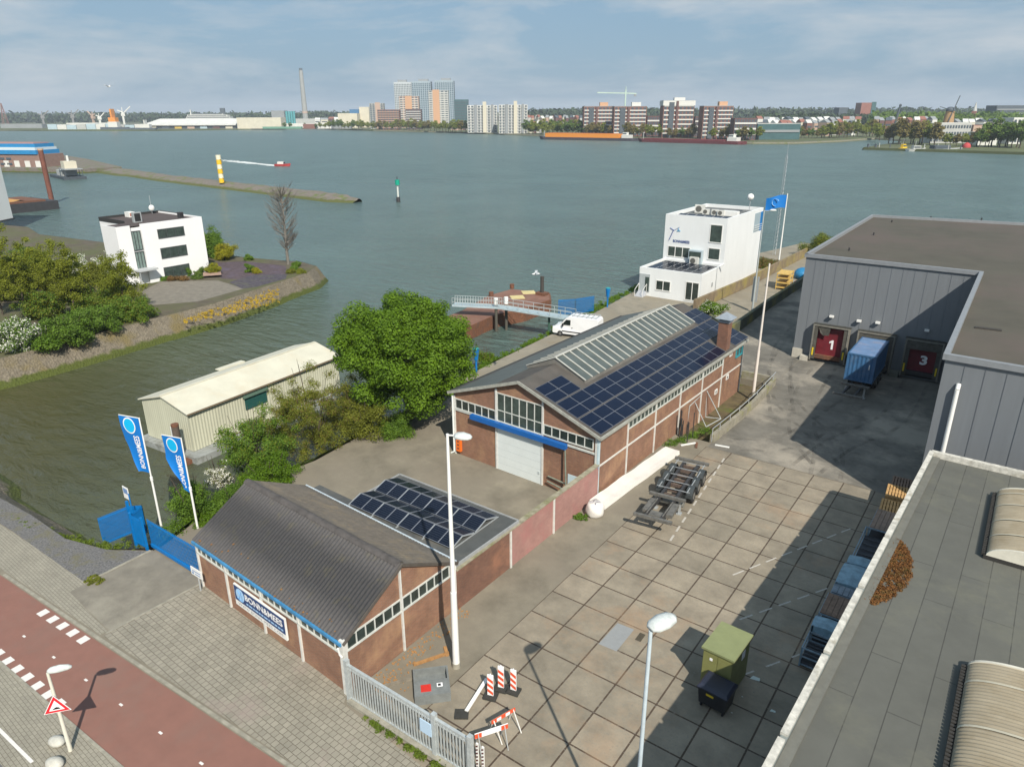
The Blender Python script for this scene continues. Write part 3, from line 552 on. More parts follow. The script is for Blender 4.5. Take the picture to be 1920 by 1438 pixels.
# sign on the street front
def on_frame(fr, o, x, y, z): return (o[0]+x*fr[0][0]+y*fr[1][0], o[1]+x*fr[0][1]+y*fr[1][1], z)
navy = mat('navy sign blue', (0.008, 0.04, 0.15), 0.4); signw = mat('white lettering', (0.82, 0.82, 0.82), 0.5); pale = mat('pale blue sign disc', (0.35, 0.55, 0.78), 0.5); greyt = mat('grey lettering', (0.28, 0.28, 0.30), 0.6); cyan = mat('cyan logo blue', (0.0, 0.42, 0.75), 0.45)
Tsg = thing('company_sign', 'navy and white sign board on the street front of the low brick workshop', 'sign', (-20.8, 15.95, 0), frame=fr)
mb = MB(); mb.box(-8.72, -4.25, -0.20, -0.10, 0.78, 2.05); part(Tsg, 'board', mb, whitepaint)
mb = MB(); mb.box(-8.68, -4.29, -0.212, -0.2, 1.12, 2.0); part(Tsg, 'panel', mb, navy)
mb = MB(); mb.cyl((-8.15, -0.213, 1.57), (-8.15, -0.222, 1.57), 0.38, n=28, sm=False); disc = part(Tsg, 'logo_disc', mb, pale)
mb = MB()
for p0, p1 in (((-8.3, 1.25), (-8.1, 1.6)), ((-8.1, 1.6), (-7.98, 1.85)), ((-8.1, 1.6), (-8.32, 1.8)), ((-8.0, 1.3), (-7.98, 1.62)), ((-8.45, 1.33), (-7.9, 1.28))): mb.bar((p0[0], -0.228, p0[1]), (p1[0], -0.228, p1[1]), 0.04, 0.01)
part(disc, 'crane_emblem', mb, mat('emblem blue', (0.12, 0.30, 0.55), 0.5))
part(Tsg, 'lettering', text_mb('BONN&MEES', (-7.68, -0.214, 1.5), (1, 0, 0), (0, 0, 1), 3.25, 0.38, 0.008, 0.03), signw)
mb = MB(); rg = random.Random(8); x = -7.62
while x < -4.55:
    l = rg.uniform(.12, .3); mb.box(x, min(x+l, -4.45), -0.222, -0.214, 1.26, 1.34); x += l+.07
part(Tsg, 'small_print', mb, pale)
part(Tsg, 'lettering', text_mb('WWW.BONN-MEES.COM', (-8.45, -0.202, 0.87), (1, 0, 0), (0, 0, 1), 3.9, 0.17, 0.008, 0.0, 1.15), greyt)
# small plate on a post
T = thing('white_sign_post', 'small white sign on a grey post beside the blue gate', 'sign', (-33.05, 16.3, 0))
mb = MB(); mb.cyl((0, 0, -0.1), (0, 0, 1.35), 0.05); part(T, 'post', mb, steel)
mb = MB(); mb.box(-0.5, 0.55, -0.09, -0.05, 0.95, 1.45); bd = part(T, 'plate', mb, whitepaint)
mb = MB(); mb.box(-0.35, 0.42, -0.096, -0.09, 1.22, 1.28); mb.box(-0.1, 0.38, -0.096, -0.09, 1.06, 1.12); mb.box(-0.4, -0.22, -0.096, -0.09, 1.03, 1.16); part(bd, 'lettering', mb, mat('faded blue print', (0.15, 0.25, 0.45), 0.6))
# ---- flat annex with solar panels
T = thing('flat_annex', 'flat roofed annex in dark bitumen between the corrugated roof and the yard wall', 'annex', (0, 0, 0))
mb = MB(); mb.prism([(-33.2, 23.55), (-20.75, 23.2), (-20.62, 28.85), (-30.1, 28.9), (-30.0, 24.9), (-33.2, 25.0)], 2.42, 2.62); part(T, 'roof', mb, bitumen)
mb = MB(); mb.prism([(-33.0, 23.8), (-20.9, 23.5), (-20.8, 28.7), (-29.9, 28.7), (-29.8, 24.8), (-33.0, 24.8)], -0.7, 2.42); part(T, 'wall', mb, brickC)
mb = MB(); strip(mb, [(-20.68, 23.2), (-20.52, 28.85), (-30.05, 28.93), (-30.0, 24.9)], 0.08, 2.40, 2.68); part(T, 'roof_trim', mb, mat('zinc trim', (0.33, 0.34, 0.34), 0.5, 0.2, 3))
# panels: prototype built once, copied (origin at the low edge middle, sloping up along +y)
def panel_proto(name, label, grp, w_, l_, tilt, th=0.04, busbars=6, cm=cell):
    T = thing(name, label, 'solar panel', (0, 0, 0), group=grp); ct, st = math.cos(tilt), math.sin(tilt)
    fn = lambda x, y, z: (x, y*ct-z*st, y*st+z*ct)
    mb = MB(); b = 0.022
    mb.box(-w_/2, -w_/2+b, 0, l_, 0, th); mb.box(w_/2-b, w_/2, 0, l_, 0, th); mb.box(-w_/2+b, w_/2-b, 0, b, 0, th); mb.box(-w_/2+b, w_/2-b, l_-b, l_, 0, th); mb.xf(fn); part(T, 'frame', mb, alu)
    mb = MB(); mb.box(-w_/2+b, w_/2-b, b, l_-b, 0.004, th-0.006)
    for i in range(1, busbars): mb.box(-w_/2+b+.01, w_/2-b-.01, l_*i/busbars-0.004, l_*i/busbars+0.004, th-0.006, th-0.003, 1)
    mb.xf(fn); part(T, 'glass', mb, [cm, mat('cell gap', (0.06, 0.075, 0.10), 0.4)])
    return T
ORD = ['first', 'second', 'third', 'fourth', 'fifth', 'sixth', 'seventh', 'eighth', 'ninth', 'tenth', 'eleventh', 'twelfth', 'thirteenth', 'fourteenth', 'fifteenth', 'sixteenth', 'seventeenth', 'eighteenth', 'nineteenth', 'twentieth']+['twenty-'+q for q in ('first', 'second', 'third', 'fourth', 'fifth', 'sixth', 'seventh', 'eighth', 'ninth')]+['thirtieth']
rows = [(24.35, 1, 'front row'), (26.30, -1, 'second row'), (26.42, 1, 'third row'), (28.37, -1, 'rearmost row')]
pr = None
for yy, s_, wh in rows:
    for i in range(8):
        x = -29.2+i*0.985+0.03*(i//2); lab = 'black solar panel, %s from the left in the %s on the flat annex roof' % (ORD[i], wh)
        if pr is None: pr = panel_proto('solar_panel', lab, 'solar panels on the flat annex', 0.97, 0.99, R_(17), cm=cellk, busbars=7); o = pr
        else: o = dup(pr, label=lab)
        o.location = (x, yy, 2.72); o.rotation_euler = (0, 0, 0 if s_ > 0 else PI)
T = thing('panel_rails', 'aluminium rails under the solar panels on the flat annex roof', 'mounting rails', (0, 0, 0))
for i in range(5):
    mb = MB(); x = -29.7+i*2.0-(0.03)
    for y0 in (24.3, 26.37):
        mb.bar((x, y0, 2.69), (x, y0+0.97, 3.02), 0.04, 0.06); mb.bar((x, y0+0.97, 3.02), (x, y0+1.95, 2.70), 0.04, 0.06)
    mb.bar((x, 24.2, 2.64), (x, 28.5, 2.64), 0.06, 0.04); part(T, 'rail', mb, steel)
# ---- boundary wall
T = thing('yard_wall', 'brick boundary wall along the paved yard, partly painted pink', 'wall', (0, 0, 0))
wx = lambda y: -20.62+(y-23.2)*0.0115
mb = MB(); mb.prism([(wx(23.2)-.1, 23.3), (wx(23.2)+.1, 23.3), (wx(27.9)+.1, 27.9), (wx(27.9)-.1, 27.9)], -0.7, 2.42); part(T, 'brick_section', mb, brickC, label='plain brown brick section')
mb = MB(); mb.prism([(wx(27.92)-.1, 27.92), (wx(27.92)+.1, 27.92), (wx(37.9)+.1, 37.85), (wx(37.9)-.1, 37.85)], -0.7, 2.36); part(T, 'painted_section', mb, brickB, label='pink painted brick section')
mb = MB(); mb.prism([(wx(23.2)-.17, 23.3), (wx(23.2)+.16, 23.3), (wx(37.9)+.16, 37.85), (wx(37.9)-.17, 37.85)], 2.422, 2.50); part(T, 'coping', mb, mat('mossy coping', (0.36, 0.33, 0.24), 0.9, 0.4, 2.5, stain=(0.16, 0.16, 0.06), stscale=1.0))
for y in (27.95, 32.4):
    mb = MB(); mb.box(wx(y)+.1, wx(y)+.18, y-.06, y+.06, -.1, 2.42); part(T, 'post', mb, colm)
# ---- long workshop
frL = ((0.999, -0.04), (0.022, 1.0)); LO = (-20.5, 37.9)
T = thing('long_workshop', 'long brick workshop with white door, glazed ridge and solar covered roof', 'workshop', (LO[0], LO[1], 0), frame=frL)
LW, LL, LE, LR = 12.95, 26.6, 4.55, 6.85
zr = lambda x: LR-(LR-LE)*abs(x+LW/2)/(LW/2)
mb = MB(); g0 = [(0, -0.8), (0, LE), (-LW/2, LR), (-LW, LE), (-LW, -0.8)]
mb.add([(x, 0, z) for x, z in g0]+[(x, LL, z) for x, z in g0], [(4, 3, 2, 1, 0)[::-1], (9, 8, 7, 6, 5), (0, 5, 6, 1), (3, 8, 9, 4)])
part(T, 'wall', mb, [brickA])
mb = MB()
for s_ in (0, 1):
    xe = 0.32 if s_ == 0 else -LW-0.32; ze = LE-0.10
    pts = [(xe, -0.3, ze+0.14), (-LW/2, -0.3, LR+0.16), (-LW/2, LL+0.2, LR+0.16), (xe, LL+0.2, ze+0.14)]
    if s_: pts = pts[::-1]
    mb.slab(pts, 0.14)
part(T, 'roof', mb, mat('dark roof felt', (0.095, 0.085, 0.075), 0.85, 0.35, 0.9, stain=(0.075, 0.085, 0.08), stscale=0.25, detail=8))
mb = MB(); mb.slab([(-LW-0.2, -0.2, LE-0.02+0.10), (-LW-0.2, LL, LE+0.08), (-LW/2-2.2, LL, zr(-LW/2-2.2)+0.19), (-LW/2-2.2, -0.2, zr(-LW/2-2.2)+0.19)][::-1], 0.03); part(T, 'roof_felt', mb, mat('grey green felt', (0.105, 0.12, 0.115), 0.7, 0.2, 0.6), label='smooth grey green felt on the west slope')
mb = MB()
for xe, s_ in ((0.35, 1), (-LW-0.35, -1)): mb.bar((xe, -0.33, LE-0.02), (-LW/2, -0.33, LR+0.07), 0.07, 0.22)
part(T, 'verge_board', mb, trimg)
mb = MB(); mb.box(0.30, 0.42, -0.3, LL+0.2, LE-0.14, LE+0.06); part(T, 'gutter', mb, trimg)
mb = MB(); mb.box(-LW-0.42, -LW-0.30, -0.3, LL+0.2, LE-0.14, LE+0.06); part(T, 'gutter', mb, mat('black gutter', (0.03, 0.035, 0.035), 0.6, 0.2, 2))
# gable columns and windows
for x in (-0.08, -4.5, -8.7, -12.87):
    zt = zr(x)-0.2 if abs(x) > 1 else 4.4; zt = 4.35 if x < -12 else zt
    mb = MB(); mb.box(x-0.07, x+0.07, -0.10, 0.0, -0.7, zt); part(T, 'column', mb, colm)
mb = MB(); mb.box(0.0, 0.12, -0.10, 0.12, -0.2, 4.4); part(T, 'column', mb, mat('pale blue column', (0.50, 0.62, 0.66), 0.6, 0.2, 3))
window(T, 'window', (-4.4, 0.0), (1, 0), (0, -1), 4.05, 3.45, 4.18, 6, 1, 0.07, offwhite, glassd, proud=0.07)
window(T, 'window', (-12.75, 0.0), (1, 0), (0, -1), 3.95, 3.30, 4.08, 6, 1, 0.07, offwhite, glassd, proud=0.07)
window(T, 'window', (-8.6, 0.0), (1, 0), (0, -1), 4.05, 3.36, 5.55, 6, 2, 0.07, offwhite, glassg, proud=0.07, rows=[3.36, 4.22, 5.55], label='tall central gable window in twelve panes')
mb = MB(); mb.box(-12.8, -0.2, -0.08, 0.0, 3.12, 3.26); part(T, 'sill_band', mb, offwhite)
mb = MB(); mb.box(-8.62, -4.55, -0.05, 0.0, -0.62, 2.9); dr = part(T, 'door', mb, mat('white door', (0.68, 0.73, 0.72), 0.5, 0.06, 1.5))
mb = MB()
for i in range(1, 6): mb.box(-8.6, -4.57, -0.056, -0.05, -0.62+i*0.59-0.008, -0.62+i*0.59+0.008)
mb.box(-4.85, -4.7, -0.09, -0.05, 0.2, 0.4); part(dr, 'panel_joint', mb, mat('door joint grey', (0.45, 0.5, 0.5), 0.5))
mb = MB(); mb.box(-11.0, -2.35, -0.42, -0.10, 2.96, 3.32); part(T, 'door_track', mb, blue, label='long bright blue track cover above the door')
mb = MB(); mb.box(-2.3, -0.5, -0.04, 0, -0.6, 1.0); part(T, 'low_door', mb, mat('pale blue panel', (0.55, 0.68, 0.72), 0.5, 0.1, 2))
# east side
mb = MB(); mb.box(0.0, 0.05, 0.12, LL, 2.16, 2.28); part(T, 'band', mb, colm)
for y in (4.12, 8.5, 12.85, 17.2, 21.6, 26.52):
    mb = MB(); mb.box(0.05 if y < 0 else 0.0, 0.075, y-.06, y+.06, -0.7, 4.45); part(T, 'column', mb, colm)
for i, (a, b_) in enumerate(((4.2, 8.42), (8.6, 12.75), (12.95, 17.1), (17.3, 21.5))):
    window(T, 'window', (0.0, a), (0, 1), (1, 0), b_-a, 3.55, 4.38, 7, 1, 0.07, offwhite, glassg, proud=0.06)
window(T, 'window', (0.0, 24.75), (0, 1), (1, 0), 1.5, 3.3, 4.4, 2, 1, 0.14, mat('teal window frame', (0.04, 0.30, 0.36), 0.5, 0.2, 2), glassg, proud=0.08, label='teal framed window near the far corner')
for y, z in ((23.4, 4.0), (23.1, 1.85), (20.6, 1.2)):
    mb = MB(); mb.box(0.0, 0.06, y-.28, y+.28, z-.22, z+.22); mb.box(0.06, 0.075, y-.14, y+.02, z-.12, z+.12, 1); part(T, 'vent_cover', mb, [whitepaint, dark])
for x, y0 in ((-12.98, -0.14),):
    mb = MB(); mb.cyl((x, y0, -0.45), (x, y0, 4.3), 0.06); mb.cyl((x, y0, -0.45), (x-.25, y0-.1, -0.6), 0.06); part(T, 'downpipe', mb, mat('white pipe', (0.72, 0.76, 0.74), 0.5))
mb = MB(); mb.box(-0.2, 0.16, -0.16, -0.10, 2.2, 2.35); mb.cyl((-0.45, -0.12, 2.0), (-0.05, -0.15, 2.3), 0.05); mb.cyl((-0.45, -0.12, 2.0), (-0.45, -0.12, 1.2), 0.05); part(T, 'downpipe', mb, gutterb)
# chimney
mb = MB(); mb.box(-0.85, 0.05, 21.9, 22.8, 4.4, 7.2); ch = part(T, 'chimney', mb, brickC)
mb = MB(); mb.box(-0.92, 0.12, 21.83, 22.87, 7.2, 7.32); mb.add([(-1.15, 21.6, 7.55), (0.35, 21.6, 7.55), (0.35, 23.1, 7.55), (-1.15, 23.1, 7.55), (-0.4, 22.35, 8.1)], [(0, 1, 4), (1, 2, 4), (2, 3, 4), (3, 0, 4), (3, 2, 1, 0)])
for p in ((-.8, 22), (0, 22), (0, 22.7), (-.8, 22.7)): mb.cyl((p[0], p[1], 7.3), (p[0], p[1], 7.56), 0.03, n=6)
part(ch, 'cowl', mb, mat('grey metal cowl', (0.34, 0.38, 0.42), 0.4, 0.15, 2, metal=0.3))
# lantern
LZ = 7.5; lx0, lx1, ly0, ly1 = -9.1, -3.78, 4.3, 23.5; lr = -6.45
ea = zr(lx1)+0.42; eb = zr(lx0)+0.42
lt = MB(); lt.add([(lx1, ly0, ea-.03), (lx1, ly1, ea-.03), (lr, ly1, LZ-.03), (lr, ly0, LZ-.03), (lx0, ly0, eb-.03), (lx0, ly1, eb-.03)], [(0, 1, 2, 3), (3, 2, 5, 4)])
lant = part(T, 'ridge_lantern', MB().box(lx1-.12, lx1, ly0, ly1, zr(lx1)+.1, ea-.04).box(lx0, lx0+.12, ly0, ly1, zr(lx0)+.1, eb-.04).add([(lx1-.05, ly0+.05, zr(lx1)+.1), (lx1-.05, ly0+.05, ea-.04), (lr, ly0+.05, LZ-.04), (lx0+.05, ly0+.05, eb-.04), (lx0+.05, ly0+.05, zr(lx0)+.1), (lr, ly0+.05, LR+.05)], [(0, 1, 2, 3, 4, 5)][::-1]).add([(lx1-.05, ly1-.05, zr(lx1)+.1), (lx1-.05, ly1-.05, ea-.04), (lr, ly1-.05, LZ-.04), (lx0+.05, ly1-.05, eb-.04), (lx0+.05, ly1-.05, zr(lx0)+.1), (lr, ly1-.05, LR+.05)], [(5, 4, 3, 2, 1, 0)]), mat('grey lantern curb', (0.20, 0.19, 0.17), 0.8, 0.3, 2))
part(lant, 'glass', lt, mat('wired roof glass', (0.095, 0.115, 0.108), 0.35, 0.35, 0.9, spec=0.5))
br_ = MB(); n = 20
for i in range(n+1):
    y = ly0+(ly1-ly0)*i/n
    br_.bar((lx1+.05, y, ea+.0), (lr, y, LZ+.02), 0.09, 0.06); br_.bar((lx0-.05, y, eb), (lr, y, LZ+.02), 0.09, 0.06)
br_.bar((lr, ly0-.05, LZ+.05), (lr, ly1+.05, LZ+.05), 0.16, 0.07); part(lant, 'glazing_bars', br_, mat('pale glazing bar', (0.52, 0.52, 0.47), 0.6, 0.2, 3))
# roof panels, as separate copies
sl = math.atan((LR-LE)/(LW/2)); pr = None
def roof_panels(rowsx, ya, yb, where, skip=()):
    global pr
    for r, k in enumerate(rowsx):
        n = int(round((yb-ya)/1.66))
        for i in range(n):
            y = ya+i*(yb-ya)/n
            if any(a < y+0.8 < b_ and k in ks for a, b_, ks in skip): continue
            x = -0.0-k*0.93*math.cos(sl)-0.10-(0.10 if k > 1 else 0)-(0.10 if k > 3 else 0)
            lab = 'dark blue solar panel, %s from the gable in row %s above the east eave' % (ORD[int(round(y/1.66))], ['one', 'two', 'three', 'four', 'five', 'six'][k])
            if pr is None:
                pr = thing('roof_solar_panel', lab, 'solar panel', (0, 0, 0), group='solar panels on the long workshop roof')
                ct, st = math.cos(sl), math.sin(sl); fn = lambda a, b2, c_: (-a*ct-c_*(-st)*1.0, b2, a*st+c_*ct)
                L_, W2 = 0.92, 1.63; mb = MB(); b2 = 0.013
                mb.box(0, L_, 0, b2, 0, .04); mb.box(0, L_, W2-b2, W2, 0, .04); mb.box(0, b2, b2, W2-b2, 0, .04); mb.box(L_-b2, L_, b2, W2-b2, 0, .04); mb.xf(fn); part(pr, 'frame', mb, alu)
                mb = MB(); mb.box(b2, L_-b2, b2, W2-b2, .005, .034); mb.xf(fn); part(pr, 'glass', mb, cell); o = pr
            else: o = dup(pr, label=lab)
            p = on_frame(frL, LO, x+0.28, y, 0); o.location = (p[0], p[1], zr(min(x+0.28, 0)) + 0.20 - max(0, x+0.28)*math.tan(sl)); o.rotation_euler = (0, 0, -0.022)
where = lambda y: 'near the street gable' if y < 5 else 'beside the lantern, nearer the street' if y < 12 else 'beside the lantern, nearer the chimney' if y < 20 else 'around the brick chimney' if y < 23 else 'at the river end'
roof_panels([0, 1], 0.0, 21.6, where); roof_panels([0, 1], 23.9, 27.2-.1, where)
roof_panels([2, 3], 0.0, 26.6, where); roof_panels([4, 5], 0.0, 3.4, where); roof_panels([4, 5], 23.9, 26.9, where)
# objects by the workshop gable
def gp(x, y, z): return on_frame(frL, LO, x, y, z)
T = thing('lifebuoy_box', 'orange rescue box on the gable wall of the long workshop', 'rescue box', gp(-12.45, -0.12, 0.2))
mb = MB(); mb.box(-.22, .22, -.12, .1, -.45, .62); mb.box(-.24, .24, -.14, .1, .62, .68); part(T, 'casing', mb, mat('orange plastic', (0.75, 0.16, 0.02), 0.5)); mb = MB()
for z in (-.2, .1, .4): mb.box(-.1, .08, -.126, -.12, z-.05, z+.06)
part(T, 'marking', mb, dark)
for i, (a, b_, lab) in enumerate((((-2.1, -0.5, -0.5), (-2.45, -0.25, 3.3), 'long grey pole leaning on the workshop gable'), ((-3.9, -0.25, 0.0), (-2.2, -0.5, -0.1), 'lower of the two pipes lying against the workshop gable'), ((-3.9, -0.15, 0.35), (-2.4, -0.3, 0.3), 'upper of the two pipes lying against the workshop gable'))):
    mb = MB(); mb.cyl((0, 0, 0), tuple(Vector(b_)-Vector(a)), 0.055); solo('pipe', mb, mat('grey green pipe', (0.22, 0.25, 0.2), 0.6, 0.3, 3), lab, 'pipe', gp(*a), group='pipes at the gable')
# ================================================================== WAREHOUSES AND YARD THINGS
clad = mat('grey blue cladding', (0.175, 0.19, 0.205), 0.55, 0.10, 0.4, stretch=(6, 6, 0.3))
clad2 = mat('grey wall panels', (0.215, 0.235, 0.265), 0.55, 0.12, 0.4, stretch=(6, 6, 0.3))
roofh = mat('brown grey roof membrane', (0.086, 0.078, 0.058), 0.85, 0.25, 0.35, bump=0.1, bscale=8, stain=(0.095, 0.075, 0.062), stscale=0.09, stpos=(0.45, 0.65), detail=9)
roofl = brickmat('grey roof membrane', (0.118, 0.119, 0.102), (0.107, 0.108, 0.094), (0.055, 0.055, 0.048), 7.3, 1.02, 0.018, offset=0.37, noise=0.22, nscale=0.5, rot=R_(90+0.9), stain=(0.133, 0.132, 0.102), stscale=0.22, stpos=(0.5, 0.7), bump=0.3, fine=(30, (0.30, 0.29, 0.22), 0.70, 0.78))
parap = mat('white parapet capping', (0.66, 0.64, 0.57), 0.7, 0.45, 3.5, stain=(0.30, 0.27, 0.2), stscale=1.6, stpos=(0.55, 0.72), detail=8)
T = thing('tall_warehouse', 'tall grey clad warehouse with brown roof and three loading docks', 'warehouse', (0, 0, 0))
P8 = [(-18.25, 76.3), (-3.05, 76.2), (-2.7, 47.8), (60, 46.0), (60, 114), (-1.3, 114.3), (-18.7, 111.8)]
H8 = 11.0
def walls(poly, z0, z1, t=0.0):
    mb = MB(); n = len(poly)
    for i in range(n):
        a, b_ = poly[i], poly[(i+1) % n]; mb.quad((a[0], a[1], z0), (b_[0], b_[1], z0), (b_[0], b_[1], z1), (a[0], a[1], z1))
    return mb
part(T, 'wall', walls(P8, -0.2, H8-0.3), clad)
mb = MB(); mb.add([(x, y, H8-0.32) for x, y in P8], [tuple(range(len(P8)))[::-1]][::-1]); part(T, 'roof', mb, roofh)
def cap(mb, pts, w_, z0, z1, closed=True):
    n = len(pts)
    for i in range(n if closed else n-1):
        a, b_ = Vector(pts[i]), Vector(pts[(i+1) % n]); d = (b_-a).normalized()*(w_/2-0.002*(i % 2)); mb.bar((a.x-d.x, a.y-d.y, (z0+z1)/2+0.001*(i % 3)), (b_.x+d.x, b_.y+d.y, (z0+z1)/2+0.001*(i % 3)), w_, z1-z0)
mb = MB(); cap(mb, P8, 0.32, H8-0.34, H8+0.02); part(T, 'parapet', mb, mat('grey capping', (0.235, 0.25, 0.265), 0.5, 0.15, 2))
seam = mat('panel seam', (0.13, 0.145, 0.165), 0.6)
def seams(T, a, b_, z0, z1, step, m, off=0.02):
    a, b_ = Vector(a), Vector(b_); d = (b_-a); L = d.length; d.normalize(); n = Vector((d.y, -d.x)); mb = MB(); k = int(L/step)
    for i in range(1, k+1):
        p = a+d*(i*step)+n*off*0.5; mb.bar((p.x, p.y, z0), (p.x, p.y, z1), 0.03, 0.03)
    return part(T, 'panel_seams', mb, m)
seams(T, (-18.25, 76.3), (-3.05, 76.2), 0, 10.6, 1.0, mat('faint seam', (0.155, 0.172, 0.195), 0.6)); seams(T, (-3.05, 76.2), (-2.7, 47.8), 0, 10.6, 1.0, mat('faint seam', (0, 0, 0))); seams(T, (-2.7, 47.8), (60, 46.0), 0, 10.6, 1.06, seam)
mb = MB(); mb.box(-18.3, -17.2, 76.18, 76.3, 0, 1.0); part(T, 'plinth', mb, mat('pale plinth', (0.50, 0.47, 0.40), 0.8, 0.2, 2))
mb = MB(); mb.cyl((-1.75, 47.55, 0), (-1.75, 47.55, 9.0), 0.13, n=12); mb.cyl((-1.75, 47.55, 9.0), (-1.75, 47.75, 9.3), 0.13, n=12); part(T, 'downpipe', mb, whitepaint)
mb = MB(); mb.box(2.6, 3.3, 47.2, 47.66, 9.9, 9.98); part(T, 'wall_vent', mb, dark)
mb = MB(); h0 = G(1828, 614, 10.7); h1 = G(1878, 620, 10.7); mb.bar(h0, h1, 0.35, 0.12); part(T, 'roof_gutter_outlet', mb, mat('dark outlet', (0.04, 0.035, 0.03), 0.8))
mb = MB()
for px, py in ((1672, 417), (1638, 441), (1592, 470), (1745, 410), (1840, 413)):
    p = G(px, py, 10.7); mb = MB(); mb.cyl((p[0], p[1], 10.68), (p[0], p[1], 11.0), 0.09, n=8); part(T, 'roof_vent', mb, dark)
# docks
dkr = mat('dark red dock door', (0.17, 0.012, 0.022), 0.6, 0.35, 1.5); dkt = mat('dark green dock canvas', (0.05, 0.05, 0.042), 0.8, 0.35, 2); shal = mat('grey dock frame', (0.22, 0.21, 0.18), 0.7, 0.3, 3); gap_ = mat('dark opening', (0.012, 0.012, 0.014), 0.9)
yel = mat('yellow paint', (0.75, 0.55, 0.02), 0.5, 0.1, 3)
for k, (x0, x1, num, lab) in enumerate(((-16.4, -12.9, '1', 'torn dock shelter with red door number 1'), (-12.15, -8.75, '', 'middle dock shelter holding the blue container'), (-7.85, -4.55, '3', 'dark dock shelter with number 3'))):
    mb = MB(); y0 = 75.5; y1 = 76.16; zt = 4.05
    mb.box(x0, x0+.14, y0, y1, .25, zt); mb.box(x1-.14, x1, y0, y1, .25, zt); mb.box(x0+.14, x1-.14, y0, y1, zt-.12, zt)
    mb.box(x0-.06, x1+.06, y0+.1, y1, zt+.005, zt+.06, 1)
    dk = part(T, 'dock_shelter', mb, [shal, dkt], lab)
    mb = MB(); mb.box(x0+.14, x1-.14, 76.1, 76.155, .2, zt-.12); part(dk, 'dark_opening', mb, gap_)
    mb = MB(); mb.box(x0+.45, x1-.45, 76.02, 76.09, .85, zt-.35) ; part(dk, 'door', mb, dkr)
    mb = MB(); mb.box(x0+.14, x0+.5, 75.56, 75.6, .4, zt-.2); mb.box(x1-.5, x1-.14, 75.56, 75.6, .4, zt-.2)
    if num != '1': mb.box(x0+.5, x1-.5, 75.57, 75.6, zt-.95, zt-.15)
    else:
        mb.add([(x0+.5, 75.58, zt-.15), (x0+1.7, 75.58, zt-.15), (x0+1.6, 75.6, zt-1.0), (x0+1.05, 75.7, zt-1.1), (x0+.75, 75.6, zt-.8)], [(4, 3, 2, 1, 0)])
    part(dk, 'canvas', mb, mat('worn canvas', (0.10, 0.095, 0.08), 0.8, 0.4, 3))
    mb = MB(); mb.box(x0+.3, x1-.3, 75.75, 76.1, .45, .85); part(dk, 'leveller', mb, rust if num == '1' else dark)
    for xb in (x0+.2, x1-.34):
        mb = MB(); mb.box(xb, xb+.14, 75.44, 75.5, .8, 1.6); part(dk, 'bumper', mb, yel if num != '' else dark)
    if num: 
        hgt = 0.95; wd = 0.42 if num == '1' else 0.62; cxn = (x0+x1)/2+.15; part(dk, 'number', text_mb(num, (cxn-wd/2, 76.0, 1.55), (1, 0, 0), (0, 0, 1), wd, hgt, 0.012, 0.04) if num == '3' else MB().add([(cxn+a, 75.985, 1.55+b_) for a, b_ in ((-.02, 0), (.18, 0), (.18, .98), (.02, .98), (-.22, .80), (-.22, .62), (-.02, .72))], [(0, 1, 2, 3, 4, 5, 6)]), signw)
mb = MB(); mb.box(-8.7, -7.9, 75.3, 76.15, 0, .55); part(T, 'dock_pier', mb, mat('green grey concrete', (0.17, 0.18, 0.15), 0.9, 0.2, 2))
mb = MB(); mb.box(-17.3, -16.5, 75.5, 76.15, 0, .5); part(T, 'dock_pier', mb, mat('pale plinth', (0, 0, 0)))
for x, z in ((-14.9, 4.9), (-12.3, 4.85), (-10.6, 4.95), (-6.3, 4.9)):
    mb = MB(); mb.box(x-.2, x+.2, 75.85, 76.14, z, z+.2); mb.cyl((x, 76.14, z+.1), (x, 75.95, z+.1), .06); part(T, 'wall_lamp', mb, whitepaint)
# low warehouse
PX = lambda y: -3.32+(y-13)*0.0385
T = thing('low_warehouse', 'low warehouse with wide grey flat roof and white parapet along the paved yard', 'warehouse', (0, 0, 0)); HL = 6.3
P6 = [(PX(2), 2), (60, 2), (60, 43.2), (PX(43.9), 43.9)]
mb = walls([(PX(2)+.12, 2), (60, 2), (60, 43.0), (PX(43.9)+.12, 43.7)], -0.2, HL-.32); part(T, 'wall', mb, clad2)
mb = MB(); mb.add([(x, y, HL-.3) for x, y in P6], [(0, 1, 2, 3)]); part(T, 'roof', mb, roofl)
mb = MB(); ys = [2, 8.2, 14.6, 18.5, 23.1, 27.9, 32.6, 36.8, 43.9]
for i in range(8):
    a, b_ = ys[i]+(.2 if i else 0), ys[i+1]; mb.bar((PX(a), a, HL-.14), (PX(b_-.02), b_-.02, HL-.14), .23, .34)
mb.bar((PX(43.9), 43.9, HL-.14), (60, 43.2, HL-.14), .28, .335)
part(T, 'parapet', mb, parap)
mb = MB(); mb.bar((PX(2)+.02, 2, HL-.2), (PX(43.9)+.02, 43.8, HL-.2), .2, .26); part(T, 'parapet_core', mb, mat('zinc joint', (0.25, 0.28, 0.27), 0.6, .3, 3))
mb = MB(); mb.bar((PX(2)+.30, 2, HL-.26), (PX(43.9)+.30, 43.7, HL-.26), .34, .1); part(T, 'roof_upstand', mb, mat('roof upstand grey', (0.15, 0.15, 0.13), 0.8, .2, 2))
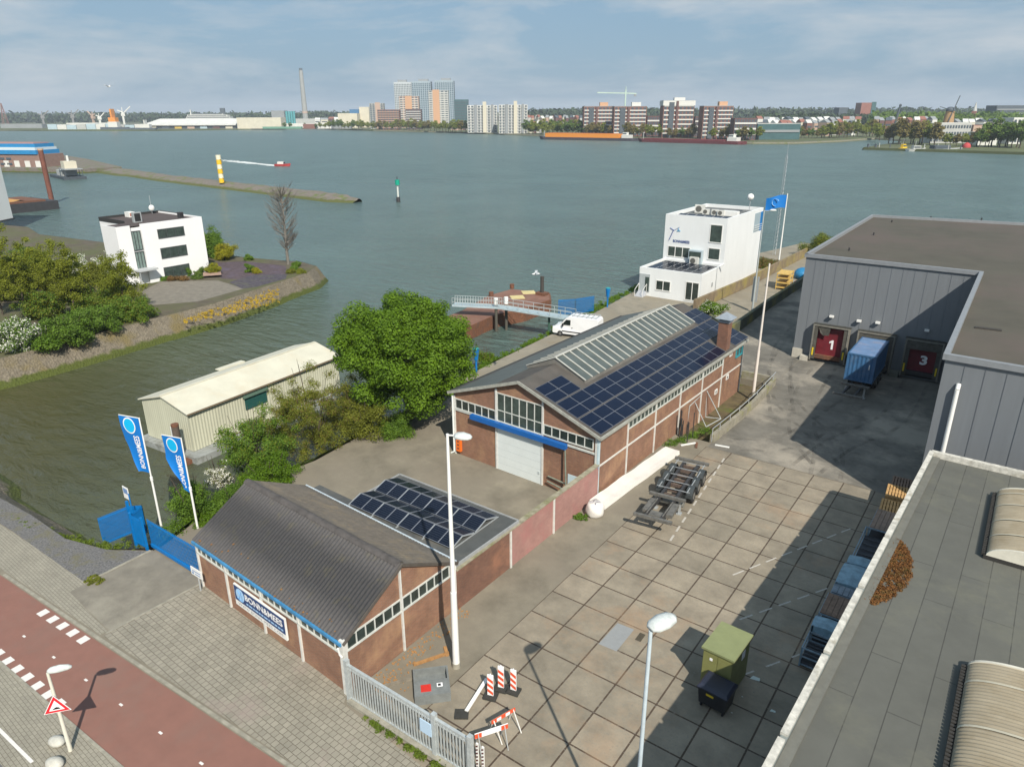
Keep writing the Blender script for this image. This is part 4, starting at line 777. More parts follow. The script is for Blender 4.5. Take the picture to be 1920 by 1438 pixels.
# barrel skylights
gm = mat('weathered polyester sheet', (0.33, 0.285, 0.205), 0.75, 0.25, 1.4, stretch=(0.4, 3, 0.4), stain=(0.23, 0.19, 0.125), stscale=0.8, stpos=(0.45, 0.7), detail=8)
def barrel(label, x0, y0, y1, z, wid=5.4, rise=0.72):
    T = thing('barrel_skylight', label, 'skylight', (x0, y0, z), group='barrel skylights on the low warehouse')
    mb = MB(); L = y1-y0; n = 26; ny = int(L/0.17*6); rows_ = []
    for j in range(ny+1):
        y = L*j/ny; w_ = 0.028*math.sin(2*PI*y/0.17); row = []
        for i in range(n+1):
            t = PI*i/n; c_ = math.cos(t); x = wid/2-wid/2*math.cos(t*0.999); zz = rise*max(0.0, math.sin(t))**0.85
            row.append((x, y, 0.16+zz+w_))
        rows_.append(row)
    mb.loft(rows_, caps=False, closed=False, sm=True); sh = part(T, 'sheet', mb, gm)
    mb = MB(); mb.box(-.08, wid+.08, -.06, L+.06, 0, .2); part(T, 'kerb', mb, mat('dark kerb', (0.03, 0.028, 0.025), 0.9))
    mb = MB(); k = int(L/0.17)
    for i in range(k): mb.box(-.17, -.03, i*.17+.02, i*.17+.12, .1, .26)
    part(T, 'edge_foam', mb, mat('dark kerb', (0, 0, 0)))
    for yy in (0.0, L):
        mb = MB(); pts = [(wid/2-wid/2*math.cos(PI*i/n), yy, 0.17+(rise+.03)*max(0.0, math.sin(PI*i/n))**0.85) for i in range(n+1)]
        mb.add([(p[0], p[1]-.05, p[2]) for p in pts]+[(p[0], p[1]+.05, p[2]) for p in pts], [tuple(range(n+1)), tuple(range(2*n+1, n, -1))]+[(i, i+n+1, i+n+2, i+1) for i in range(n)]); part(T, 'end_cap', mb, mat('cream end cap', (0.68, 0.65, 0.55), 0.7, .15, 2))
    for f in (0.22, 0.45, 0.7, .9):
        mb = MB(); y = L*f; rr = [[(wid/2-wid/2*math.cos(PI*i/n), y+dy, 0.215+rise*max(0.0, math.sin(PI*i/n))**0.85) for i in range(n+1)] for dy in (-.05, .05)]; mb.loft(rr, caps=False, closed=False, sm=True); part(sh, 'lap_joint', mb, mat('pale lap joint', (0.52, 0.48, 0.37), 0.7, .2, 2))
barrel('farther corrugated barrel skylight on the grey low roof, cut by the picture edge', 1.22, 33.9, 40.6, HL-.3)
barrel('nearer and longer corrugated barrel skylight in the corner of the grey low roof', 1.25, 14.0, 25.6, HL-.3)
# moss heap
mossm = mat('rust brown moss', (0.20, 0.085, 0.02), 0.95, 0.5, 9, stain=(0.09, 0.075, 0.02), stscale=3)
rg = random.Random(2); cl = []
for i in range(900):
    t = rg.uniform(0, 1); y = 27.6+t*5.7; wd = 1.15*math.sin(PI*min(1, t*0.95+.05))**0.6; cl.append((PX(y)+.28+rg.uniform(0, wd), y, HL-.28, 0.09))
me = leaves_mesh('moss', cl, 22000, 0.04, 3, mossm, flat=1.0); o = mesh_obj('roof_moss', me); tag(o, kind='stuff', label='rust brown moss patch against the white parapet')
# container crates along the low warehouse
cb = mat('worn blue steel', (0.27, 0.38, 0.47), 0.65, 0.45, 3, stain=(0.24, 0.24, 0.23), stscale=1.6); cbt = mat('blue tarp cover', (0.26, 0.42, 0.52), 0.6, 0.4, 2.5); cbr = mat('brown timber', (0.26, 0.17, 0.12), 0.85, 0.4, 4); ply = mat('raw pallet timber', (0.55, 0.33, 0.13), 0.8, 0.35, 3)
def crate(label, y0, y1, kind, h=1.5, x0=-4.95, w_=1.9):
    T = thing('steel_crate', label, 'crate', (x0+(y0-26)*0.0385, y0, 0), group='steel crates along the low warehouse'); L = y1-y0
    mb = MB()
    for x in (0, w_-.07):
        for y in (0, L-.07): mb.box(x, x+.07, y, y+.07, 0, h)
    for z in (.1, h*.5, h-.07):
        mb.box(0.07, w_-.07, 0.005, .055, z, z+.06); mb.box(.07, w_-.07, L-.055, L-.005, z, z+.06); mb.box(.005, .055, .07, L-.07, z, z+.06); mb.box(w_-.055, w_-.005, .07, L-.07, z, z+.06)
    part(T, 'frame', mb, cb)
    mb = MB()
    if kind == 'open':
        mb.box(.06, w_-.06, .06, L-.06, .12, .3); 
        for i in range(1, 6): mb.box(.1, w_-.1, L*i/6-.03, L*i/6+.03, h-.5, h-.44)
        part(T, 'tray', mb, mat('dark tray', (0.08, 0.09, 0.105), .7, .3, 3))
    elif kind == 'tarp':
        n = 8; rr = []
        for i in range(n+1):
            t = i/n; z = h+.02+.12*math.sin(PI*t)+rg.uniform(-.02, .02); rr.append([(-.05, L*t, h-.5), (-.03, L*t, z-.06), (w_*.3, L*t, z+.03), (w_*.7, L*t, z), (w_+.03, L*t, z-.06), (w_+.05, L*t, h-.5)])
        mb.loft(rr, closed=False); part(T, 'cover', mb, cbt)
    else:
        n = 7
        for i in range(n): mb.box(.04+i*(w_-.08)/n, .02+(i+1)*(w_-.08)/n, .04, L-.04, h-.005, h+.05)
        part(T, 'slatted_lid', mb, {'brown': cbr, 'slat': mat('blue grey slats', (0.24, 0.29, 0.34), .7, .4, 3), 'tan': mat('tan slats', (0.28, 0.20, 0.15), .8, .3, 3)}[kind])
    mb = MB(); mb.box(.08, w_-.08, .065, L-.065, .13, h-.55); part(T, 'load', mb, mat('dark load', (0.05, 0.055, 0.065), .8, .4, 2))  # dark blue grey block standing inside the crate frame
yy = lambda px, py, z=1.5: G(px, py, z)[1]
cuts = [(1523, 1208), (1530, 1172), (1537, 1150), (1548, 1108), (1556, 1090), (1578, 1054), (1590, 1040), (1622, 985), (1648, 951)]
specs = [('open', 'low blue crate nearest the green cabinet', 1.1), ('tarp', 'blue covered crate second from the cabinet end', 1.4), ('brown', 'crate with brown plank lid among the blue ones', 1.5), ('slat', 'crate with blue grey slatted lid', 1.5), ('tarp', 'teal covered crate in the middle of the row', 1.6), ('tarp', 'pale blue covered crate next to the open cage', 1.6), ('open', 'wide open blue cage crate', 1.5), ('tan', 'crate with tan slatted lid beside the timber pallets', 1.4)]
for i, (kd, lab, h_) in enumerate(specs): crate(lab, yy(*cuts[i])+.05, yy(*cuts[i+1])-.03, kd, h_)
for i, (y0, h_, lab) in enumerate(((45.2, 1.1, 'orange timber pallet stack nearest the crates'), (47.2, 1.3, 'middle orange timber pallet stack'), (49.3, 0.9, 'brown timber pallet stack farthest from the crates'))):
    T = thing('pallet_stack', lab, 'pallets', (-4.3, y0, 0), R_(4), group='timber pallets'); n = int(h_/.15)
    for k in range(n):
        mb = MB(); z = k*.15+.01
        for j in range(7): mb.box(j*.18, j*.18+.13, 0, 1.8, z+.11, z+.135)
        for yb_ in (0, .85, 1.7): mb.box(0, 1.21, yb_, yb_+.1, z, z+.11)
        part(T, 'pallet', mb, ply if i < 2 else cbr)
# container on chassis at dock 2
def wheel(T, c, r=.5, w_=.3, ax=(1, 0, 0)):
    a = Vector(ax)*w_/2; c = Vector(c); mb = MB(); mb.cyl(c-a, c+a, r, n=20); wp = part(T, 'wheel', mb, black); mb = MB(); mb.cyl(c-a*1.04, c+a*1.04, r*.5, n=16); part(wp, 'rim', mb, mat('grey rim', (0.18, 0.18, 0.17), .5, .3, 4)); return wp
def chassis(T, L, gooseneck=True, axles=(1.2, 2.5, 3.8), frm=dark, zf=1.1, full=True):
    """container trailer, coupling end at y=0, rear at y=L, width 2.5"""
    for s_ in (-1, 1):
        mb = MB(); g_ = 3.0 if gooseneck else 0
        mb.box(s_*.5-.09, s_*.5+.09, g_, L, zf-.35, zf)
        if g_: mb.add([(s_*.5-.07, 0.2, zf+.0), (s_*.5+.07, 0.2, zf), (s_*.5+.07, g_, zf-.3), (s_*.5-.07, g_, zf-.3), (s_*.5-.07, 0.2, zf+.16), (s_*.5+.07, .2, zf+.16), (s_*.5+.07, g_, zf), (s_*.5-.07, g_, zf)], [(0, 3, 2, 1), (4, 5, 6, 7), (0, 1, 5, 4), (2, 3, 7, 6), (1, 2, 6, 5), (3, 0, 4, 7)])
        part(T, 'main_beam', mb, frm)
    mb = MB()
    for y, hw in ((0.1, 1.22), (g_+.1, 1.2), (L-.15, 1.22)):
        mb = MB(); mb.box(-hw, hw, y-.11, y+.11, zf-.02, zf+.16); part(T, 'bolster', mb, mat('worn grey steel', (0.16, 0.155, 0.14), .6, .5, 4))
    mb = MB(); y = g_+.8
    while y < L-.4: mb.box(-.41, .41, y-.06, y+.06, zf-.3, zf-.08); y += .75
    part(T, 'cross_members', mb, mat('rust streaked steel', (0.14, 0.10, 0.08), .8, .5, 4))
    if full:
        mb = MB()
        for s_ in (-1, 1): mb.bar((s_*.95, L-4.7, zf+.02), (s_*.95, L-.2, zf+.02), .05, .05)
        for k in range(5): mb.bar((-1.1, L-4.6+k*1.05, zf+.0), (1.1, L-4.6+k*1.05, zf+.0), .04, .04)
        part(T, 'side_rails', mb, steel)
        mb = MB(); mb.cyl((-1.0, g_+.55, .62), (1.0, g_+.55, .62), .2, n=12); mb.cyl((-.9, g_+1.0, .6), (.2, g_+1.0, .6), .16, n=12); part(T, 'air_tanks', mb, mat('grey tank', (0.20, 0.20, 0.18), .5, .3, 3))
    for s_ in (-1, 1):
        mb = MB(); mb.box(s_*.8-.07, s_*.8+.07, g_+.25, g_+.4, 0.08, zf-.1); mb.box(s_*.8-.16, s_*.8+.16, g_+.15, g_+.5, 0, .08); part(T, 'landing_leg', mb, steel)
    for a in axles:
        mb = MB(); mb.cyl((-1.0, L-a, .5), (1.0, L-a, .5), .08); part(T, 'axle', mb, dark)
        for s_ in (-1, 1):
            wheel(T, (s_*1.02, L-a, .5), w_=.38)
            mb = MB(); rr = []
            for i in range(9):
                t = PI*(i/8); rr.append([(s_*1.02-.22, L-a-.6*math.cos(t), .55+.6*math.sin(t)), (s_*1.02+.22, L-a-.6*math.cos(t), .55+.6*math.sin(t)), (s_*1.02+.22, L-a-.63*math.cos(t), .55+.63*math.sin(t)), (s_*1.02-.22, L-a-.63*math.cos(t), .55+.63*math.sin(t))])
            mb.loft(rr, sm=False); part(T, 'mudguard', mb, mat('grey mudguard', (0.05, 0.058, 0.06), .45, .3, 2))
T = thing('container_trailer', 'empty grey container trailer parked in the sunny yard beside the white sheet', 'trailer', (-15.35, 35.7, 0), R_(7.0))
chassis(T, 9.0)
mb = MB()
for s_ in (-1, 1):
    mb.box(s_*.75-.2, s_*.75+.2, 1.0, 2.6, .9, 1.12); mb.cyl((s_*.5, .4, 1.25), (s_*.5, 2.6, 1.15), .05)
mb.box(-.4, .4, .5, 1.1, 1.0, 1.14); part(T, 'gooseneck_plates', mb, mat('worn grey steel', (0, 0, 0)))
T = thing('dock_trailer', 'container trailer standing under the blue container at the middle dock', 'trailer', (-10.3, 64.3, 0), R_(0))
chassis(T, 10.8, axles=(1.4, 2.7, 4.0), full=False)
T = thing('shipping_container', 'blue corrugated shipping container backed into the middle dock', 'container', (-10.3, 68.3, 1.27))
ctb = mat('container blue', (0.035, 0.125, 0.27), 0.55, 0.3, 1.5, stain=(0.08, 0.13, 0.2), stscale=1.0); ctr = mat('container roof blue', (0.14, 0.24, 0.42), 0.55, 0.25, 1.2, stain=(0.24, 0.25, 0.33), stscale=.9)
def cwall(mb, fn, L, h, n, amp=.035):
    vs = []; fs_ = []; k = n*4
    for i in range(k+1):
        q = [0, 1, 1, 0][i % 4]*amp; a = L*i/k; vs += [fn(a, q, 0), fn(a, q, h)]
    for i in range(k): fs_.append((2*i, 2*i+2, 2*i+3, 2*i+1))
    mb.add(vs, fs_)
mb = MB(); cwall(mb, lambda a, q, z: (-1.17+a, .03+q, z+.15), 2.34, 2.3, 7); part(T, 'end_wall', mb, ctb)
for s_ in (-1, 1):
    mb = MB(); cwall(mb, lambda a, q, z: (s_*(1.19-q), .05+a, z+.15), 5.9, 2.3, 18); part(T, 'side_wall', mb, ctb)
mb = MB(); mb.box(-1.12, 1.12, .1, 5.95, 2.47, 2.56); part(T, 'roof', mb, ctr)
mb = MB()
for s_ in (-1, 1):
    mb.box(s_*1.16-.06, s_*1.16+.06, 0, .16, 0, 2.59); mb.box(s_*1.16-.06, s_*1.16+.06, 5.9, 6.06, 0, 2.59); mb.box(s_*1.16-.055, s_*1.16+.055, .16, 5.9, 0, .15); mb.box(s_*1.16-.055, s_*1.16+.055, .16, 5.9, 2.48, 2.585)
mb.box(-1.1, 1.1, 0.005, .12, 0, .15); mb.box(-1.1, 1.1, .005, .12, 2.45, 2.585); mb.box(-1.1, 1.1, 5.92, 6.05, 2.45, 2.585); part(T, 'frame', mb, mat('container frame blue', (0.05, 0.14, 0.28), .5, .3, 2))
mb = MB(); mb.box(-1.1, 1.1, 5.94, 6.04, .1, 2.45); part(T, 'door', mb, ctb)
mb = MB(); mb.box(.72, .78, -.005, .03, 1.3, 1.75); part(T, 'marking', mb, signw)
# ================================================================== STREET AND YARD THINGS
def lamp_pole(name, label, loc, h, r0=.11, r1=.06, col=whitepaint, grp=None):
    T = thing(name, label, 'street lamp', loc, group=grp); mb = MB(); mb.cyl((0, 0, -.05), (0, 0, h*.35), r0, r0*.85, 12); mb.cyl((0, 0, h*.35), (0, 0, h), r0*.7, r1, 12); part(T, 'pole', mb, col); mb = MB(); mb.cyl((0, 0, -.02), (0, 0, .25), r0*1.3, r0*1.15, 12); part(T, 'base', mb, kerbm); return T
lampw = mat('lamp housing', (0.62, 0.66, 0.64), 0.45, 0.25, 6)
# tall floodlight near wall
T = lamp_pole('yard_lamp', 'tall white lamp pole rising in front of the solar panel annex', (-17.92, 20.1, 0), 12.1, .17, .06)
mb = MB(); mb.bar((0, 0, 12.05), (.6, .2, 12.1), .06, .05); part(T, 'arm', mb, whitepaint)
def flood(T, c, ang, ln=1.0, wd=.62, name='lamp_head'):
    ca, sa = math.cos(ang), math.sin(ang); rr = []
    for k, (x, w_, h) in enumerate(((0, .45, .08), (.15, .85, .17), (.5, 1.0, .2), (.85, .8, .14), (1.0, .35, .06))):
        ring = []
        for i in range(10):
            t = 2*PI*i/10; a = x*ln; b_ = math.cos(t)*w_*wd/2; z = math.sin(t)*h*(1.0 if math.sin(t) > 0 else .45); ring.append((c[0]+a*ca-b_*sa, c[1]+a*sa+b_*ca, c[2]+z))
        rr.append(ring)
    mb = MB(); mb.loft(rr, sm=True); part(T, name, mb, lampw)
flood(T, (.3, .1, 12.05), R_(20), .75, .55)
T = lamp_pole('yard_lamp', 'lamp pole with broad speckled head in front, cut by the bottom edge', (-6.55, 15.75, 0), 10.6, .10, .06, mat('pale blue grey pole', (0.52, 0.60, 0.64), .5, .15, 3))
flood(T, (.0, -.05, 10.68), R_(72), 1.0, .62)
T = lamp_pole('yard_lamp', 'thin pinkish white pole at the retaining wall beside the docks', (-18.0, 62.9, 0), 12.2, .15, .07, mat('pinkish white pole', (0.70, 0.64, 0.58), .5, .1, 3))
T = lamp_pole('yard_lamp', 'grey lamp pole in front of the white river office wall', (-27.8, 92.0, 0), 13.0, .14, .07, mat('grey pole', (0.38, 0.42, 0.42), .5, .1, 3))
mb = MB(); mb.bar((0, 0, 12.95), (.9, .5, 13.0), .08, .07); part(T, 'arm', mb, steel); flood(T, (.6, .3, 13.0), R_(29), .8, .3)
for x, y in ((.3, .1), (-.25, .2)):
    mb = MB(); mb.box(x-.1, x+.1, y-.1, y+.1, 1.3, 4.6); part(T, 'cabinet', mb, steel)
# street lamp with traffic sign
T = thing('street_lamp', 'low white street lamp with traffic sign beside the red cycle path', 'street lamp', (-27.75, 7.15, 0))
mb = MB(); mb.cyl((0, 0, 0), (0, 0, 4.05), .085, .055, 12); part(T, 'pole', mb, mat('cream white pole', (0.68, 0.66, 0.56), .5, .1, 3)); flood(T, (0, 0, 4.1), R_(55), .85, .3)
T = thing('traffic_sign', 'red and white triangular speed bump warning sign on the street lamp pole', 'traffic sign', (-27.75, 7.15, 2.45))
az_ = R_(52); er = Vector((math.cos(az_), math.sin(az_), 0)); nn = Vector((math.sin(az_), -math.cos(az_), 0))
def tri(s_, off, dz=0): 
    P = [(-s_/2, -s_*.2887), (s_/2, -s_*.2887), (0, s_*.5774)]; return [tuple(er*a+Vector((0, 0, b_+dz))+nn*off) for a, b_ in P]
def triprism(s_, o0, o1):
    mb = MB(); a = tri(s_, o0); b_ = tri(s_, o1); mb.add(a+b_, [(0, 2, 1), (3, 4, 5), (0, 1, 4, 3), (1, 2, 5, 4), (2, 0, 3, 5)]); return mb
part(T, 'edge_border', triprism(.98, .10, .12), signw); part(T, 'red_border', triprism(.90, .12, .126), mat('sign red', (0.62, 0.02, 0.03), .45)); part(T, 'face', triprism(.56, .126, .132), signw)
mb = MB(); pts = [(-.17, -.11), (-.12, -.07), (.0, .0), (.09, -.03), (.15, -.11)]; mb.add([tuple(er*a+Vector((0, 0, b_))+nn*.137) for a, b_ in pts], [(0, 4, 3, 2, 1)][::1]); mb.add([tuple(er*a+Vector((0, 0, b_))+nn*.137) for a, b_ in pts], [(0, 1, 2, 3, 4)]); part(T, 'bump_symbol', mb, mat('sign black', (0.01, 0.01, 0.01), .5))
stone = mat('pale stone', (0.55, 0.54, 0.48), .85, .3, 3, bump=.3)
for (px, py, r, lab) in ((107, 1391, .33, 'pale rounded stone block right behind the street lamp foot'), (103, 1432, .35, 'pale rounded stone block nearest the bottom left corner')):
    p = G(px, py, .1); mb = MB(); mb.sphere((0, 0, .16), r, 14, 8, sc=(1.15, .8, .6)); 
    solo('stone_block', mb, stone, lab, 'stone block', (p[0], p[1], 0), R_(20), group='stone blocks')
# flags
FB = [((-42.1, 19.0, -.5), 'banner nearer the blue gate corner, farther left over the water', 7.75), ((-39.85, 20.2, -.55), 'banner nearer the corrugated roof, second from the left', 6.9)]
flagblue = mat('flag blue', (0.0, 0.17, 0.55), .6, .12, 1)
def banner_flag(label, base, h, fw, fh, ang, drop, seed, taper=0.45):
    T = thing('banner_flag', label, 'flag', base, group='tall banner flags'); mb = MB(); mb.cyl((0, 0, 0), (0, 0, h*.45), .075, .065, 10); mb.cyl((0, 0, h*.45), (0, 0, h), .05, .04, 10); part(T, 'pole', mb, whitepaint)
    mb = MB(); mb.cyl((0, 0, h*.45-.1), (0, 0, h*.45+.15), .09, .09, 10); part(T, 'pole_collar', mb, whitepaint)
    d = Vector((math.cos(ang), math.sin(ang), 0)); nv = Vector((-d.y, d.x, 0)); mb = MB(); mb.cyl((0, 0, h-.03), tuple(d*(fw+.05)+Vector((0, 0, h-.03))), .028); part(T, 'cross_bar', mb, whitepaint)
    nx, nz_ = 8, 24
    def S_(u, v):     # u across, v down
        wv = (0.10*math.sin(v*4.2+u*2.2+seed)+.05*math.sin(v*9+seed))*u*(0.3+v)
        ww = fw*(1-taper*max(0, v-.45)/.55*(u)); p = d*(.07+u*ww)+nv*wv; return Vector((p.x, p.y, h-.06-v*fh*(1-.0*u)-(.22*u*v*v*fh*.0)+u*drop*v*v))
    vs = []; 
    for j in range(nz_+1):
        for i in range(nx+1): vs.append(tuple(S_(i/nx, j/nz_)))
    mb = MB(); mb.add(vs, [(j*(nx+1)+i, j*(nx+1)+i+1, (j+1)*(nx+1)+i+1, (j+1)*(nx+1)+i) for j in range(nz_) for i in range(nx)], 0, True); cl = part(T, 'cloth', mb, flagblue)
    # printed marks follow the cloth: text is laid out in (u, v) space and seen from the reverse side
    side = -1 if nv.dot(Vector((0-base[0], 0-base[1], 0))) < 0 else 1
    def lay(mbx, off):
        mbx.xf(lambda a, b_, c_: tuple(S_(min(1.2, max(0, a)), b_)+nv*side*(off))); return mbx
    tm = text_mb('BONN&MEES', (0, 0, 0), (1, 0, 0), (0, 1, 0), .60, 0.30, 0.0, .02)
    # text runs up the flag: reading x -> v upwards, text y -> u ; mirrored because the cloth shows its back
    tm.v = [(0.14+y, 0.93-x, 0) for x, y, z in tm.v]; part(cl, 'lettering', lay(tm, .025), signw)
    dm = MB(); n = 28; dm.add([(0.52+.30*math.cos(2*PI*i/n), .155+.30*fw/fh*math.sin(2*PI*i/n)*1.15, 0) for i in range(n)], [tuple(range(n))]); part(cl, 'logo_ring', lay(dm, .022), signw)
    dm = MB(); dm.add([(0.52+.255*math.cos(2*PI*i/n), .155+.255*fw/fh*math.sin(2*PI*i/n)*1.15, 0) for i in range(n)], [tuple(range(n))]); part(cl, 'logo_disc', lay(dm, .030), cyan)
banner_flag('blue banner flag nearer the water, left one of the pair', (-42.1, 19.0, -.6), 7.7, 1.6, 3.75, R_(196), .0, .5, .5)
banner_flag('blue banner flag nearer the corrugated roof, right one of the pair', (-39.85, 20.2, -.6), 6.5, 1.5, 3.8, R_(196), .45, 2.1, .85)
# blue fence and gate
bluef = mat('blue steel bars', (0.0, 0.16, 0.46), .45, .15, 2)
def bar_fence(T, pts, h, step=.13, name='fence_panel', th=.035, m=bluef, z0=.08, rail=True, top=0.0, label=None):
    for a, b_ in zip(pts[:-1], pts[1:]):
        a = Vector(a); b_ = Vector(b_); L = (b_-a).length; n = max(1, int(L/step)); mb = MB()
        za = a.z if len(a) > 2 else 0; 
        for i in range(n+1):
            p = a.lerp(b_, i/n); mb.box(p.x-th/2, p.x+th/2, p.y-th/2, p.y+th/2, p.z+z0, p.z+h+top)
        if rail:
            for f in (.1, .93): mb.bar((a.x, a.y, a.z+h*f), (b_.x, b_.y, b_.z+h*f), .06, .05)
        part(T, name, mb, m, label)
T = thing('blue_fence', 'blue bar fence sweeping out over the basin bank beside the driveway', 'fence', (0, 0, 0))
bar_fence(T, [(-42.8, 15.7, -.6), (-42.0, 17.2, -.2), (-41.0, 17.6, -.0), (-40.5, 16.6, 0), (-39.5, 16.65, 0)], 2.0, .062)
for x, y in ((-42.0, 17.2), (-40.5, 16.6), (-39.4, 16.7)):
    mb = MB(); mb.box(x-.07, x+.07, y-.07, y+.07, -.6, 2.15); part(T, 'post', mb, bluef)
T = thing('blue_gate', 'blue barred sliding gate across the driveway beside the low workshop', 'gate', (0, 0, 0))
bar_fence(T, [(-39.2, 16.95, 0.0), (-33.45, 17.0, 0)], 2.0, .15, 'gate_leaf', .035)
mb = MB(); mb.box(-39.3, -33.4, 16.9, 17.04, .08, .28); part(T, 'bottom_rail', mb, bluef)
mb = MB(); mb.box(-33.42, -33.2, 16.85, 17.1, 0, 2.3); part(T, 'post', mb, bluef)
T = thing('small_blue_sign', 'small striped sign on a blue post behind the blue gate', 'sign', (-41.0, 17.0, 0))
mb = MB(); mb.cyl((0, 0, -.2), (0, 0, 3.1), .04); part(T, 'post', mb, bluef)
mb = MB(); mb.box(-.62, 0, -.02, .02, 2.65, 3.45); part(T, 'plate', mb, whitepaint); mb = MB(); mb.box(-.56, -.06, -.026, -.02, 3.0, 3.35); part(T, 'print', mb, mat('faded blue print', (0, 0, 0)))
# palisade fence by the street
T = thing('yard_fence', 'grey galvanised bar fence between the pavement and the paved yard', 'fence', (0, 0, 0)); fy = lambda x: 15.95-.03*(x+20.5)*0
palef = mat('pale galvanised bars', (0.50, 0.54, 0.54), .5, .25, 5, metal=.2)
bar_fence(T, [(-20.4, 15.75, 0), (-15.35, 15.75, 0), (-13.55, 15.78, 0)], 1.95, .16, 'fence_panel', .05, palef, top=.02)
for x in (-20.45, -15.35, -13.5):
    mb = MB(); mb.box(x-.1, x+.1, 15.66, 15.86, 0, 2.25); part(T, 'post', mb, palef)
mb = MB(); mb.bar((-20.4, 15.75, 2.0), (-13.5, 15.78, 2.0), .12, .09); part(T, 'top_rail', mb, palef)
mb = MB(); mb.bar((-20.4, 15.7, .0), (-13.5, 15.7, 0), .4, .3); part(T, 'footing', mb, kerbm)
mb = MB(); mb.box(-16.0, -15.4, 15.6, 15.64, 1.1, 1.75); part(T, 'plate', mb, mat('pale blue sheet', (0.45, 0.6, 0.75), .5))
T = thing('checkered_post', 'white post with red and black chevron wrap at the fence end', 'post', (-13.35, 16.0, 0))
for k, x in enumerate((0, .28)):
    mb = MB(); mb.box(x-.05, x+.05, -.03, .03, 0, 1.75); for_ = part(T, 'plank', mb, whitepaint); mb = MB()
    for i in range(9): mb.add([(x-.055, -.036, .1+i*.18), (x+.055, -.036, .18+i*.18), (x+.055, -.036, .26+i*.18), (x-.055, -.036, .18+i*.18)], [(0, 1, 2, 3)])
    part(for_, 'chevrons', mb, mat('black red stripe', (0.12, 0.02, 0.02), .6, .5, 6))
# junk in the corner of the yard
woodp = mat('brick debris', (0.42, 0.22, 0.08), .9, .4, 6)
rg = random.Random(77)
mb = MB(); a, b_ = Vector((-17.95, 20.7)), Vector((-18.6, 19.0))
lumber = [((-19.6, 18.95, .06), (-18.75, 20.55, .06), 'orange board lying by the brick wall, longer one'), ((-19.2, 20.75, .05), (-18.7, 20.35, .05), 'short yellow board lying by the brick wall'), ((-19.9, 17.0, .04), (-19.0, 18.4, .04), 'grey weathered board nearest the fence post')]
for a, b_, lab in lumber:
    d = Vector(b_)-Vector(a); mb = MB(); mb.bar((0, 0, 0), tuple(d), .16, .08); solo('board', mb, woodp if 'grey' not in lab else mat('grey board', (0.25, 0.22, 0.17), .9, .4, 4), lab, 'board', a, group='boards on the ground')
# rubble: loose bits along the wall
me_ = MB()
for i in range(260):
    x = rg.uniform(-20.55, -19.7) if i < 200 else rg.uniform(-20.5, -18.5); y = rg.uniform(16.2, 23.5) if i < 200 else rg.uniform(16, 18.6); r = rg.uniform(.015, .05); me_.box(x-r, x+r, y-r*.6, y+r*.6, 0, r, rz=rg.uniform(0, 3))
struct('brick_rubble', me_, woodp, 'stuff')
# open grey cable box with stickers
T = thing('grey_cable_box', 'open grey box with a red sticker lying on the yard', 'box', (-17.9, 18.35, 0), R_(46))
gb = mat('grey painted box', (0.20, 0.215, 0.21), .55, .25, 3)
mb = MB(); mb.box(-.8, .8, -.85, .85, 0, .12); mb.box(-.8, -.72, -.85, .85, .12, .5); mb.box(.72, .8, -.85, .85, .12, .5); mb.box(-.72, .72, .77, .85, .12, .5); mb.box(-.72, .72, -.85, -.77, .12, .5); mb.box(-.72, .72, -.77, .05, .38, .5); part(T, 'casing', mb, gb)
mb = MB(); mb.box(-.5, -.05, -.62, -.2, .5, .515); part(T, 'red_sticker', mb, red)
mb = MB(); mb.box(.22, .48, -.42, -.2, .5, .515); st = part(T, 'white_sticker', mb, signw); mb = MB(); mb.box(.27, .4, -.38, -.25, .515, .52); part(st, 'print', mb, mat('sign black', (0, 0, 0)))
# traffic barrier boards
rw = mat('barrier red orange', (0.70, 0.09, 0.03), .5, .08, 4)
def barrier(label, loc, rz, h=1.25):
    T = thing('barrier_board', label, 'barrier board', loc, rz, group='striped barrier boards'); mb = MB(); mb.box(-.3, .3, -.25, .25, 0, .1); part(T, 'foot', mb, mat('black rubber foot', (0.04, 0.04, 0.035), .9, .3, 5)); mb = MB(); mb.box(-.14, .14, -.03, .03, .12, h); bd = part(T, 'board', mb, signw)
    for k, z in enumerate((.2, .52, .84)):
        for f in (-1, 1):
            mb = MB(); mb.add([(-.135, f*.034, z+.12), (.135, f*.034, z-.05), (.135, f*.034, z+.12), (-.135, f*.034, z+.29)], [(0, 1, 2, 3) if f < 0 else (3, 2, 1, 0)]); part(bd, 'stripe', mb, rw)
    mb = MB(); mb.cyl((0, 0, h), (0, 0, h+.06), .03); part(T, 'handle', mb, signw)
barrier('red and white barrier board at the front, nearest the lying plank', (-15.45, 19.55, 0), R_(18))
barrier('red and white barrier board at the back, tallest looking in the middle', (-15.35, 20.2, 0), R_(18), 1.3)
barrier('red and white barrier board on the right of the trio', (-14.8, 20.4, 0), R_(12))
mb = MB(); mb.bar((0, 0, .12), (-.35, 1.9, .25), .16, .06); solo('plank', mb, whitepaint, 'pinkish white plank lying with one end on a rubber foot', 'plank', (-15.75, 18.2, 0))
mb = MB(); mb.box(-.3, .3, -.25, .25, 0, .1); solo('rubber_block', mb, mat('black rubber foot', (0, 0, 0)), 'empty black rubber block under the lying plank', 'rubber block', (-15.85, 18.0, 0), R_(35))
T = thing('folding_barrier', 'red and white folding barrier leaning at the end of the grey fence', 'barrier', (-14.1, 16.9, 0), R_(58))
mb = MB(); mb.box(-.1, 1.35, -.02, .02, .75, 1.0); bd = part(T, 'board', mb, signw)
for x in (-.1, 1.05):
    mb = MB(); mb.box(x, x+.3, -.026, -.02, .76, .99); part(bd, 'stripe', mb, rw)
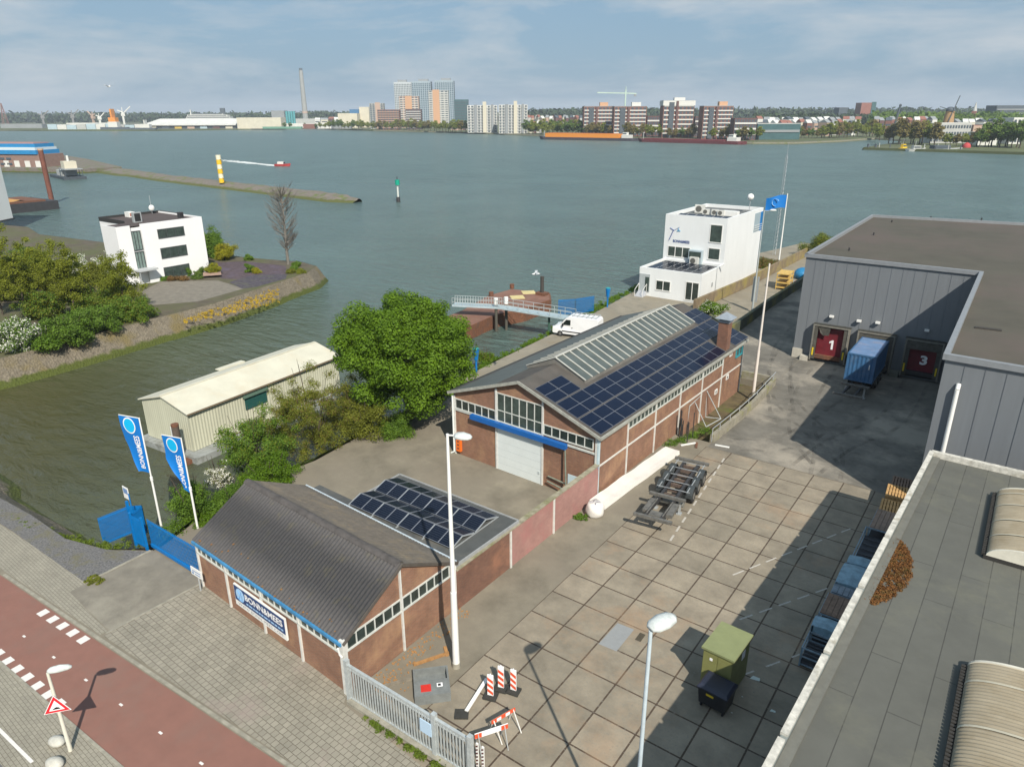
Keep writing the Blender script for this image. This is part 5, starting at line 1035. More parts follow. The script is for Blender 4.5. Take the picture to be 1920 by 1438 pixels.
for x in (.05, 1.2):
    for s_ in (-1, 1):
        mb = MB(); mb.bar((x, 0, .98), (x, s_*.4, 0), .04, .04); part(T, 'leg', mb, steel)
T = thing('cable_barrier', 'second folding barrier with thin legs behind the red and white one', 'barrier', (-13.8, 18.3, 0), R_(72))
mb = MB(); mb.box(-.6, .6, -.02, .02, .85, 1.02); bd = part(T, 'board', mb, rw); 
for x in (-.35, .1):
    mb = MB(); mb.box(x, x+.22, -.03, .03, .86, 1.01); part(bd, 'white_field', mb, signw)
for x in (-.5, .5):
    for s_ in (-1, 1):
        mb = MB(); mb.bar((x, 0, 1.0), (x+.1, s_*.45, 0), .035, .035); part(T, 'leg', mb, whitepaint)
# green cabinet and bin
gcab = mat('olive green cabinet', (0.21, 0.215, 0.075), .6, .15, 1.5, stain=(0.25, 0.25, 0.10), stscale=.8); gtop = mat('olive cabinet roof', (0.225, 0.25, 0.115), .6, .12, 2)
T = thing('green_cabinet', 'olive green utility cabinet standing at the shadow edge in the yard', 'cabinet', (-7.35, 26.55, 0), R_(-3))
mb = MB(); mb.box(-.68, .68, -1.0, 1.0, .05, 2.22); bd = part(T, 'body', mb, gcab)
mb = MB(); mb.box(-.76, .76, -1.08, 1.08, 2.22, 2.32); part(T, 'roof', mb, gtop)
mb = MB(); mb.box(-.66, -.02, -1.02, -1.0, .2, 2.1); mb.box(.02, .66, -1.02, -1.0, .2, 2.1); part(bd, 'door', mb, gcab)
mb = MB(); mb.box(-.35, -.22, -1.035, -1.02, 1.75, 1.88); part(bd, 'label_plate', mb, signw)
mb = MB(); mb.box(.68, .70, .1, .45, 1.5, 1.9); part(bd, 'side_notice', mb, signw)
T = thing('wheeled_bin', 'black four wheeled waste container in front of the green cabinet', 'waste container', (-7.1, 24.95, 0), R_(-4))
bk = mat('black plastic', (0.02, 0.022, 0.026), .45, .3, 3)
mb = MB(); mb.loft([[(-.6, -.42, .2), (.6, -.42, .2), (.6, .42, .2), (-.6, .42, .2)], [(-.66, -.5, 1.05), (.66, -.5, 1.05), (.66, .5, 1.05), (-.66, .5, 1.05)]]); part(T, 'body', mb, bk)
mb = MB(); mb.loft([[(-.7, -.56, 1.055), (.7, -.56, 1.055), (.7, .55, 1.055), (-.7, .55, 1.055)], [(-.7, -.56, 1.12), (.7, -.56, 1.12), (.7, .55, 1.2), (-.7, .55, 1.2)], [(-.6, -.4, 1.24), (.6, -.4, 1.24), (.6, .4, 1.33), (-.6, .4, 1.33)]]); part(T, 'lid', mb, mat('dark blue black lid', (0.018, 0.022, 0.04), .4))
for x, y in ((-.5, -.34), (.5, -.34), (-.5, .34), (.5, .34)):
    mb = MB(); mb.cyl((x-.03, y, .1), (x+.03, y, .1), .1, n=12); part(T, 'wheel', mb, black)
mb = MB(); mb.box(-.28, .06, -.485, -.475, .78, .96); part(T, 'yellow_label', mb, yel)
for px, py, r, lab in ((1449, 1333, .12, 'scrap of teal paper on the shaded yard'), (1416, 1272, .22, 'crumpled white paper beside the green cabinet'), (1392, 1306, .04, 'white paper bit near the waste container, upper one'), (1372, 1336, .04, 'white paper bit near the waste container, lower one')):
    p = G(px, py, .02); mb = MB(); mb.add([(-r, -r*.6, 0), (r, -r*.3, .02), (r*.8, r*.7, .0), (-r*.6, r*.5, .03)], [(0, 1, 2, 3)]); solo('litter', mb, mat('pale paper', (0.55, 0.62, 0.58), .8), lab, 'litter', (p[0], p[1], .02), group='litter on the yard')
# white sheet strip and big bag
wt = mat('white plastic sheet', (0.72, 0.70, 0.66), .55, .06, 1.5)
mb = MB(); rings = []; rg = random.Random(9)
ctr = [(-19.75, 36.7), (-19.65, 38.5), (-19.55, 40.6), (-19.4, 42.2), (-19.3, 44.0), (-19.2, 45.5), (-19.05, 47.2)]
for k in range(25):
    f = k/24*(len(ctr)-1); i = min(int(f), len(ctr)-2); f -= i; x = ctr[i][0]*(1-f)+ctr[i+1][0]*f; y = ctr[i][1]*(1-f)+ctr[i+1][1]*f; z = .34+.03*math.sin(k*.9)+rg.uniform(-.012, .012)
    rings.append([(x-.58, y, .02), (x-.56, y, z+.03), (x-.2, y, z+.0), (x+.2, y, z-.03), (x+.56, y, z-.02), (x+.6, y, .02)])
mb.loft(rings, closed=False, sm=False); solo('white_sheet', mb, wt, 'long white plastic covered strip lying along the workshop wall', 'sheet')
T = thing('bulk_bag', 'bulging white bulk bag at the corner of the pink wall', 'bulk bag', (-19.35, 35.75, 0))
mb = MB(); rr = []
for k in range(9):
    z = .95*k/8; r = .42+.17*math.sin(PI*min(1, k/8*1.02))**.6; ring = []
    for i in range(16):
        t = 2*PI*i/16; q = r*(1+.05*math.sin(3*t+k)+.03*math.sin(7*t)); ring.append((q*math.cos(t)*1.02, q*math.sin(t), z+(.04*math.sin(4*t) if k == 8 else 0)))
    rr.append(ring)
mb.loft(rr, sm=True); part(T, 'bag', mb, wt); mb = MB()
for t in (.6, 2.2, 3.8, 5.3): mb.cyl((.35*math.cos(t), .35*math.sin(t), .97), (.1*math.cos(t+.4), .1*math.sin(t+.4), 1.02), .03, n=6)
part(T, 'straps', mb, mat('grey strap', (0.4, 0.38, 0.42), .8))
# retaining wall with railing, junk
T = thing('retaining_wall', 'low concrete retaining wall with pipe railing beside the long workshop', 'retaining wall', (0, 0, 0))
rw_pts = [(-17.25, 50.6), (-17.0, 56), (-16.95, 60), (-17.2, 66.6)]
mb = MB(); strip(mb, rw_pts, .3, -.62, .72); mb.bar((-20.4, 66.7, .05), (-17.2, 66.7, .05), .3, 1.34); part(T, 'wall', mb, mat('weathered wall concrete', (0.30, 0.28, 0.22), .9, .35, 1.5, stain=(0.20, 0.20, 0.05), stscale=.5))
mb = MB()
for a, b_ in zip(rw_pts[:-1], rw_pts[1:]): mb.cyl(a+(1.25,), b_+(1.25,), .035)
mb.cyl(rw_pts[0]+(1.25,), rw_pts[0]+(.1,), .035); part(T, 'railing', mb, steel)
for i in range(7):
    y = 51.8+i*2.3; x = -17.05+.0*i; mb = MB(); mb.cyl((x-.05, y, .7), (x-.05, y, 1.25), .03); part(T, 'railing_post', mb, steel)
T = thing('goal_frame', 'leaning steel frame standing against the long workshop wall', 'steel frame', (-20.25, 52.8, -.6))
for a, b_ in (((0, 0, 0), (.1, 0, 2.3)), ((.1, 0, 2.3), (.1, 3.6, 2.6)), ((.1, 3.6, 2.6), (.2, 3.8, 0)), ((.1, 3.6, 2.6), (1.5, 4.0, .1)), ((.0, 1.2, 2.4), (1.1, 1.6, .1)), ((1.5, 4.0, .1), (1.1, 1.6, .1)), ((.2, 3.8, 0), (1.5, 4.0, .1))):
    mb = MB(); mb.cyl(a, b_, .04); part(T, 'tube', mb, palef)
T = thing('reel_frame', 'dark steel posts bunched beside the long workshop wall', 'steel rack', (-19.6, 50.0, -.1))
rg = random.Random(12)
for i in range(12):
    x = rg.uniform(-.7, .9); y = rg.uniform(-.6, 1.9); mb = MB(); mb.cyl((x, y, -.3), (x+rg.uniform(-.1, .1), y+rg.uniform(-.1, .1), rg.uniform(1.0, 2.3)), .04, n=6); part(T, 'stake', mb, dark)
for (x, y, l, a, lab, c_) in ((-18.6, 49.2, 1.3, .9, 'pale plank on the heap beside the retaining wall end', whitepaint), (-18.0, 49.4, .9, 1.9, 'rusty plank on the heap beside the retaining wall end', rust), (-16.3, 50.4, 1.1, .1, 'pale plank lying alone on the concrete', whitepaint)):
    mb = MB(); mb.bar((-l/2*math.cos(a), -l/2*math.sin(a), .05), (l/2*math.cos(a), l/2*math.sin(a), .09), .18, .06); solo('plank', mb, c_, lab, 'plank', (x, y, 0), group='planks on the concrete')
# concrete slab step in inner yard
mb = MB(); mb.prism([(-22.9, 31.2), (-21.2, 31.3), (-21.1, 34.3), (-22.2, 34.4)], -.6, -.52); struct('inner_yard_slabs', mb, mat('pale slabs', (0.42, 0.40, 0.32), .9, .35, 1.5))
# ================================================================== RIVER OFFICE
T = thing('river_office', 'white three storey river office with a lower white block in front', 'office', (0, 0, 0))
wst = mat('white render', (0.74, 0.76, 0.76), .6, .07, .6, stretch=(1, 1, .3)); grf = mat('grey roof gravel', (0.16, 0.17, 0.17), .9, .3, 3)
X0, X1 = -44.6, -35.2
def hollow(x0, x1, y0, y1, z0, z1, par=.5, t=.28):
    w1 = MB(); w1.box(x0, x1, y0, y1, z0, z1-par); c1 = MB()
    c1.box(x0, x1, y0, y0+t, z1-par, z1); c1.box(x0, x1, y1-t, y1, z1-par, z1); c1.box(x0, x0+t, y0+t, y1-t, z1-par, z1); c1.box(x1-t, x1, y0+t, y1-t, z1-par, z1); r1 = MB(); r1.box(x0+t, x1-t, y0+t, y1-t, z1-par, z1-par+.04); return w1, c1, r1
w1, c1, r1 = hollow(X0, X1, 100.3, 116.0, -.1, 10.45, .55); mb = join(w1, c1); part(T, 'tall_block', mb, wst); part(T, 'roof', r1, grf)
w1, c1, r1 = hollow(X0+.3, X1+.15, 92.0, 100.29, -.1, 4.0, .35); part(T, 'low_block', join(w1, c1), wst); part(T, 'roof', r1, grf)
def OF(zx, zy, y):   # photo point on a plane of constant y
    px, py = 1180+zx/5.136, 360+zy/5.136; d = CF+CR*(px-CX)/FPX-CU*(py-CY)/FPX; t = y/d[1]; return (float(d[0]*t), CAMZ+float(d[2]*t))
for (a, b_, y, nc, nr) in (((785, 310), (885, 495), 100.3, 1, 1), ((765, 535), (865, 660), 100.3, 1, 1), ((375, 515), (578, 640), 100.3, 3, 1), ((260, 845), (390, 960), 92.0, 2, 1), ((548, 860), (658, 1055), 92.0, 2, 1)):
    p, q = OF(*a, y), OF(*b_, y); window(T, 'window', (p[0], y), (1, 0), (0, -1), q[0]-p[0], q[1], p[1]-.05, nc, nr, .12, whitepaint, glassg if y > 95 else glassd, proud=.05)
mb = MB(); mb.box(-44.2, -42.6, 91.9, 92.0, .6, 3.1); en = part(T, 'entrance_recess', mb, mat('pale grey recess', (0.40, 0.44, 0.45), .6, .1)); mb = MB(); mb.box(-43.3, -42.7, 91.86, 91.9, .7, 2.7); part(en, 'door', mb, glassg)
mb = MB()
for i in range(5): mb.box(-44.2, -43.0, 90.6+i*.26, 91.85, i*.13, i*.13+.13)
sr = part(T, 'entrance_stairs', mb, mat('stair grey', (0.45, 0.47, 0.50), .7))
for x in (-44.2, -43.0):
    mb = MB(); mb.bar((x, 90.6, 0), (x, 90.6, 1.0), .05); mb.bar((x, 90.6, 1.0), (x, 91.85, 1.7), .05); mb.bar((x, 91.85, .6), (x, 91.85, 1.7), .05); part(sr, 'handrail', mb, whitepaint)
nb2 = mat('dark blue lettering', (0.02, 0.06, 0.22), .5)
a, b_ = OF(420, 485, 100.3), OF(582, 465, 100.3)
part(T, 'lettering', text_mb('BONN&MEES', (a[0], 100.28, a[1]-.0), (1, 0, 0), (0, 0, 1), b_[0]-a[0], .42, .01, .03), nb2)
def seg(mb, p, q, w_, y=100.26):
    p = OF(*p, 100.3); q = OF(*q, 100.3); mb.bar((p[0], y, p[1]), (q[0], y, q[1]), w_, .03)
mb = MB(); seg(mb, (385, 462), (430, 365), .26); seg(mb, (395, 345), (432, 372), .09); seg(mb, (430, 372), (485, 340), .08); part(T, 'crane_emblem', mb, mat('emblem navy', (0.03, 0.07, 0.3), .5))
mb = MB(); seg(mb, (472, 345), (475, 370), .05); seg(mb, (458, 378), (495, 378), .08); part(T, 'hook_emblem', mb, cyan)
mb = MB(); seg(mb, (465, 368), (488, 370), .06); part(T, 'hook_tip_emblem', mb, mat('dark emblem', (0.02, 0.05, 0.2), .5))
# terrace at river end: flat panel, the opening's shade put into its colour
mb = MB(); mb.box(X1-.0, X1+.03, 112.2, 115.9, 7.0, 9.9); tr = part(T, 'terrace_shade_panel', mb, mat('terrace shade', (0.30, 0.38, 0.42), .6)); mb = MB(); mb.box(X1+.03, X1+.06, 114.9, 115.9, 7.0, 9.9); part(tr, 'blue_pillar', mb, bluef)
mb = MB()
for z in (7.3, 7.65, 8.0): mb.bar((X1+.1, 112.2, z), (X1+.1, 115.9, z), .05)
part(tr, 'railing', mb, whitepaint)
mb = MB(); mb.bar((X1+.05, 92.0, 3.7), (X1+.05, 100.3, 4.1), .25, .06); part(T, 'side_rail', mb, wst)
for y, z in ((96.0, 1.9),):
    mb = MB(); mb.box(X1+.15, X1+.22, y-.2, y+.2, z-.3, z+.3); part(T, 'lamp', mb, steel)
acm = mat('air conditioner grey', (0.62, 0.62, 0.58), .5, .1, 3)
def ac(loc, rz, label, s_=1.0):
    T = thing('air_conditioner', label, 'air conditioner', loc, rz, group='air conditioners on the river office'); mb = MB(); mb.box(-.5*s_, .5*s_, -.2, .2, .05, .85*s_); c_ = part(T, 'casing', mb, acm); mb = MB(); mb.cyl((-.1*s_, -.2, .45*s_), (-.1*s_, -.24, .45*s_), .3*s_, n=18, sm=False); part(T, 'fan_grille', mb, mat('dark grille', (0.12, 0.12, 0.11), .7, .3, 8))
for k, (x, y, s_, lab) in enumerate(((-42.3, 107.6, 1.5, 'large air conditioner, leftmost on the office roof'), (-40.9, 106.6, 1.0, 'air conditioner second from the left on the office roof'), (-39.5, 106.6, 1.0, 'air conditioner third from the left on the office roof'), (-38.5, 106.4, 1.0, 'rightmost air conditioner on the office roof'))): ac((x, y, 9.94), R_(8), lab, s_)
ac((-39.2, 99.2, 3.7), 0, 'air conditioner on the lower office roof against the tall wall', 1.3)
T = thing('white_roof_box', 'long white ventilation box on the office roof', 'roof box', (-37.2, 107.0, 9.94)); mb = MB(); mb.box(-1.3, 1.1, -.6, .6, .05, .75); part(T, 'casing', mb, whitepaint); mb = MB(); mb.box(-1.4, -1.3, -.5, .5, .1, .6); part(T, 'grille', mb, dark)
T = thing('glass_dormer', 'blue grey rooflight on the lower office roof', 'rooflight', (-39.3, 99.9, 3.7)); mb = MB(); mb.box(-1.0, 1.0, -.35, .35, 0, 2.0); part(T, 'frame', mb, mat('blue grey sheet', (0.36, 0.44, 0.48), .5)); mb = MB(); mb.box(-.9, .9, -.37, -.35, 1.0, 1.8); part(T, 'glass', mb, glassg)
rp = None
for r in range(4):
    for i in range(6):
        lab = 'dark solar panel on the lower office roof, %s from the left in row %s' % (ORD[i], ['one', 'two', 'three', 'four'][r])
        if rp is None:
            rp = thing('office_solar_panel', lab, 'solar panel', (0, 0, 0), group='solar panels on the river office'); mb = MB(); mb.box(0, 1.26, 0, 1.5, 0, .04); part(rp, 'frame', mb, mat('grey frame', (0.35, 0.36, 0.38), .4)); mb = MB(); mb.box(.03, 1.23, .03, 1.47, .041, .046); part(rp, 'glass', mb, cellk); o = rp
        else: o = dup(rp, label=lab)
        o.location = (-43.6+i*1.3+.35*r*0, 92.6+r*1.6, 3.78); o.rotation_euler = (R_(3), 0, 0)
for r in range(2):
    for i in range(6):
        lab = 'dark solar panel on the top office roof, %s from the left in the %s row' % (ORD[i], 'front' if r == 0 else 'rear'); o = dup(rp, label=lab); o.location = (-43.9+i*1.35, 100.9+r*1.75, 10.02); o.rotation_euler = (R_(6), 0, 0)
T = thing('radar_dome', 'white globe antenna on a thin mast above the office roof', 'antenna', (-36.3, 112.5, 9.9)); mb = MB(); mb.cyl((0, 0, 0), (0, 0, 2.0), .05); part(T, 'mast', mb, steel); mb = MB(); mb.sphere((0, 0, 2.4), .5, 18, 12); part(T, 'dome', mb, whitepaint)
T = thing('office_flagpole', 'white flagpole flying a blue logo flag beside the river office', 'flagpole', (-35.0, 127.6, 0)); mb = MB(); mb.cyl((0, 0, 0), (0, 0, 11.6), .14, .07, 10); part(T, 'pole', mb, whitepaint)
mb = MB(); nx = 10; vs = []
for j in range(7):
    for i in range(nx+1):
        u = i/nx; v = j/6; vs.append((-u*3.1, .18*math.sin(u*7+v*1.5)*u-1.2*u, 11.3-v*2.1-u*u*.55+.1*math.sin(u*6)))
mb.add(vs, [(j*(nx+1)+i, j*(nx+1)+i+1, (j+1)*(nx+1)+i+1, (j+1)*(nx+1)+i) for j in range(6) for i in range(nx)], 0, True); fc = part(T, 'cloth', mb, flagblue)
mb = MB()
for i in range(9):
    t0, t1 = R_(30+i*28), R_(30+(i+1)*28); mb.bar((-1.55+.6*math.cos(t0), -.9, 10.1+.6*math.sin(t0)), (-1.55+.6*math.cos(t1), -.9, 10.1+.6*math.sin(t1)), .16, .02)
part(fc, 'logo', mb, mat('flag logo pale', (0.45, 0.7, 0.85), .5))
T = thing('lattice_mast', 'thin grey mast beyond the quay behind the river office', 'mast', G(1452, 478, 0)); hh = 17.5
for x, y in ((-.25, -.2), (.25, -.2), (0, .28)):
    mb = MB(); mb.cyl((x, y, 0), (x*.5, y*.5, hh), .03, n=5); part(T, 'rail', mb, steel)
mb = MB()
for k in range(24):
    z = k*hh/24; z2 = (k+1)*hh/24; mb.bar((-.25, -.2, z), (.22, -.2, z2), .03); mb.bar((.25, -.2, z), (0, .28, z2), .03)
part(T, 'bracing', mb, steel); mb = MB(); mb.cyl((0, 0, hh), (0, 0, hh+2), .03, n=5); part(T, 'tip', mb, steel)
# quay walls by the office
wallm = mat('mossy quay wall', (0.25, 0.19, 0.12), .9, .4, .6, stain=(0.26, 0.22, 0.05), stscale=.3, stpos=(.45, .7))
mb = MB(); strip(mb, [(-34.2, 88.0), (-33.2, 104), (-32.6, 136)], .35, 0, 1.5); solo('quay_wall', mb, wallm, 'brown garden wall running behind the river office towards the flagpole', 'wall')
mb = MB(); strip(mb, [(-26.2, 79.5), (-26.6, 95), (-26.6, 125)], .4, 0, 1.3); mb.bar((-30.5, 84.0, .5), (-26.2, 79.4, .5), .35, 1.0); solo('alley_wall', mb, mat('dark green wall', (0.10, 0.115, 0.075), .9, .4, .5, stain=(0.25, 0.21, 0.03), stscale=.2), 'dark mossy wall along the alley beside the tall warehouse', 'wall')
T = thing('timber_rack', 'yellow timber rack stacked on the quay behind the alley wall', 'rack', (-28.4, 106.8, 0), R_(5))
for z in (.2, .9, 1.6, 2.2):
    mb = MB(); mb.box(-.9, .9, 0, 3.2, z, z+.12); part(T, 'shelf', mb, mat('yellow timber', (0.62, 0.42, 0.12), .7, .3, 3))
for x in (-.85, .85):
    for y in (.1, 3.1):
        mb = MB(); mb.box(x-.06, x+.06, y-.06, y+.06, 0, 2.4); part(T, 'post', mb, mat('yellow timber', (0, 0, 0)))
for i, (x, y) in enumerate(((-28.0, 116.5), (-27.3, 119))):
    mb = MB(); mb.sphere((0, 0, .7), 1.1, 14, 8, sc=(1.2, 1.4, .9)); solo('tarpaulin_heap', mb, mat('blue tarpaulin', (0.02, 0.20, 0.42), .5, .3, 1.5, bump=.5, bscale=3), ('blue tarpaulin heap nearer the timber rack', 'blue tarpaulin heap farther along the alley wall')[i], 'tarpaulin', (x, y, 0), group='blue tarpaulins')
mb = MB(); mb.box(-.3, .3, -.3, .3, .1, .7); mb.cyl((-.2, 0, .4), (.4, .2, .75), .1); solo('red_buoy', mb, red, 'small red float between the timber rack and blue tarpaulin', 'float', (-27.3, 110.6, 0))
# ================================================================== QUAY EDGE
def bollard(label, loc, h=2.6):
    T = thing('blue_light_post', label, 'light post', loc, group='blue light posts on the quay edge'); mb = MB(); mb.cyl((0, 0, 0), (0, 0, h*.55), .10, .10, 10); part(T, 'pole', mb, bluef); mb = MB(); mb.cyl((0, 0, h*.55), (0, 0, h), .2, .34, 12); part(T, 'lantern', mb, bluef); mb = MB(); mb.cyl((0, 0, h), (0, 0, h+.1), .36, .2, 12); part(T, 'cap', mb, mat('teal cap', (0.02, 0.25, 0.28), .5))
bollard('blue light post near the big round tree', (-42.9, 52.9, -.2)); bollard('blue light post beyond the blue netting near the office', (-44.4, 83.0, 0))
T = thing('blue_screen', 'sagging blue net fence at the shore end of the footbridge', 'fence', (0, 0, 0))
bar_fence(T, [(-47.5, 75.6, 0), (-46.0, 77.3, 0), (-44.8, 80.0, 0)], 2.1, .09)
T = thing('footbridge', 'pale steel footbridge from the quay to the rusty pontoon', 'footbridge', (0, 0, 0))
fb = [(-44.6, 74.6, .3), (-55.0, 73.2, .55), (-60.9, 70.6, .55)]
for k, (a, b_) in enumerate(zip(fb[:-1], fb[1:])):
    mb = MB(); mb.bar(a, b_, 1.5, .22); part(T, 'deck', mb, mat('pale blue deck', (0.42, 0.52, 0.56), .6, .2, 2))
    va, vb = Vector(a), Vector(b_); d = (vb-va).normalized(); n = Vector((-d.y, d.x, 0))*.72
    for s_ in (-1, 1):
        mb = MB()
        for h in (.5, 1.05): mb.bar(tuple(va+n*s_+Vector((0, 0, h))), tuple(vb+n*s_+Vector((0, 0, h))), .05)
        L = (vb-va).length; m_ = int(L/(1.4 if k == 0 else .35))
        for i in range(m_+1):
            p = va.lerp(vb, i/m_)+n*s_; mb.bar(tuple(p), tuple(p+Vector((0, 0, 1.05))), .045)
        part(T, 'railing', mb, palef)
for x, y in ((-55.3, 72.6), (-54.6, 73.9)):
    mb = MB(); mb.cyl((x, y, -3.5), (x, y, .4), .2); part(T, 'pile', mb, mat('wet pile', (0.08, 0.075, 0.06), .8)); mb = MB(); mb.cyl((x, y, .9), (x, y, 1.8), .28, n=12); part(T, 'white_cap', mb, whitepaint)
mb = MB(); mb.cyl((-48, 74.2, -3.5), (-48, 74.2, .2), .14); part(T, 'pile', mb, mat('green pile', (0.04, 0.10, 0.07), .8))
T = thing('rusty_pontoon', 'rusty brown flat pontoon moored behind the footbridge', 'pontoon', (0, 0, 0))
PT = [(-55.8, 68.0), (-56.4, 74.1), (-54.9, 78.5), (-54.9, 85.4), (-57.2, 88.6), (-63.5, 87.4), (-63.9, 82.0), (-61.6, 73.2), (-61.0, 66.5)]
mb = MB(); mb.prism(PT, -3.0, -.95); part(T, 'hull', mb, rust); mb = MB(); mb.prism([(-59.5+(x+59.5)*.96, 77.5+(y-77.5)*.975) for x, y in PT], -.96, -.90); part(T, 'deck', mb, mat('rust brown deck', (0.235, 0.12, 0.085), .85, .3, .6, stain=(0.17, .12, .08), stscale=.3))
for px, py in ((970, 557), (991, 548)):
    p = G(px, py, -.85); mb = MB(); mb.box(p[0]-1.0, p[0]+1.0, p[1]-1.0, p[1]+1.0, -.9, -.84, rz=R_(45)); part(T, 'hatch', mb, mat('yellow hatch', (0.62, 0.52, 0.25), .7, .2, 2))
for px, py in ((960, 541), (921, 556)):
    p = G(px, py, -.9); mb = MB(); mb.cyl((p[0], p[1], -.9), (p[0], p[1], -.2), .35); part(T, 'bollard', mb, rust)
T = thing('mooring_pile', 'dark steel mooring pile with rings through the rusty pontoon', 'mooring pile', G(1016, 575, -2.7)); mb = MB(); mb.cyl((0, 0, -1), (0, 0, 4.6), .28); part(T, 'pile', mb, mat('dark pile', (0.06, 0.055, 0.05), .8, .4, 1)); mb = MB(); mb.box(-.8, .8, -.6, .6, 1.6, 2.2); part(T, 'collar', mb, rust)
# gulls
gullm = mat('white feathers', (0.75, 0.75, 0.74), .8); gullg = mat('grey wing', (0.4, 0.42, 0.44), .8)
def gull(label, loc, rz, s_):
    T = thing('gull', label, 'gull', loc, rz, group='flying gulls'); mb = MB(); rr = []
    for x, r in ((-.28, .01), (-.2, .05), (-.05, .085), (.1, .08), (.2, .05), (.26, .045), (.31, .02), (.35, .006)):
        rr.append([(x*s_, r*s_*math.cos(2*PI*i/8), r*s_*math.sin(2*PI*i/8)+(.02*s_ if x > .15 else 0)) for i in range(8)])
    for sg in (-1, 1):
        pass
    mb.loft(rr, sm=True)
    for sg in (-1, 1):
        P = [(.12, .05, .03), (.2, .35, .2), (.08, .75, .12), (-.02, .72, .11), (.02, .35, .17), (-.08, .05, .02)]; top = [(a*s_, sg*b_*s_, c_*s_+.012*s_) for a, b_, c_ in P]; lo = [(a*s_, sg*b_*s_, c_*s_-.012*s_) for a, b_, c_ in P]
        mb.add(top+lo, [(0, 1, 4, 5), (1, 2, 3, 4), (11, 10, 7, 6), (10, 9, 8, 7)]+[(i, (i+1) % 6, (i+1) % 6+6, i+6) for i in range(6)], 1)
    mb.add([(-.26*s_, -.08*s_, 0), (-.26*s_, .08*s_, 0), (-.1*s_, .03*s_, .03*s_), (-.1*s_, -.03*s_, .03*s_)], [(0, 1, 2, 3)]); part(T, 'body', mb, [gullm, gullg])
gull('white gull flying over the rusty pontoon', FP(1004, 514, 58), R_(40), 1.1); gull('small gull high in the sky over the harbour', FP(204, 163, 150), R_(200), 1.6)
# van
T = thing('white_van', 'white delivery van with roof rack parked at the quay edge', 'van', (-43.6, 68.9, 0), R_(10))
vw = mat('white van paint', (0.78, 0.79, 0.80), .28, .04, 1, spec=.6)
prof = [(0.0, .45), (0.0, .95), (.15, 1.15), (.85, 1.35), (1.55, 2.15), (2.0, 2.42), (5.4, 2.42), (5.55, 2.2), (5.6, .5), (5.5, .38), (.1, .36)]
rr = []
for yv, inset, dz in ((-.93, .10, -.0), (-1.0, .0, 0), (1.0, 0.0, 0), (.93, .10, 0)):
    rr.append([(x+(0 if abs(yv) > .95 else .06 if x < 3 else -.05), -yv*(1.0 if z < 1.3 else .9), z+(0 if abs(yv) > .95 else (.03 if z > 1.2 else 0))) for x, z in prof])
body = MB(); pr_ = [[(x+.03, -(1.02 if z < 1.3 else .93), z) for x, z in prof], [(x, -(.95 if z < 1.3 else .84), z+(.05 if z > 2 else 0)) for x, z in prof]]
A_ = [(x, -(.99 if z < 1.3 else .88), z) for x, z in prof]; B_ = [(x, (.99 if z < 1.3 else .88), z) for x, z in prof]; A2 = [(x, -(.90 if z < 1.3 else .72), z+(.07 if z > 2 else 0)) for x, z in prof]; B2 = [(x, (.90 if z < 1.3 else .72), z+(.07 if z > 2 else 0)) for x, z in prof]
body.loft([A_, A2, B2, B_], sm=False); part(T, 'body', body, vw)
mb = MB(); mb.add([(.93, -.82, 1.44), (.93, .82, 1.44), (1.53, .72, 2.14), (1.53, -.72, 2.14)], [(0, 3, 2, 1)]); mb.xf(lambda x, y, z: (x-.05, y, z+.04)); part(T, 'windscreen', mb, glassd)
for s_ in (-1, 1):
    mb = MB(); pts = [(1.15, 1.45), (2.2, 1.45), (2.2, 2.05), (1.65, 2.05)]; mb.add([(x, s_*(.98-.09*(z-1.3)/.8*1.0), z) for x, z in pts]+[(x, s_*.80, z) for x, z in pts], [(0, 1, 2, 3), (3, 2, 1, 0)]); part(T, 'side_window', mb, glassd)
    mb = MB(); mb.box(1.2, 5.2, s_*1.0-.015, s_*1.0+.015, .62, .74); part(T, 'side_moulding', mb, black)
    mb = MB(); mb.box(-.02, .3, s_*.78-.14, s_*.78+.14, .92, 1.12); part(T, 'headlight', mb, mat('lamp glass', (0.6, .65, .68), .15))
    mb = MB(); mb.box(1.25, 1.4, s_*1.14-.1, s_*1.14+.1, 1.3, 1.62); part(T, 'mirror', mb, black)
    mb = MB(); mb.box(2.35, 2.5, s_*1.0-.012, s_*1.0+.022, 1.15, 1.2); part(T, 'door_handle', mb, black)
for x in (.95, 4.55):
    for s_ in (-1, 1): wheel(T, (x, s_*.88, .34), .34, .24, (0, 1, 0))
mb = MB(); mb.box(-.06, .02, -.9, .9, .4, .72); part(T, 'bumper', mb, mat('grey bumper', (0.2, .21, .22), .6))
mb = MB()
for s_ in (-1, 1): mb.bar((2.3, s_*.8, 2.62), (5.3, s_*.8, 2.62), .05)
for i in range(6): mb.bar((2.4+i*.57, -.8, 2.60), (2.4+i*.57, .8, 2.60), .05); mb.bar((2.4+i*.57, -.78, 2.45), (2.4+i*.57, -.78, 2.6), .04); mb.bar((2.4+i*.57, .78, 2.45), (2.4+i*.57, .78, 2.6), .04)
part(T, 'roof_rack', mb, steel)
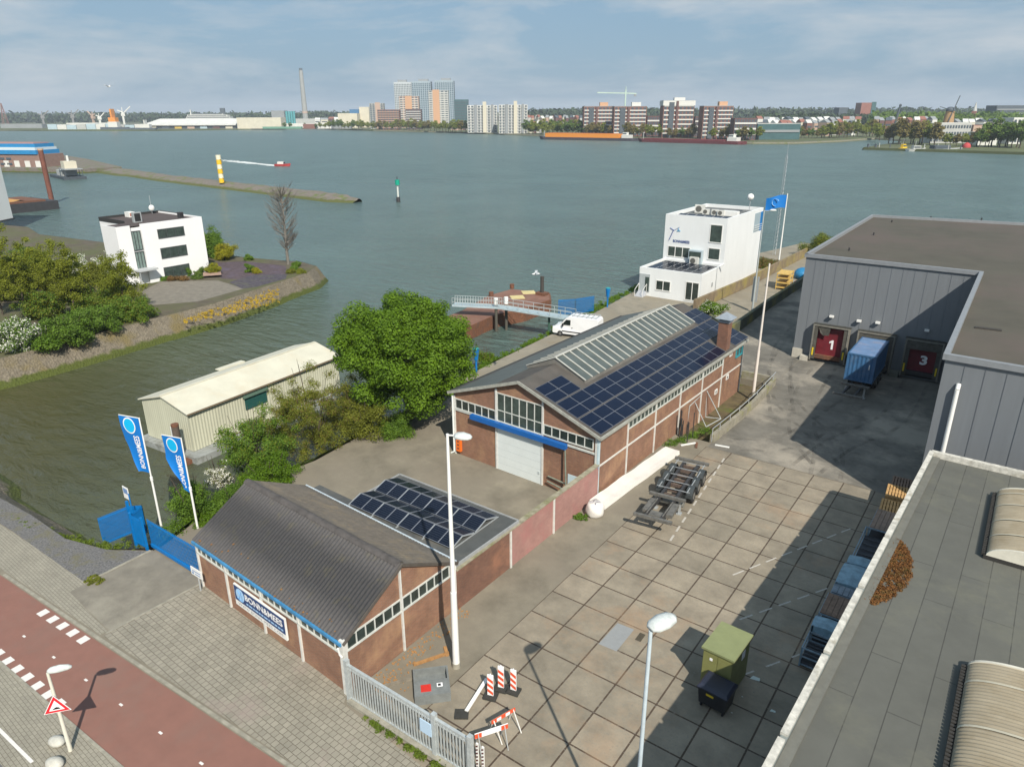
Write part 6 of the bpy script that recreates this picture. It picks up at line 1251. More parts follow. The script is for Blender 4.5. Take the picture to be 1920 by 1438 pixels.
# ================================================================== BOATHOUSE
T = thing('boathouse', 'cream floating boathouse with shallow roof moored in the basin', 'boathouse', (-53.5, 28.0, -2.45), R_(4.5))
cream = mat('cream ribbed cladding', (0.52, 0.52, 0.40), .6, .12, .8, stretch=(1, 1, .3)); creamr = mat('cream roof sheets', (0.60, 0.58, 0.47), .55, .12, .5, stain=(0.55, .50, .38), stscale=.4)
BL, BWd, BE, BR = 17.3, 6.3, 3.9, 4.75
mb = MB()
def ribs(mb, p0, p1, z0, z1f, n, amp=.04):
    p0 = Vector(p0); p1 = Vector(p1); d = (p1-p0); L = d.length; d.normalize(); nn_ = Vector((d.y, -d.x)); vs = []; k = n*4
    for i in range(k+1):
        q = [0, 1, 1, 0][i % 4]*amp; p = p0+d*(L*i/k)-nn_*q; vs += [(p.x, p.y, z0), (p.x, p.y, z1f(i/k))]
    mb.add(vs, [(2*i, 2*i+2, 2*i+3, 2*i+1) for i in range(k)])
ribs(mb, (0, 0), (0, BL), .35, lambda f: BE, 60, .025); ribs(mb, (0, BL), (-BWd, BL), .35, lambda f: BE+(BR-BE)*(1-abs(2*f-1)), 20); ribs(mb, (-BWd, BL), (-BWd, 0), .35, lambda f: BE, 60); ribs(mb, (-BWd, 0), (0, 0), .35, lambda f: BE+(BR-BE)*(1-abs(2*f-1)), 22, .02)
part(T, 'wall', mb, cream)
mb = MB()
for s_ in (0, 1):
    xe = .25 if s_ == 0 else -BWd-.25; pts = [(xe, -.2, BE-.03), (-BWd/2, -.2, BR+.06), (-BWd/2, BL+.2, BR+.06), (xe, BL+.2, BE-.03)]
    mb.slab(pts if s_ == 0 else pts[::-1], .1)
part(T, 'roof', mb, creamr)
mb = MB(); mb.bar((.28, -.2, BE-.08), (.28, BL+.2, BE-.08), .06, .12); part(T, 'eave_trim', mb, mat('brown trim', (0.20, 0.15, 0.10), .7)); mb = MB(); mb.bar((-BWd/2-.02, -.15, BR+.09), (-BWd/2-.02, BL+.1, BR+.09), .2, .05); part(T, 'ridge_trim', mb, creamr)
mb = MB(); mb.box(.03, .1, 5.6, 8.0, 2.15, 3.35); part(T, 'window', mb, mat('dark green shutter', (0.02, 0.085, 0.075), .4)); mb = MB(); mb.box(.05, .3, 5.45, 8.1, 3.3, 3.5); part(T, 'shutter_box', mb, mat('green shutter box', (0.10, 0.17, 0.13), .6))
mb = MB(); mb.box(-BWd-.5, 1.3, -.7, BL+.4, -.7, .32); part(T, 'float', mb, mat('grey float deck', (0.32, 0.34, 0.33), .8, .3, 1, stain=(0.12, .12, .1), stscale=.6))
mb = MB(); mb.bar((1.35, 2.5, 1.0), (1.35, BL, 1.0), .05); mb.bar((1.35, 2.5, .65), (1.35, BL, .65), .04)
for i in range(9): mb.bar((1.35, 2.5+i*1.75, .3), (1.35, 2.5+i*1.75, 1.0), .05)
part(T, 'railing', mb, rust)
mb = MB(); mb.box(-BWd-.6, -BWd, 8, 11, BE+.05, BE+.15); part(T, 'roof_flap', mb, creamr)
T = thing('mooring_pile', 'thick rusty pile with white board at the boathouse corner', 'mooring pile', (-53.55, 27.35+.0, -2.7)); T.location = (-53.7, 26.9, -2.7)
mb = MB(); mb.cyl((0, 0, -1), (0, 0, 3.3), .3, n=14); part(T, 'pile', mb, mat('grey brown pile', (0.13, 0.10, 0.08), .9, .5, 2)); mb = MB(); mb.cyl((0, 0, 3.3), (0, 0, 3.5), .31, n=14); part(T, 'rusty_top', mb, rust); mb = MB(); mb.box(-.65, -.32, -.1, .1, 1.1, 3.1); part(T, 'white_board', mb, whitepaint)
mb = MB(); mb.box(-1.0, .9, -.6, .5, 0, .35); part(T, 'fender', mb, rust)
# ================================================================== VILLA
T = thing('white_villa', 'white cubic three storey villa on the garden peninsula', 'villa', (-109.9, 64.9, 0), 0)
vx = Vector((0.03, -1.0)).normalized()   # front direction computed from the photo corners
frV = ((0.999, 0.035), (0.035, 1.0))
VX = -109.3
def VFp(px, py):
    d = CF+CR*(px-CX)/FPX-CU*(py-CY)/FPX; t = VX/d[0]; return (float(d[1]*t), CAMZ+float(d[2]*t))
wv_ = mat('bright white render', (0.80, 0.80, 0.80), .55, .04, .5); vroof = mat('dark brown roofing', (0.085, 0.065, 0.06), .85, .25, .6)
T.location = (0, 0, 0)
y0, y1, y2, y3 = 51.5, 53.6, 55.2, 65.3
mb = MB(); mb.box(-122, VX, y2, y3, -.2, 8.7); mb.box(-121.9, VX-.05, 56.9, 57.1, 8.7, 9.0) if False else None
mb.box(-122, VX, y3-.25, y3, 8.7, 9.0); mb.box(VX-.25, VX, y2, y3-.25, 8.7, 9.0); part(T, 'main_block', mb, wv_)
mb = MB(); mb.box(-113.6, VX-.02, y0, y1, -.2, 8.75); mb.box(-113.6, VX-.02, y0, y0+.2, 8.75, 8.95); mb.box(VX-.22, VX-.02, y0+.2, y1, 8.75, 8.95); part(T, 'stair_block', mb, wv_)
mb = MB(); mb.box(-113.6, VX-.35, y1, y2, -.2, 8.55); part(T, 'stair_core', mb, wv_)
mb = MB(); mb.box(-121.9, VX-.25, y2+.05, y3-.25, 8.7, 8.76); mb.box(-113.5, VX-.25, y0+.2, y2+.05, 8.752, 8.8); part(T, 'roof', mb, vroof)
mb = MB()
for a, b_ in (((-122, y2, 8.8), (-122, y3, 8.8)), ((-122, y3, 8.8), (-115, y3+.01, 8.8)), ((-122, y2, 8.8), (-114, y2, 8.8))): mb.bar(a, b_, .12, .6)
part(T, 'roof_edge', mb, mat('dark fascia', (0.03, 0.03, 0.03), .7))
for a, b_ in (((294.9, 431.3), (345.8, 440.5)), ((300.8, 466.6), (351.3, 477.2)), ((307, 502.7), (356.8, 513.4))):
    p = VFp(*a); q = VFp(*b_); zt = VFp(a[0], a[1])[1]; zb_ = VFp(b_[0], b_[1])[1]; window(T, 'window', (VX, p[0]), (0, 1), (1, 0), q[0]-p[0], zb_, zt, 3, 1, .12, mat('dark window frame', (0.05, 0.06, 0.06), .5), glassg, proud=.06)
window(T, 'stair_window', (VX-.33, y1+.1), (0, 1), (1, 0), 1.4, 5.2, 8.0, 3, 1, .12, mat('dark window frame', (0, 0, 0)), mat('pale glass', (0.20, 0.27, 0.25), .2, .3, 2, spec=.6), proud=.06); window(T, 'stair_window', (VX-.33, y1+.1), (0, 1), (1, 0), 1.4, 2.0, 4.9, 3, 1, .12, mat('dark window frame', (0, 0, 0)), mat('pale glass', (0, 0, 0)), proud=.06)
mb = MB(); mb.box(VX-.3, VX+1.5, y1-.6, y2+.8, 2.2, 2.45); part(T, 'entrance_canopy', mb, mat('grey canopy', (0.42, 0.44, 0.45), .5)); mb = MB(); mb.cyl((VX+1.3, y1-.4, 0), (VX+1.3, y1-.4, 2.2), .08); part(T, 'canopy_post', mb, steel)
for i, (x, y, s_, c_, lab) in enumerate(((-120.5, 59.5, (1.4, 1.0, .8), whitepaint, 'white roof unit with red grille on the villa'), (-113.5, 57.0, (.5, 1.3, 1.5), steel, 'upright silver ventilation unit on the villa roof'), (-112.5, 63.6, (.7, .7, .9), dark, 'small dark chimney box on the villa roof'))):
    T2 = thing('roof_unit', lab, 'roof unit', (x, y, 8.76), group='units on the villa roof'); mb = MB(); mb.box(-s_[0]/2, s_[0]/2, -s_[1]/2, s_[1]/2, 0, s_[2]); part(T2, 'casing', mb, c_); mb = MB(); mb.box(s_[0]/2, s_[0]/2+.03, -s_[1]*.35, s_[1]*.35, .15, s_[2]-.15); part(T2, 'grille', mb, mat('red brown grille', (0.35, 0.12, 0.08), .6) if i == 0 else black)
T2 = thing('satellite_dish', 'white dish antenna on the far edge of the villa roof', 'satellite dish', (-121.0, 63.5, 8.8)); mb = MB(); mb.cyl((0, 0, 0), (0, 0, 3.0), .04); part(T2, 'mast', mb, steel); mb = MB(); mb.sphere((.1, 0, .95), .5, 14, 8, sc=(.35, 1, 1)); part(T2, 'dish', mb, whitepaint)
# garden surfaces
def patch(name, pts, z, m, kind='structure'): return sheet(name, pts, z, m, 0, kind)
pz = lambda *pp: [G(a, b_, 0)[:2] for a, b_ in pp]
k6 = 1920/660
zz = lambda *pp: [G(a/k6, 380+b_/k6, 0)[:2] for a, b_ in pp]
patch('villa_forecourt', zz((700, 520), (880, 430), (1190, 425), (1330, 470), (1080, 540), (830, 560)), .012, mat('forecourt gravel', (0.21, 0.19, 0.155), .95, .3, 1.2, bump=.2, bscale=20))
patch('flower_bed', zz((1120, 330), (1330, 320), (1560, 345), (1560, 395), (1330, 420), (1210, 415)), .012, mat('purple brown bed', (0.105, 0.075, 0.085), .95, .5, 1.2, stain=(0.10, 0.08, 0.12), stscale=.4))
patch('lavender_bed', zz((1250, 435), (1380, 395), (1565, 390), (1560, 415), (1400, 460), (1320, 470)), .016, mat('lavender', (0.09, 0.078, 0.10), .95, .6, 2, stain=(0.09, 0.09, 0.06), stscale=.5), 'stuff')
patch('villa_terrace_wall', zz((1110, 395), (1205, 380), (1210, 408), (1110, 415)), .4, mat('terrace brick', (0.36, 0.24, 0.18), .9, .2, 2))
# yellow flowering ground cover on the bank
ylw = leafmat('yellow flowers', (0.36, 0.25, 0.02), (0.55, 0.36, 0.02), 1.5, 0.1)
cl = []; rg = random.Random(31)
for i in range(300):
    f = rg.random()**.7; px = (980+f*540)/k6; py = 380+(645-f*150+rg.uniform(-34, 30)*(0.35+f))/k6; p = G(px, py, -.35); cl.append((p[0], p[1], -.62+rg.uniform(0, .12), rg.uniform(.08, .3)))
o = mesh_obj('yellow_ground_cover', leaves_mesh('yc', cl, 6500, .06, 5, ylw)); tag(o, kind='stuff', label='yellow flowering ground cover on the stone bank')
# ---- foliage materials
lf_oak = leafmat('fresh green leaves', (0.078, 0.150, 0.008), (0.145, 0.255, 0.013), .7, .35, (0.20, 0.32, 0.02)); lf_olive = leafmat('olive green leaves', (0.135, 0.155, 0.02), (0.235, 0.255, 0.035), 1.0, .4); lf_mid = leafmat('mid green leaves', (0.075, 0.15, 0.015), (0.16, 0.265, 0.03), 1.0, .35)
lf_dark = leafmat('dark green leaves', (0.06, 0.11, 0.015), (0.12, 0.18, 0.028), 1.0, .2); lf_yel = leafmat('yellow green leaves', (0.19, 0.19, 0.01), (0.34, 0.32, 0.015), 1.2, .25); lf_white = leafmat('white blossom', (0.60, 0.60, 0.52), (0.75, 0.75, 0.68), 2, .2); lf_spr = leafmat('spring yellow leaves', (0.17, 0.20, 0.02), (0.27, 0.30, 0.035), .8, .45)
lf_red = leafmat('reddish leaves', (0.13, 0.075, 0.03), (0.21, 0.13, 0.04), 1, .2)
barkm = mat('tree bark', (0.10, 0.08, 0.06), .95, .5, 3); barkg = mat('grey bark', (0.20, 0.185, 0.16), .95, .4, 3)
grass_m = leafmat('bank grass', (0.07, 0.115, 0.012), (0.14, 0.19, 0.02), .6, .2)
# ---- the big round tree
def tree(name, label, base, h, rx, ry, rz, cz, n, nl, size, lm, seed, grp=None, trunk=.3, bm=None, cr=1.0, w2=0, fill=.55, low=-.75, cat='tree', flat=.5, shell=.45, jitter=.25, nb=14):
    T = thing(name, label, cat, base, group=grp); mb = MB(); branches(mb, (0, 0, -.3), (0, 0, h*.78), trunk, nb, rx*.75, seed, 4, .25); part(T, 'trunk', mb, bm or barkm)
    cl = blob_clumps((0, 0, cz), rx, ry, rz, n, cr, seed, jitter, fill, low); mesh_obj('crown', leaves_mesh('crown', cl, nl, size, seed, lm, w2, flat, shell), T); return T
TB = (-41.0, 41.2, -.7)
T = tree('broadleaf_tree', 'big dense fresh green round tree beside the long workshop', TB, 11.5, 5.3, 5.5, 4.7, 6.3, 300, 165000, .105, [lf_oak, lf_mid], 11, trunk=.38, cr=1.1, w2=.1, fill=.6, low=-.9, shell=.35, flat=.45)
# ---- bushes on the quay edge
def bush(label, base, rx, ry, rz, n, nl, size, lm, seed, cr=.5, w2=0, name='bush', grp='bushes on the quay edge', flat=.7, shell=.6, fill=.35, jit=.4, low=-1.0, cat='bush', stems=True):
    T = thing(name, label, cat, base, group=grp)
    if stems:
        mb = MB(); rg = random.Random(seed)
        for i in range(9):
            t = rg.uniform(0, 6.28); q = rg.uniform(.3, .75); mb.cyl((0, 0, -.2), (rx*q*math.cos(t), ry*q*math.sin(t), rz*rg.uniform(.7, 1.2)), .05, .012, 5, caps=False)
        part(T, 'stems', mb, barkm)
    cl = [(a, b_, max(cr*.35, c_), r) for a, b_, c_, r in blob_clumps((0, 0, rz*.45), rx, ry, rz*.55, int(n*1.5), cr, seed, jit, fill, low)]; nl = int(nl*1.5); mesh_obj('foliage', leaves_mesh('foliage', cl, nl, size, seed, lm, w2, flat, shell), T); return T
bush('airy olive bush in front of the boathouse wall, tallest of the row', (-44.2, 33.4, -1.2), 3.7, 4.3, 6.3, 120, 36000, .055, [lf_olive, lf_red], 21, .62, .08, fill=.45)
bush('olive brown bush between the big tree and the tall airy bush', (-42.0, 36.6, -.8), 2.3, 2.7, 3.8, 70, 14000, .06, lf_olive, 22, .6)
bush('fresh green bush right below the boathouse window, left of the tall one', (-44.6, 28.0, -1.2), 2.8, 3.0, 4.6, 80, 19000, .065, [lf_mid, lf_spr], 23, .6, .15)
bush('low bright green bush behind the corrugated roof ridge', (-41.0, 26.6, -.9), 2.0, 2.4, 2.4, 45, 11000, .06, lf_oak, 24, .5)
bush('low green bush at the left gable end of the corrugated roof', (-41.0, 23.6, -.9), 1.5, 1.6, 1.6, 40, 9000, .06, lf_mid, 25, .5)
bush('pale feathery shrub hanging over the basin', (-45.3, 25.2, -1.4), .9, 1.0, 2.0, 26, 2600, .06, [lf_white, lf_olive], 26, .35, .4)
bush('small green bush between the two blue flags', (-41.6, 21.0, -1.0), 1.7, 1.6, 2.9, 45, 9000, .055, lf_mid, 27, .5)
bush('grassy green clump below the right blue flag', (-39.7, 21.3, -.9), 1.3, 1.3, 1.0, 30, 8000, .055, lf_oak, 28, .45)
bush('round green bush at the foot of the big tree', (-39.6, 38.2, -.8), 1.5, 1.6, 2.0, 40, 10000, .06, lf_mid, 29, .55)
bush('tuft of green reeds growing out of the water by the footbridge', (-46.6, 59.5, -2.4), 1.0, 1.2, 2.1, 30, 5000, .07, [lf_oak, lf_olive], 30, .5, .3)
bush('white flowering bush beyond the chimney of the long workshop', (-31.9, 88.0, -.1), 1.7, 2.0, 1.7, 40, 9000, .08, [lf_oak, lf_white], 33, .5, .13, grp='bushes by the river office')
bush('round olive bush at the river end of the tall warehouse', (-30.5, 138.0, -.1), 3.4, 3.4, 3.8, 60, 14000, .1, [lf_olive, lf_dark], 34, .9, .3, grp='bushes by the river office')
bush('dark red brown hedge behind the river office', (-36.0, 122.5, -.1), 2.6, 3.5, 1.2, 40, 9000, .08, [lf_red, lf_dark], 35, .6, .4, grp='bushes by the river office')
# grass fringes
def fringe(name, pts, n, r, z, seed, label, lm=None, size=.05, wd=.6):
    rg = random.Random(seed); cl = []
    L = [(Vector(a), Vector(b_)) for a, b_ in zip(pts[:-1], pts[1:])]; tot = sum((b_-a).length for a, b_ in L)
    for a, b_ in L:
        for i in range(int(n*(b_-a).length/tot)+1):
            p = a.lerp(b_, rg.random()); cl.append((p.x+rg.gauss(0, wd), p.y+rg.gauss(0, wd*.4), z+rg.uniform(0, r*.3), r*rg.uniform(.5, 1.2)))
    o = mesh_obj(name, leaves_mesh(name, cl, n*70, size, seed, lm or grass_m, 0, .9, .6)); return tag(o, kind='stuff', label=label)
fringe('quay_grass', [(-42.6, 46), (-43.3, 52), (-43.9, 60), (-44.3, 68), (-45.2, 78), (-46.2, 88), (-46.8, 100)], 320, .35, -.25, 41, 'long green grass along the quay edge', lm=lf_oak, size=.075, wd=.35)
fringe('bank_grass', [(-42.6, 24), (-41.8, 21), (-41.0, 18.5)], 90, .4, -.7, 42, 'green grass along the basin bank by the flags', lm=lf_oak, wd=.8)
fringe('bank_grass', [(-47.5, 13.9), (-44.0, 14.6), (-41.8, 15.6), (-40.5, 16.3)], 110, .22, -.25, 43, 'weeds and moss along the head of the basin', wd=.5)
fringe('bank_grass', [(-52, 13.2), (-47.5, 13.7)], 50, .14, -.1, 46, 'sparse weeds on the gravel at the basin edge', wd=.4)
fringe('fence_weeds', [(-19.2, 15.4), (-16.5, 15.4), (-13.6, 15.4)], 46, .18, .03, 44, 'weeds at the foot of the grey bar fence', wd=.16)
fringe('wall_weeds', [(-20.0, 36.7), (-20.2, 38.4)], 26, .22, .1, 45, 'weeds between white sheet and workshop wall', wd=.16, lm=lf_mid)
fringe('wall_weeds', [(-20.0, 34.6), (-19.8, 35.2)], 14, .18, .08, 47, 'weeds beside the white bulk bag', wd=.15, lm=lf_mid)
fringe('wall_weeds', [(-19.9, 47.8), (-19.2, 50.5), (-18.3, 53.0)], 50, .3, .0, 48, 'weeds on the heap at the retaining wall', wd=.3, lm=lf_mid)
fringe('driveway_moss', [(-38.9, 12.9), (-38.6, 13.6)], 22, .16, .02, 49, 'moss patch at the driveway corner', wd=.22, lm=lf_olive)
# ---- peninsula vegetation
bush('large round dark green shrub just right of the villa', (-122.0, 73.6, 0), 3.4, 2.8, 4.6, 60, 16000, .12, lf_mid, 51, 1.0, grp='garden shrubs')
bush('bright yellow round shrub by the river bank', (-116.8, 73.2, 0), 2.1, 2.0, 2.7, 40, 12000, .08, lf_yel, 52, .6, grp='garden shrubs')
bush('yellow green round shrub close to the villa corner', (-107.3, 64.6, 0), 1.2, 1.2, 1.9, 26, 7000, .08, [lf_yel, lf_mid], 53, .5, .2, grp='garden shrubs')
for i, (zx, zy, r, h, m_, lab) in enumerate(((1080, 390, 1.0, 1.0, lf_dark, 'low dark shrub left of the yellow green shrub'), (1075, 415, .9, .7, lf_dark, 'flat brown shrub in front of the villa corner'), (1025, 400, .6, 1.1, lf_mid, 'small green shrub under the lowest villa window'), (960, 425, 1.9, .6, lf_red, 'long low reddish hedge in front of the villa'), (890, 425, .5, .6, lf_mid, 'tiny shrub at the villa entrance'), (1360, 315, .7, 1.0, lf_mid, 'small green shrub on the river edge of the garden'), (1362, 380, .8, 1.4, lf_mid, 'green shrub on the left of the bed pair'), (1400, 385, .6, .9, lf_yel, 'yellow green shrub on the right of the bed pair'), (1620, 350, .7, .8, lf_mid, 'green shrub near the tip of the peninsula'), (1590, 385, .7, .6, lf_olive, 'olive shrub near the tip of the peninsula'), (1640, 385, .6, .6, lf_spr, 'pale shrub near the tip of the peninsula'), (1605, 368, .6, .8, lf_mid, 'middle shrub near the tip of the peninsula'))):
    p = G(zx/k6, 380+zy/k6, 0); bush(lab, p, r, r, h, 14, 2600, .08, m_, 60+i, .38, grp='garden shrubs', stems=False)
# bare tree
T = thing('bare_tree', 'tall leafless grey tree at the tip of the garden peninsula', 'tree', (-103.8, 76.8, 0)); mb = MB(); rg = random.Random(5)
prev = Vector((0, 0, -.2)); H_ = 9.8; T.scale = (1.3, 1.3, 1.32)
mb.cyl((0, 0, -.2), (0, 0, 2.2), .22, .17, 8); mb.cyl((0, 0, 2.2), (.2, 0, 6.0), .17, .1, 8); mb.cyl((.2, 0, 6.0), (.15, .1, H_), .1, .02, 8); part(T, 'trunk', mb, barkg)
mb = MB()
for i in range(120):
    z = rg.uniform(1.7, 9.0); t = rg.uniform(0, 6.28); L = (2.9*math.sin(PI*min(1, (z-.6)/9.6))**.7)*rg.uniform(.6, 1); up = L*rg.uniform(.6, 1.5); p = Vector((.1, 0, z)); q = p+Vector((math.cos(t)*L*.8, math.sin(t)*L*.8, up*.6)); mb.cyl(p, q, .045, .015, 4, caps=False)
    for j in range(8):
        g = rg.uniform(.25, 1); a = p.lerp(q, g); t2 = t+rg.uniform(-.9, .9); l2 = rg.uniform(.5, 1.2); mb.cyl(a, a+Vector((math.cos(t2)*l2*.5, math.sin(t2)*l2*.5, l2*.75)), .016, .006, 3, caps=False)
part(T, 'branches', mb, mat('grey twig', (0.17, 0.155, 0.135), .95))
for i, (px, py, h, rx, lm, nl, lab) in enumerate(((52, 600, 11.5, 2.8, lf_spr, 9000, 'tall airy spring tree near the left picture edge'), (143, 592, 10.5, 2.5, lf_spr, 8000, 'tall airy spring tree left of the villa, thin top'), (92, 560, 8, 2.2, lf_spr, 5000, 'slender spring tree between the two taller ones'), (237, 585, 8.0, 2.3, lf_spr, 6000, 'airy spring tree right in front of the villa stairwell'), (5, 590, 8.5, 2.6, lf_spr, 7000, 'spring tree cut by the left picture edge'), (190, 560, 6.5, 2.0, lf_olive, 5000, 'small olive tree in front of the white blossom'))):
    p = G(px, py, 0); tree('spring_tree', lab, p, h, rx*1.15, rx*1.15, h*.48, h*.52, 64, int(nl*2.0), .10, lm, 80+i, 'airy spring trees on the peninsula', .12, barkm, .75, fill=.2, low=-.9, flat=1.0, shell=.7, jitter=.5, nb=22)
for i, (px, py, r, h, lm, w2, nl, lab) in enumerate(((30, 655, 2.9, 3.6, [lf_mid, lf_white], .35, 12000, 'white blossoming bush low at the left picture edge'), (130, 640, 3.0, 3.2, [lf_mid, lf_dark], .3, 14000, 'dense green bush under the airy trees, left of centre'), (185, 620, 2.8, 2.8, [lf_mid, lf_dark], .3, 12000, 'dense green bush in the middle under the airy trees'), (248, 600, 2.6, 2.9, [lf_mid, lf_olive], .3, 12000, 'dense green bush nearest the forecourt'), (150, 530, 3.4, 4.6, [lf_white, lf_mid], .25, 12000, 'large white blossoming bush beside the villa, left one'), (222, 528, 2.4, 4.4, [lf_white, lf_mid], .3, 9000, 'white blossoming bush touching the villa wall'), (92, 652, 1.3, 1.6, [lf_mid, lf_oak], .3, 4000, 'small round green bush on the bank stones'), (60, 500, 3.5, 3.5, [lf_mid, lf_dark], .4, 9000, 'green bush behind the airy trees toward the river'), (15, 560, 3.6, 3.6, [lf_olive, lf_mid], .4, 12000, 'olive bush at the left edge behind the blossoming one'), (95, 595, 3.4, 3.4, [lf_olive, lf_mid], .5, 12000, 'olive bush between the trunks of the airy trees'), (170, 585, 3.2, 3.4, [lf_olive, lf_mid], .5, 12000, 'olive bush in the middle of the airy trees'), (222, 570, 2.6, 3.0, [lf_mid, lf_olive], .5, 9000, 'olive green bush beside the forecourt'), (75, 540, 3.0, 3.6, [lf_olive, lf_spr], .4, 9000, 'pale olive bush behind the airy trees'), (118, 560, 2.6, 3.4, [lf_spr, lf_olive], .4, 8000, 'yellowish bush behind the airy trees'))):
    p = G(px, py, 0); bush(lab, p, r, r, h, 50, nl, .10, lm, 100+i, .75, w2, grp='bushes on the peninsula')
# ================================================================== FAR SHORE
def dpt(px):   # depth of the far quay line at a photo column
    xs = [0, 440, 560, 700, 860, 1010, 1400, 1640, 1662, 1920]; ds = [1335, 1355, 1330, 1236, 1050, 930, 700, 790, 590, 520]
    return float(np.interp(px, xs, ds))
hz = {}
def fmat(n, c, v=.15): return mat('far '+n, c, .75, v, .12)
FW = mat('far window glass', (0.07, 0.09, 0.11), .3)
unit = {}
def ubox(m):           # unit box mesh shared by copies
    if m.name not in unit: unit[m.name] = MB().box(-.5, .5, -.5, .5, 0, 1).mesh('unit', m)
    return unit[m.name]
def sub(T, name, m, x, y, z, sx, sy, sz, label=None):
    o = bpy.data.objects.new(name, ubox(m)); COL.objects.link(o); o.parent = T; o.location = (x, y, z); o.scale = (sx, sy, sz)
    if label: o['label'] = label
    return o
YAW = R_(36)
def block(name, label, cat, px0, px1, pyt, depth, wallm_, rot=0.0, dw=None, fl=0, cols=0, group=None, winm=None, bands=None, roofm=None, pyb=None, accent=None, wh=.55, base=-1.0, side=True, maxw=96, bal=None):
    """box building whose front spans two photo columns; windows are separate parts"""
    a = FP(px0, pyt, depth); b_ = FP(px1, pyt, depth); w_ = math.hypot(b_[0]-a[0], b_[1]-a[1]); h = (a[2]+b_[2])/2-base
    cx_, cy_ = (a[0]+b_[0])/2, (a[1]+b_[1])/2; dw = dw or w_*.6
    T = thing(name, label, cat, (cx_, cy_, base), YAW+rot, group=group)
    mb = MB(); mb.box(-w_/2, w_/2, 0, dw, 0, h); part(T, 'wall', mb, wallm_)
    if roofm is not None: sub(T, 'roof', roofm, 0, dw/2, h-.0, w_*1.005, dw*1.005, max(.5, h*.02))
    if bands is not None and fl:
        for i in range(1, fl): sub(T, 'balcony_band', bands, 0, -.35, h*i/fl-.02*h, w_*.96, .6, h/fl*.30)
    if fl and cols:
        tot = fl*cols
        for i in range(fl):
            for j in range(cols):
                if tot > maxw: continue
                sub(T, 'window', winm or FW, -w_/2+w_*(j+.5)/cols, -.06, h*(i+.5)/fl-h/fl*wh/2, w_/cols*.62, .25, h/fl*wh)
        if tot > maxw:
            for j in range(cols): sub(T, 'window_column', winm or FW, -w_/2+w_*(j+.5)/cols, -.06, h*.03, w_/cols*.6, .3, h*.94)
            for i in range(fl): sub(T, 'floor_band', bands or wallm_, 0, -.25, h*i/fl-h/fl*.16, w_, .3, h/fl*.34)
        if side:
            for i in range(fl): sub(T, 'side_window_band', winm or FW, w_/2+.03, dw/2, h*(i+.5)/fl-h/fl*.22, .1, dw*.8, h/fl*.4); 
    return T, w_, h, dw
cr_ = fmat('cream wall', (0.62, 0.58, 0.46)); brk = fmat('brown brick wall', (0.22, 0.10, 0.075), .2); brk2 = fmat('dark brick wall', (0.14, 0.075, 0.07), .2); whw = fmat('white panels', (0.66, 0.66, 0.62)); gry = fmat('grey wall', (0.27, 0.29, 0.30)); lgt = fmat('light grey wall', (0.45, 0.46, 0.44)); org = fmat('orange panel', (0.58, 0.34, 0.20)); pnk = fmat('pink beige wall', (0.50, 0.36, 0.28)); teal = fmat('teal glass', (0.05, 0.12, 0.13), .2); blw = fmat('blue roof', (0.05, 0.17, 0.34)); wht = fmat('white grid', (0.52, 0.56, 0.58)); dkg = fmat('dark grey blue wall', (0.08, 0.10, 0.12)); pbl = fmat('pale blue wall', (0.42, 0.54, 0.60)); grn = fmat('green sheet', (0.14, 0.30, 0.22)); red_ = fmat('red brown roof', (0.28, 0.12, 0.09))
# towers
for i, (a, b_, t, lab) in enumerate(((738, 771, 154.5, 'white gridded office tower, leftmost of the three'), (771.5, 807, 153, 'blue grey office tower in the middle of the three'), (814, 850, 151.5, 'blue grey office tower standing apart on the right'))):
    T, w_, h, dw = block('office_tower', lab, 'tower', a, b_, t, 1750, wht if i == 0 else fmat('blue grey grid', (0.34, 0.42, 0.47)), fl=24, cols=11 if i == 0 else 9, group='twin style office towers', winm=fmat('tower glass', (0.10, 0.13, 0.15)) if i == 0 else fmat('blue tower glass', (0.05, 0.09, 0.13)), dw=38, maxw=90, side=True)
    sub(T, 'rooftop', gry, 4 if i else -2, 14, h, w_*.5, 14, 5)
T, w_, h, dw = block('apartment_tower', 'tall apartment tower with orange stripe in front of the office towers', 'tower', 803, 840, 170, 1420, lgt, fl=17, cols=5, dw=20, bands=whw); sub(T, 'orange_stripe', org, -w_*.12, -.6, 0, w_*.34, .8, h*1.02)
T, w_, h, dw = block('apartment_tower', 'apartment tower with orange and white top left of the tall striped one', 'tower', 748, 784, 181, 1400, pnk, fl=14, cols=5, dw=20, bands=whw); sub(T, 'orange_stripe', org, w_*-.02, -.6, h*.35, w_*.36, .8, h*.66)
block('apartment_block', 'apartment block with white balconies below the orange tower', 'apartment block', 760, 789, 205, 1250, brk2, fl=9, cols=6, bands=whw, dw=16)
T, w_, h, dw = block('apartment_tower', 'pinkish apartment tower beside the cream silo block', 'tower', 692, 718, 194, 1330, lgt, fl=12, cols=5, dw=18, bands=gry); sub(T, 'pink_stripe', pnk, w_*.1, -.6, 0, w_*.36, .8, h*1.03)
block('apartment_block', 'brown apartment block at the left end of the residential shore', 'apartment block', 707, 748, 206, 1255, brk, fl=9, cols=8, bands=pnk, dw=18)
block('office_block', 'dark teal glass block right of the office towers', 'office block', 851, 877, 187, 1600, teal, fl=10, cols=0, dw=30, bands=dkg)
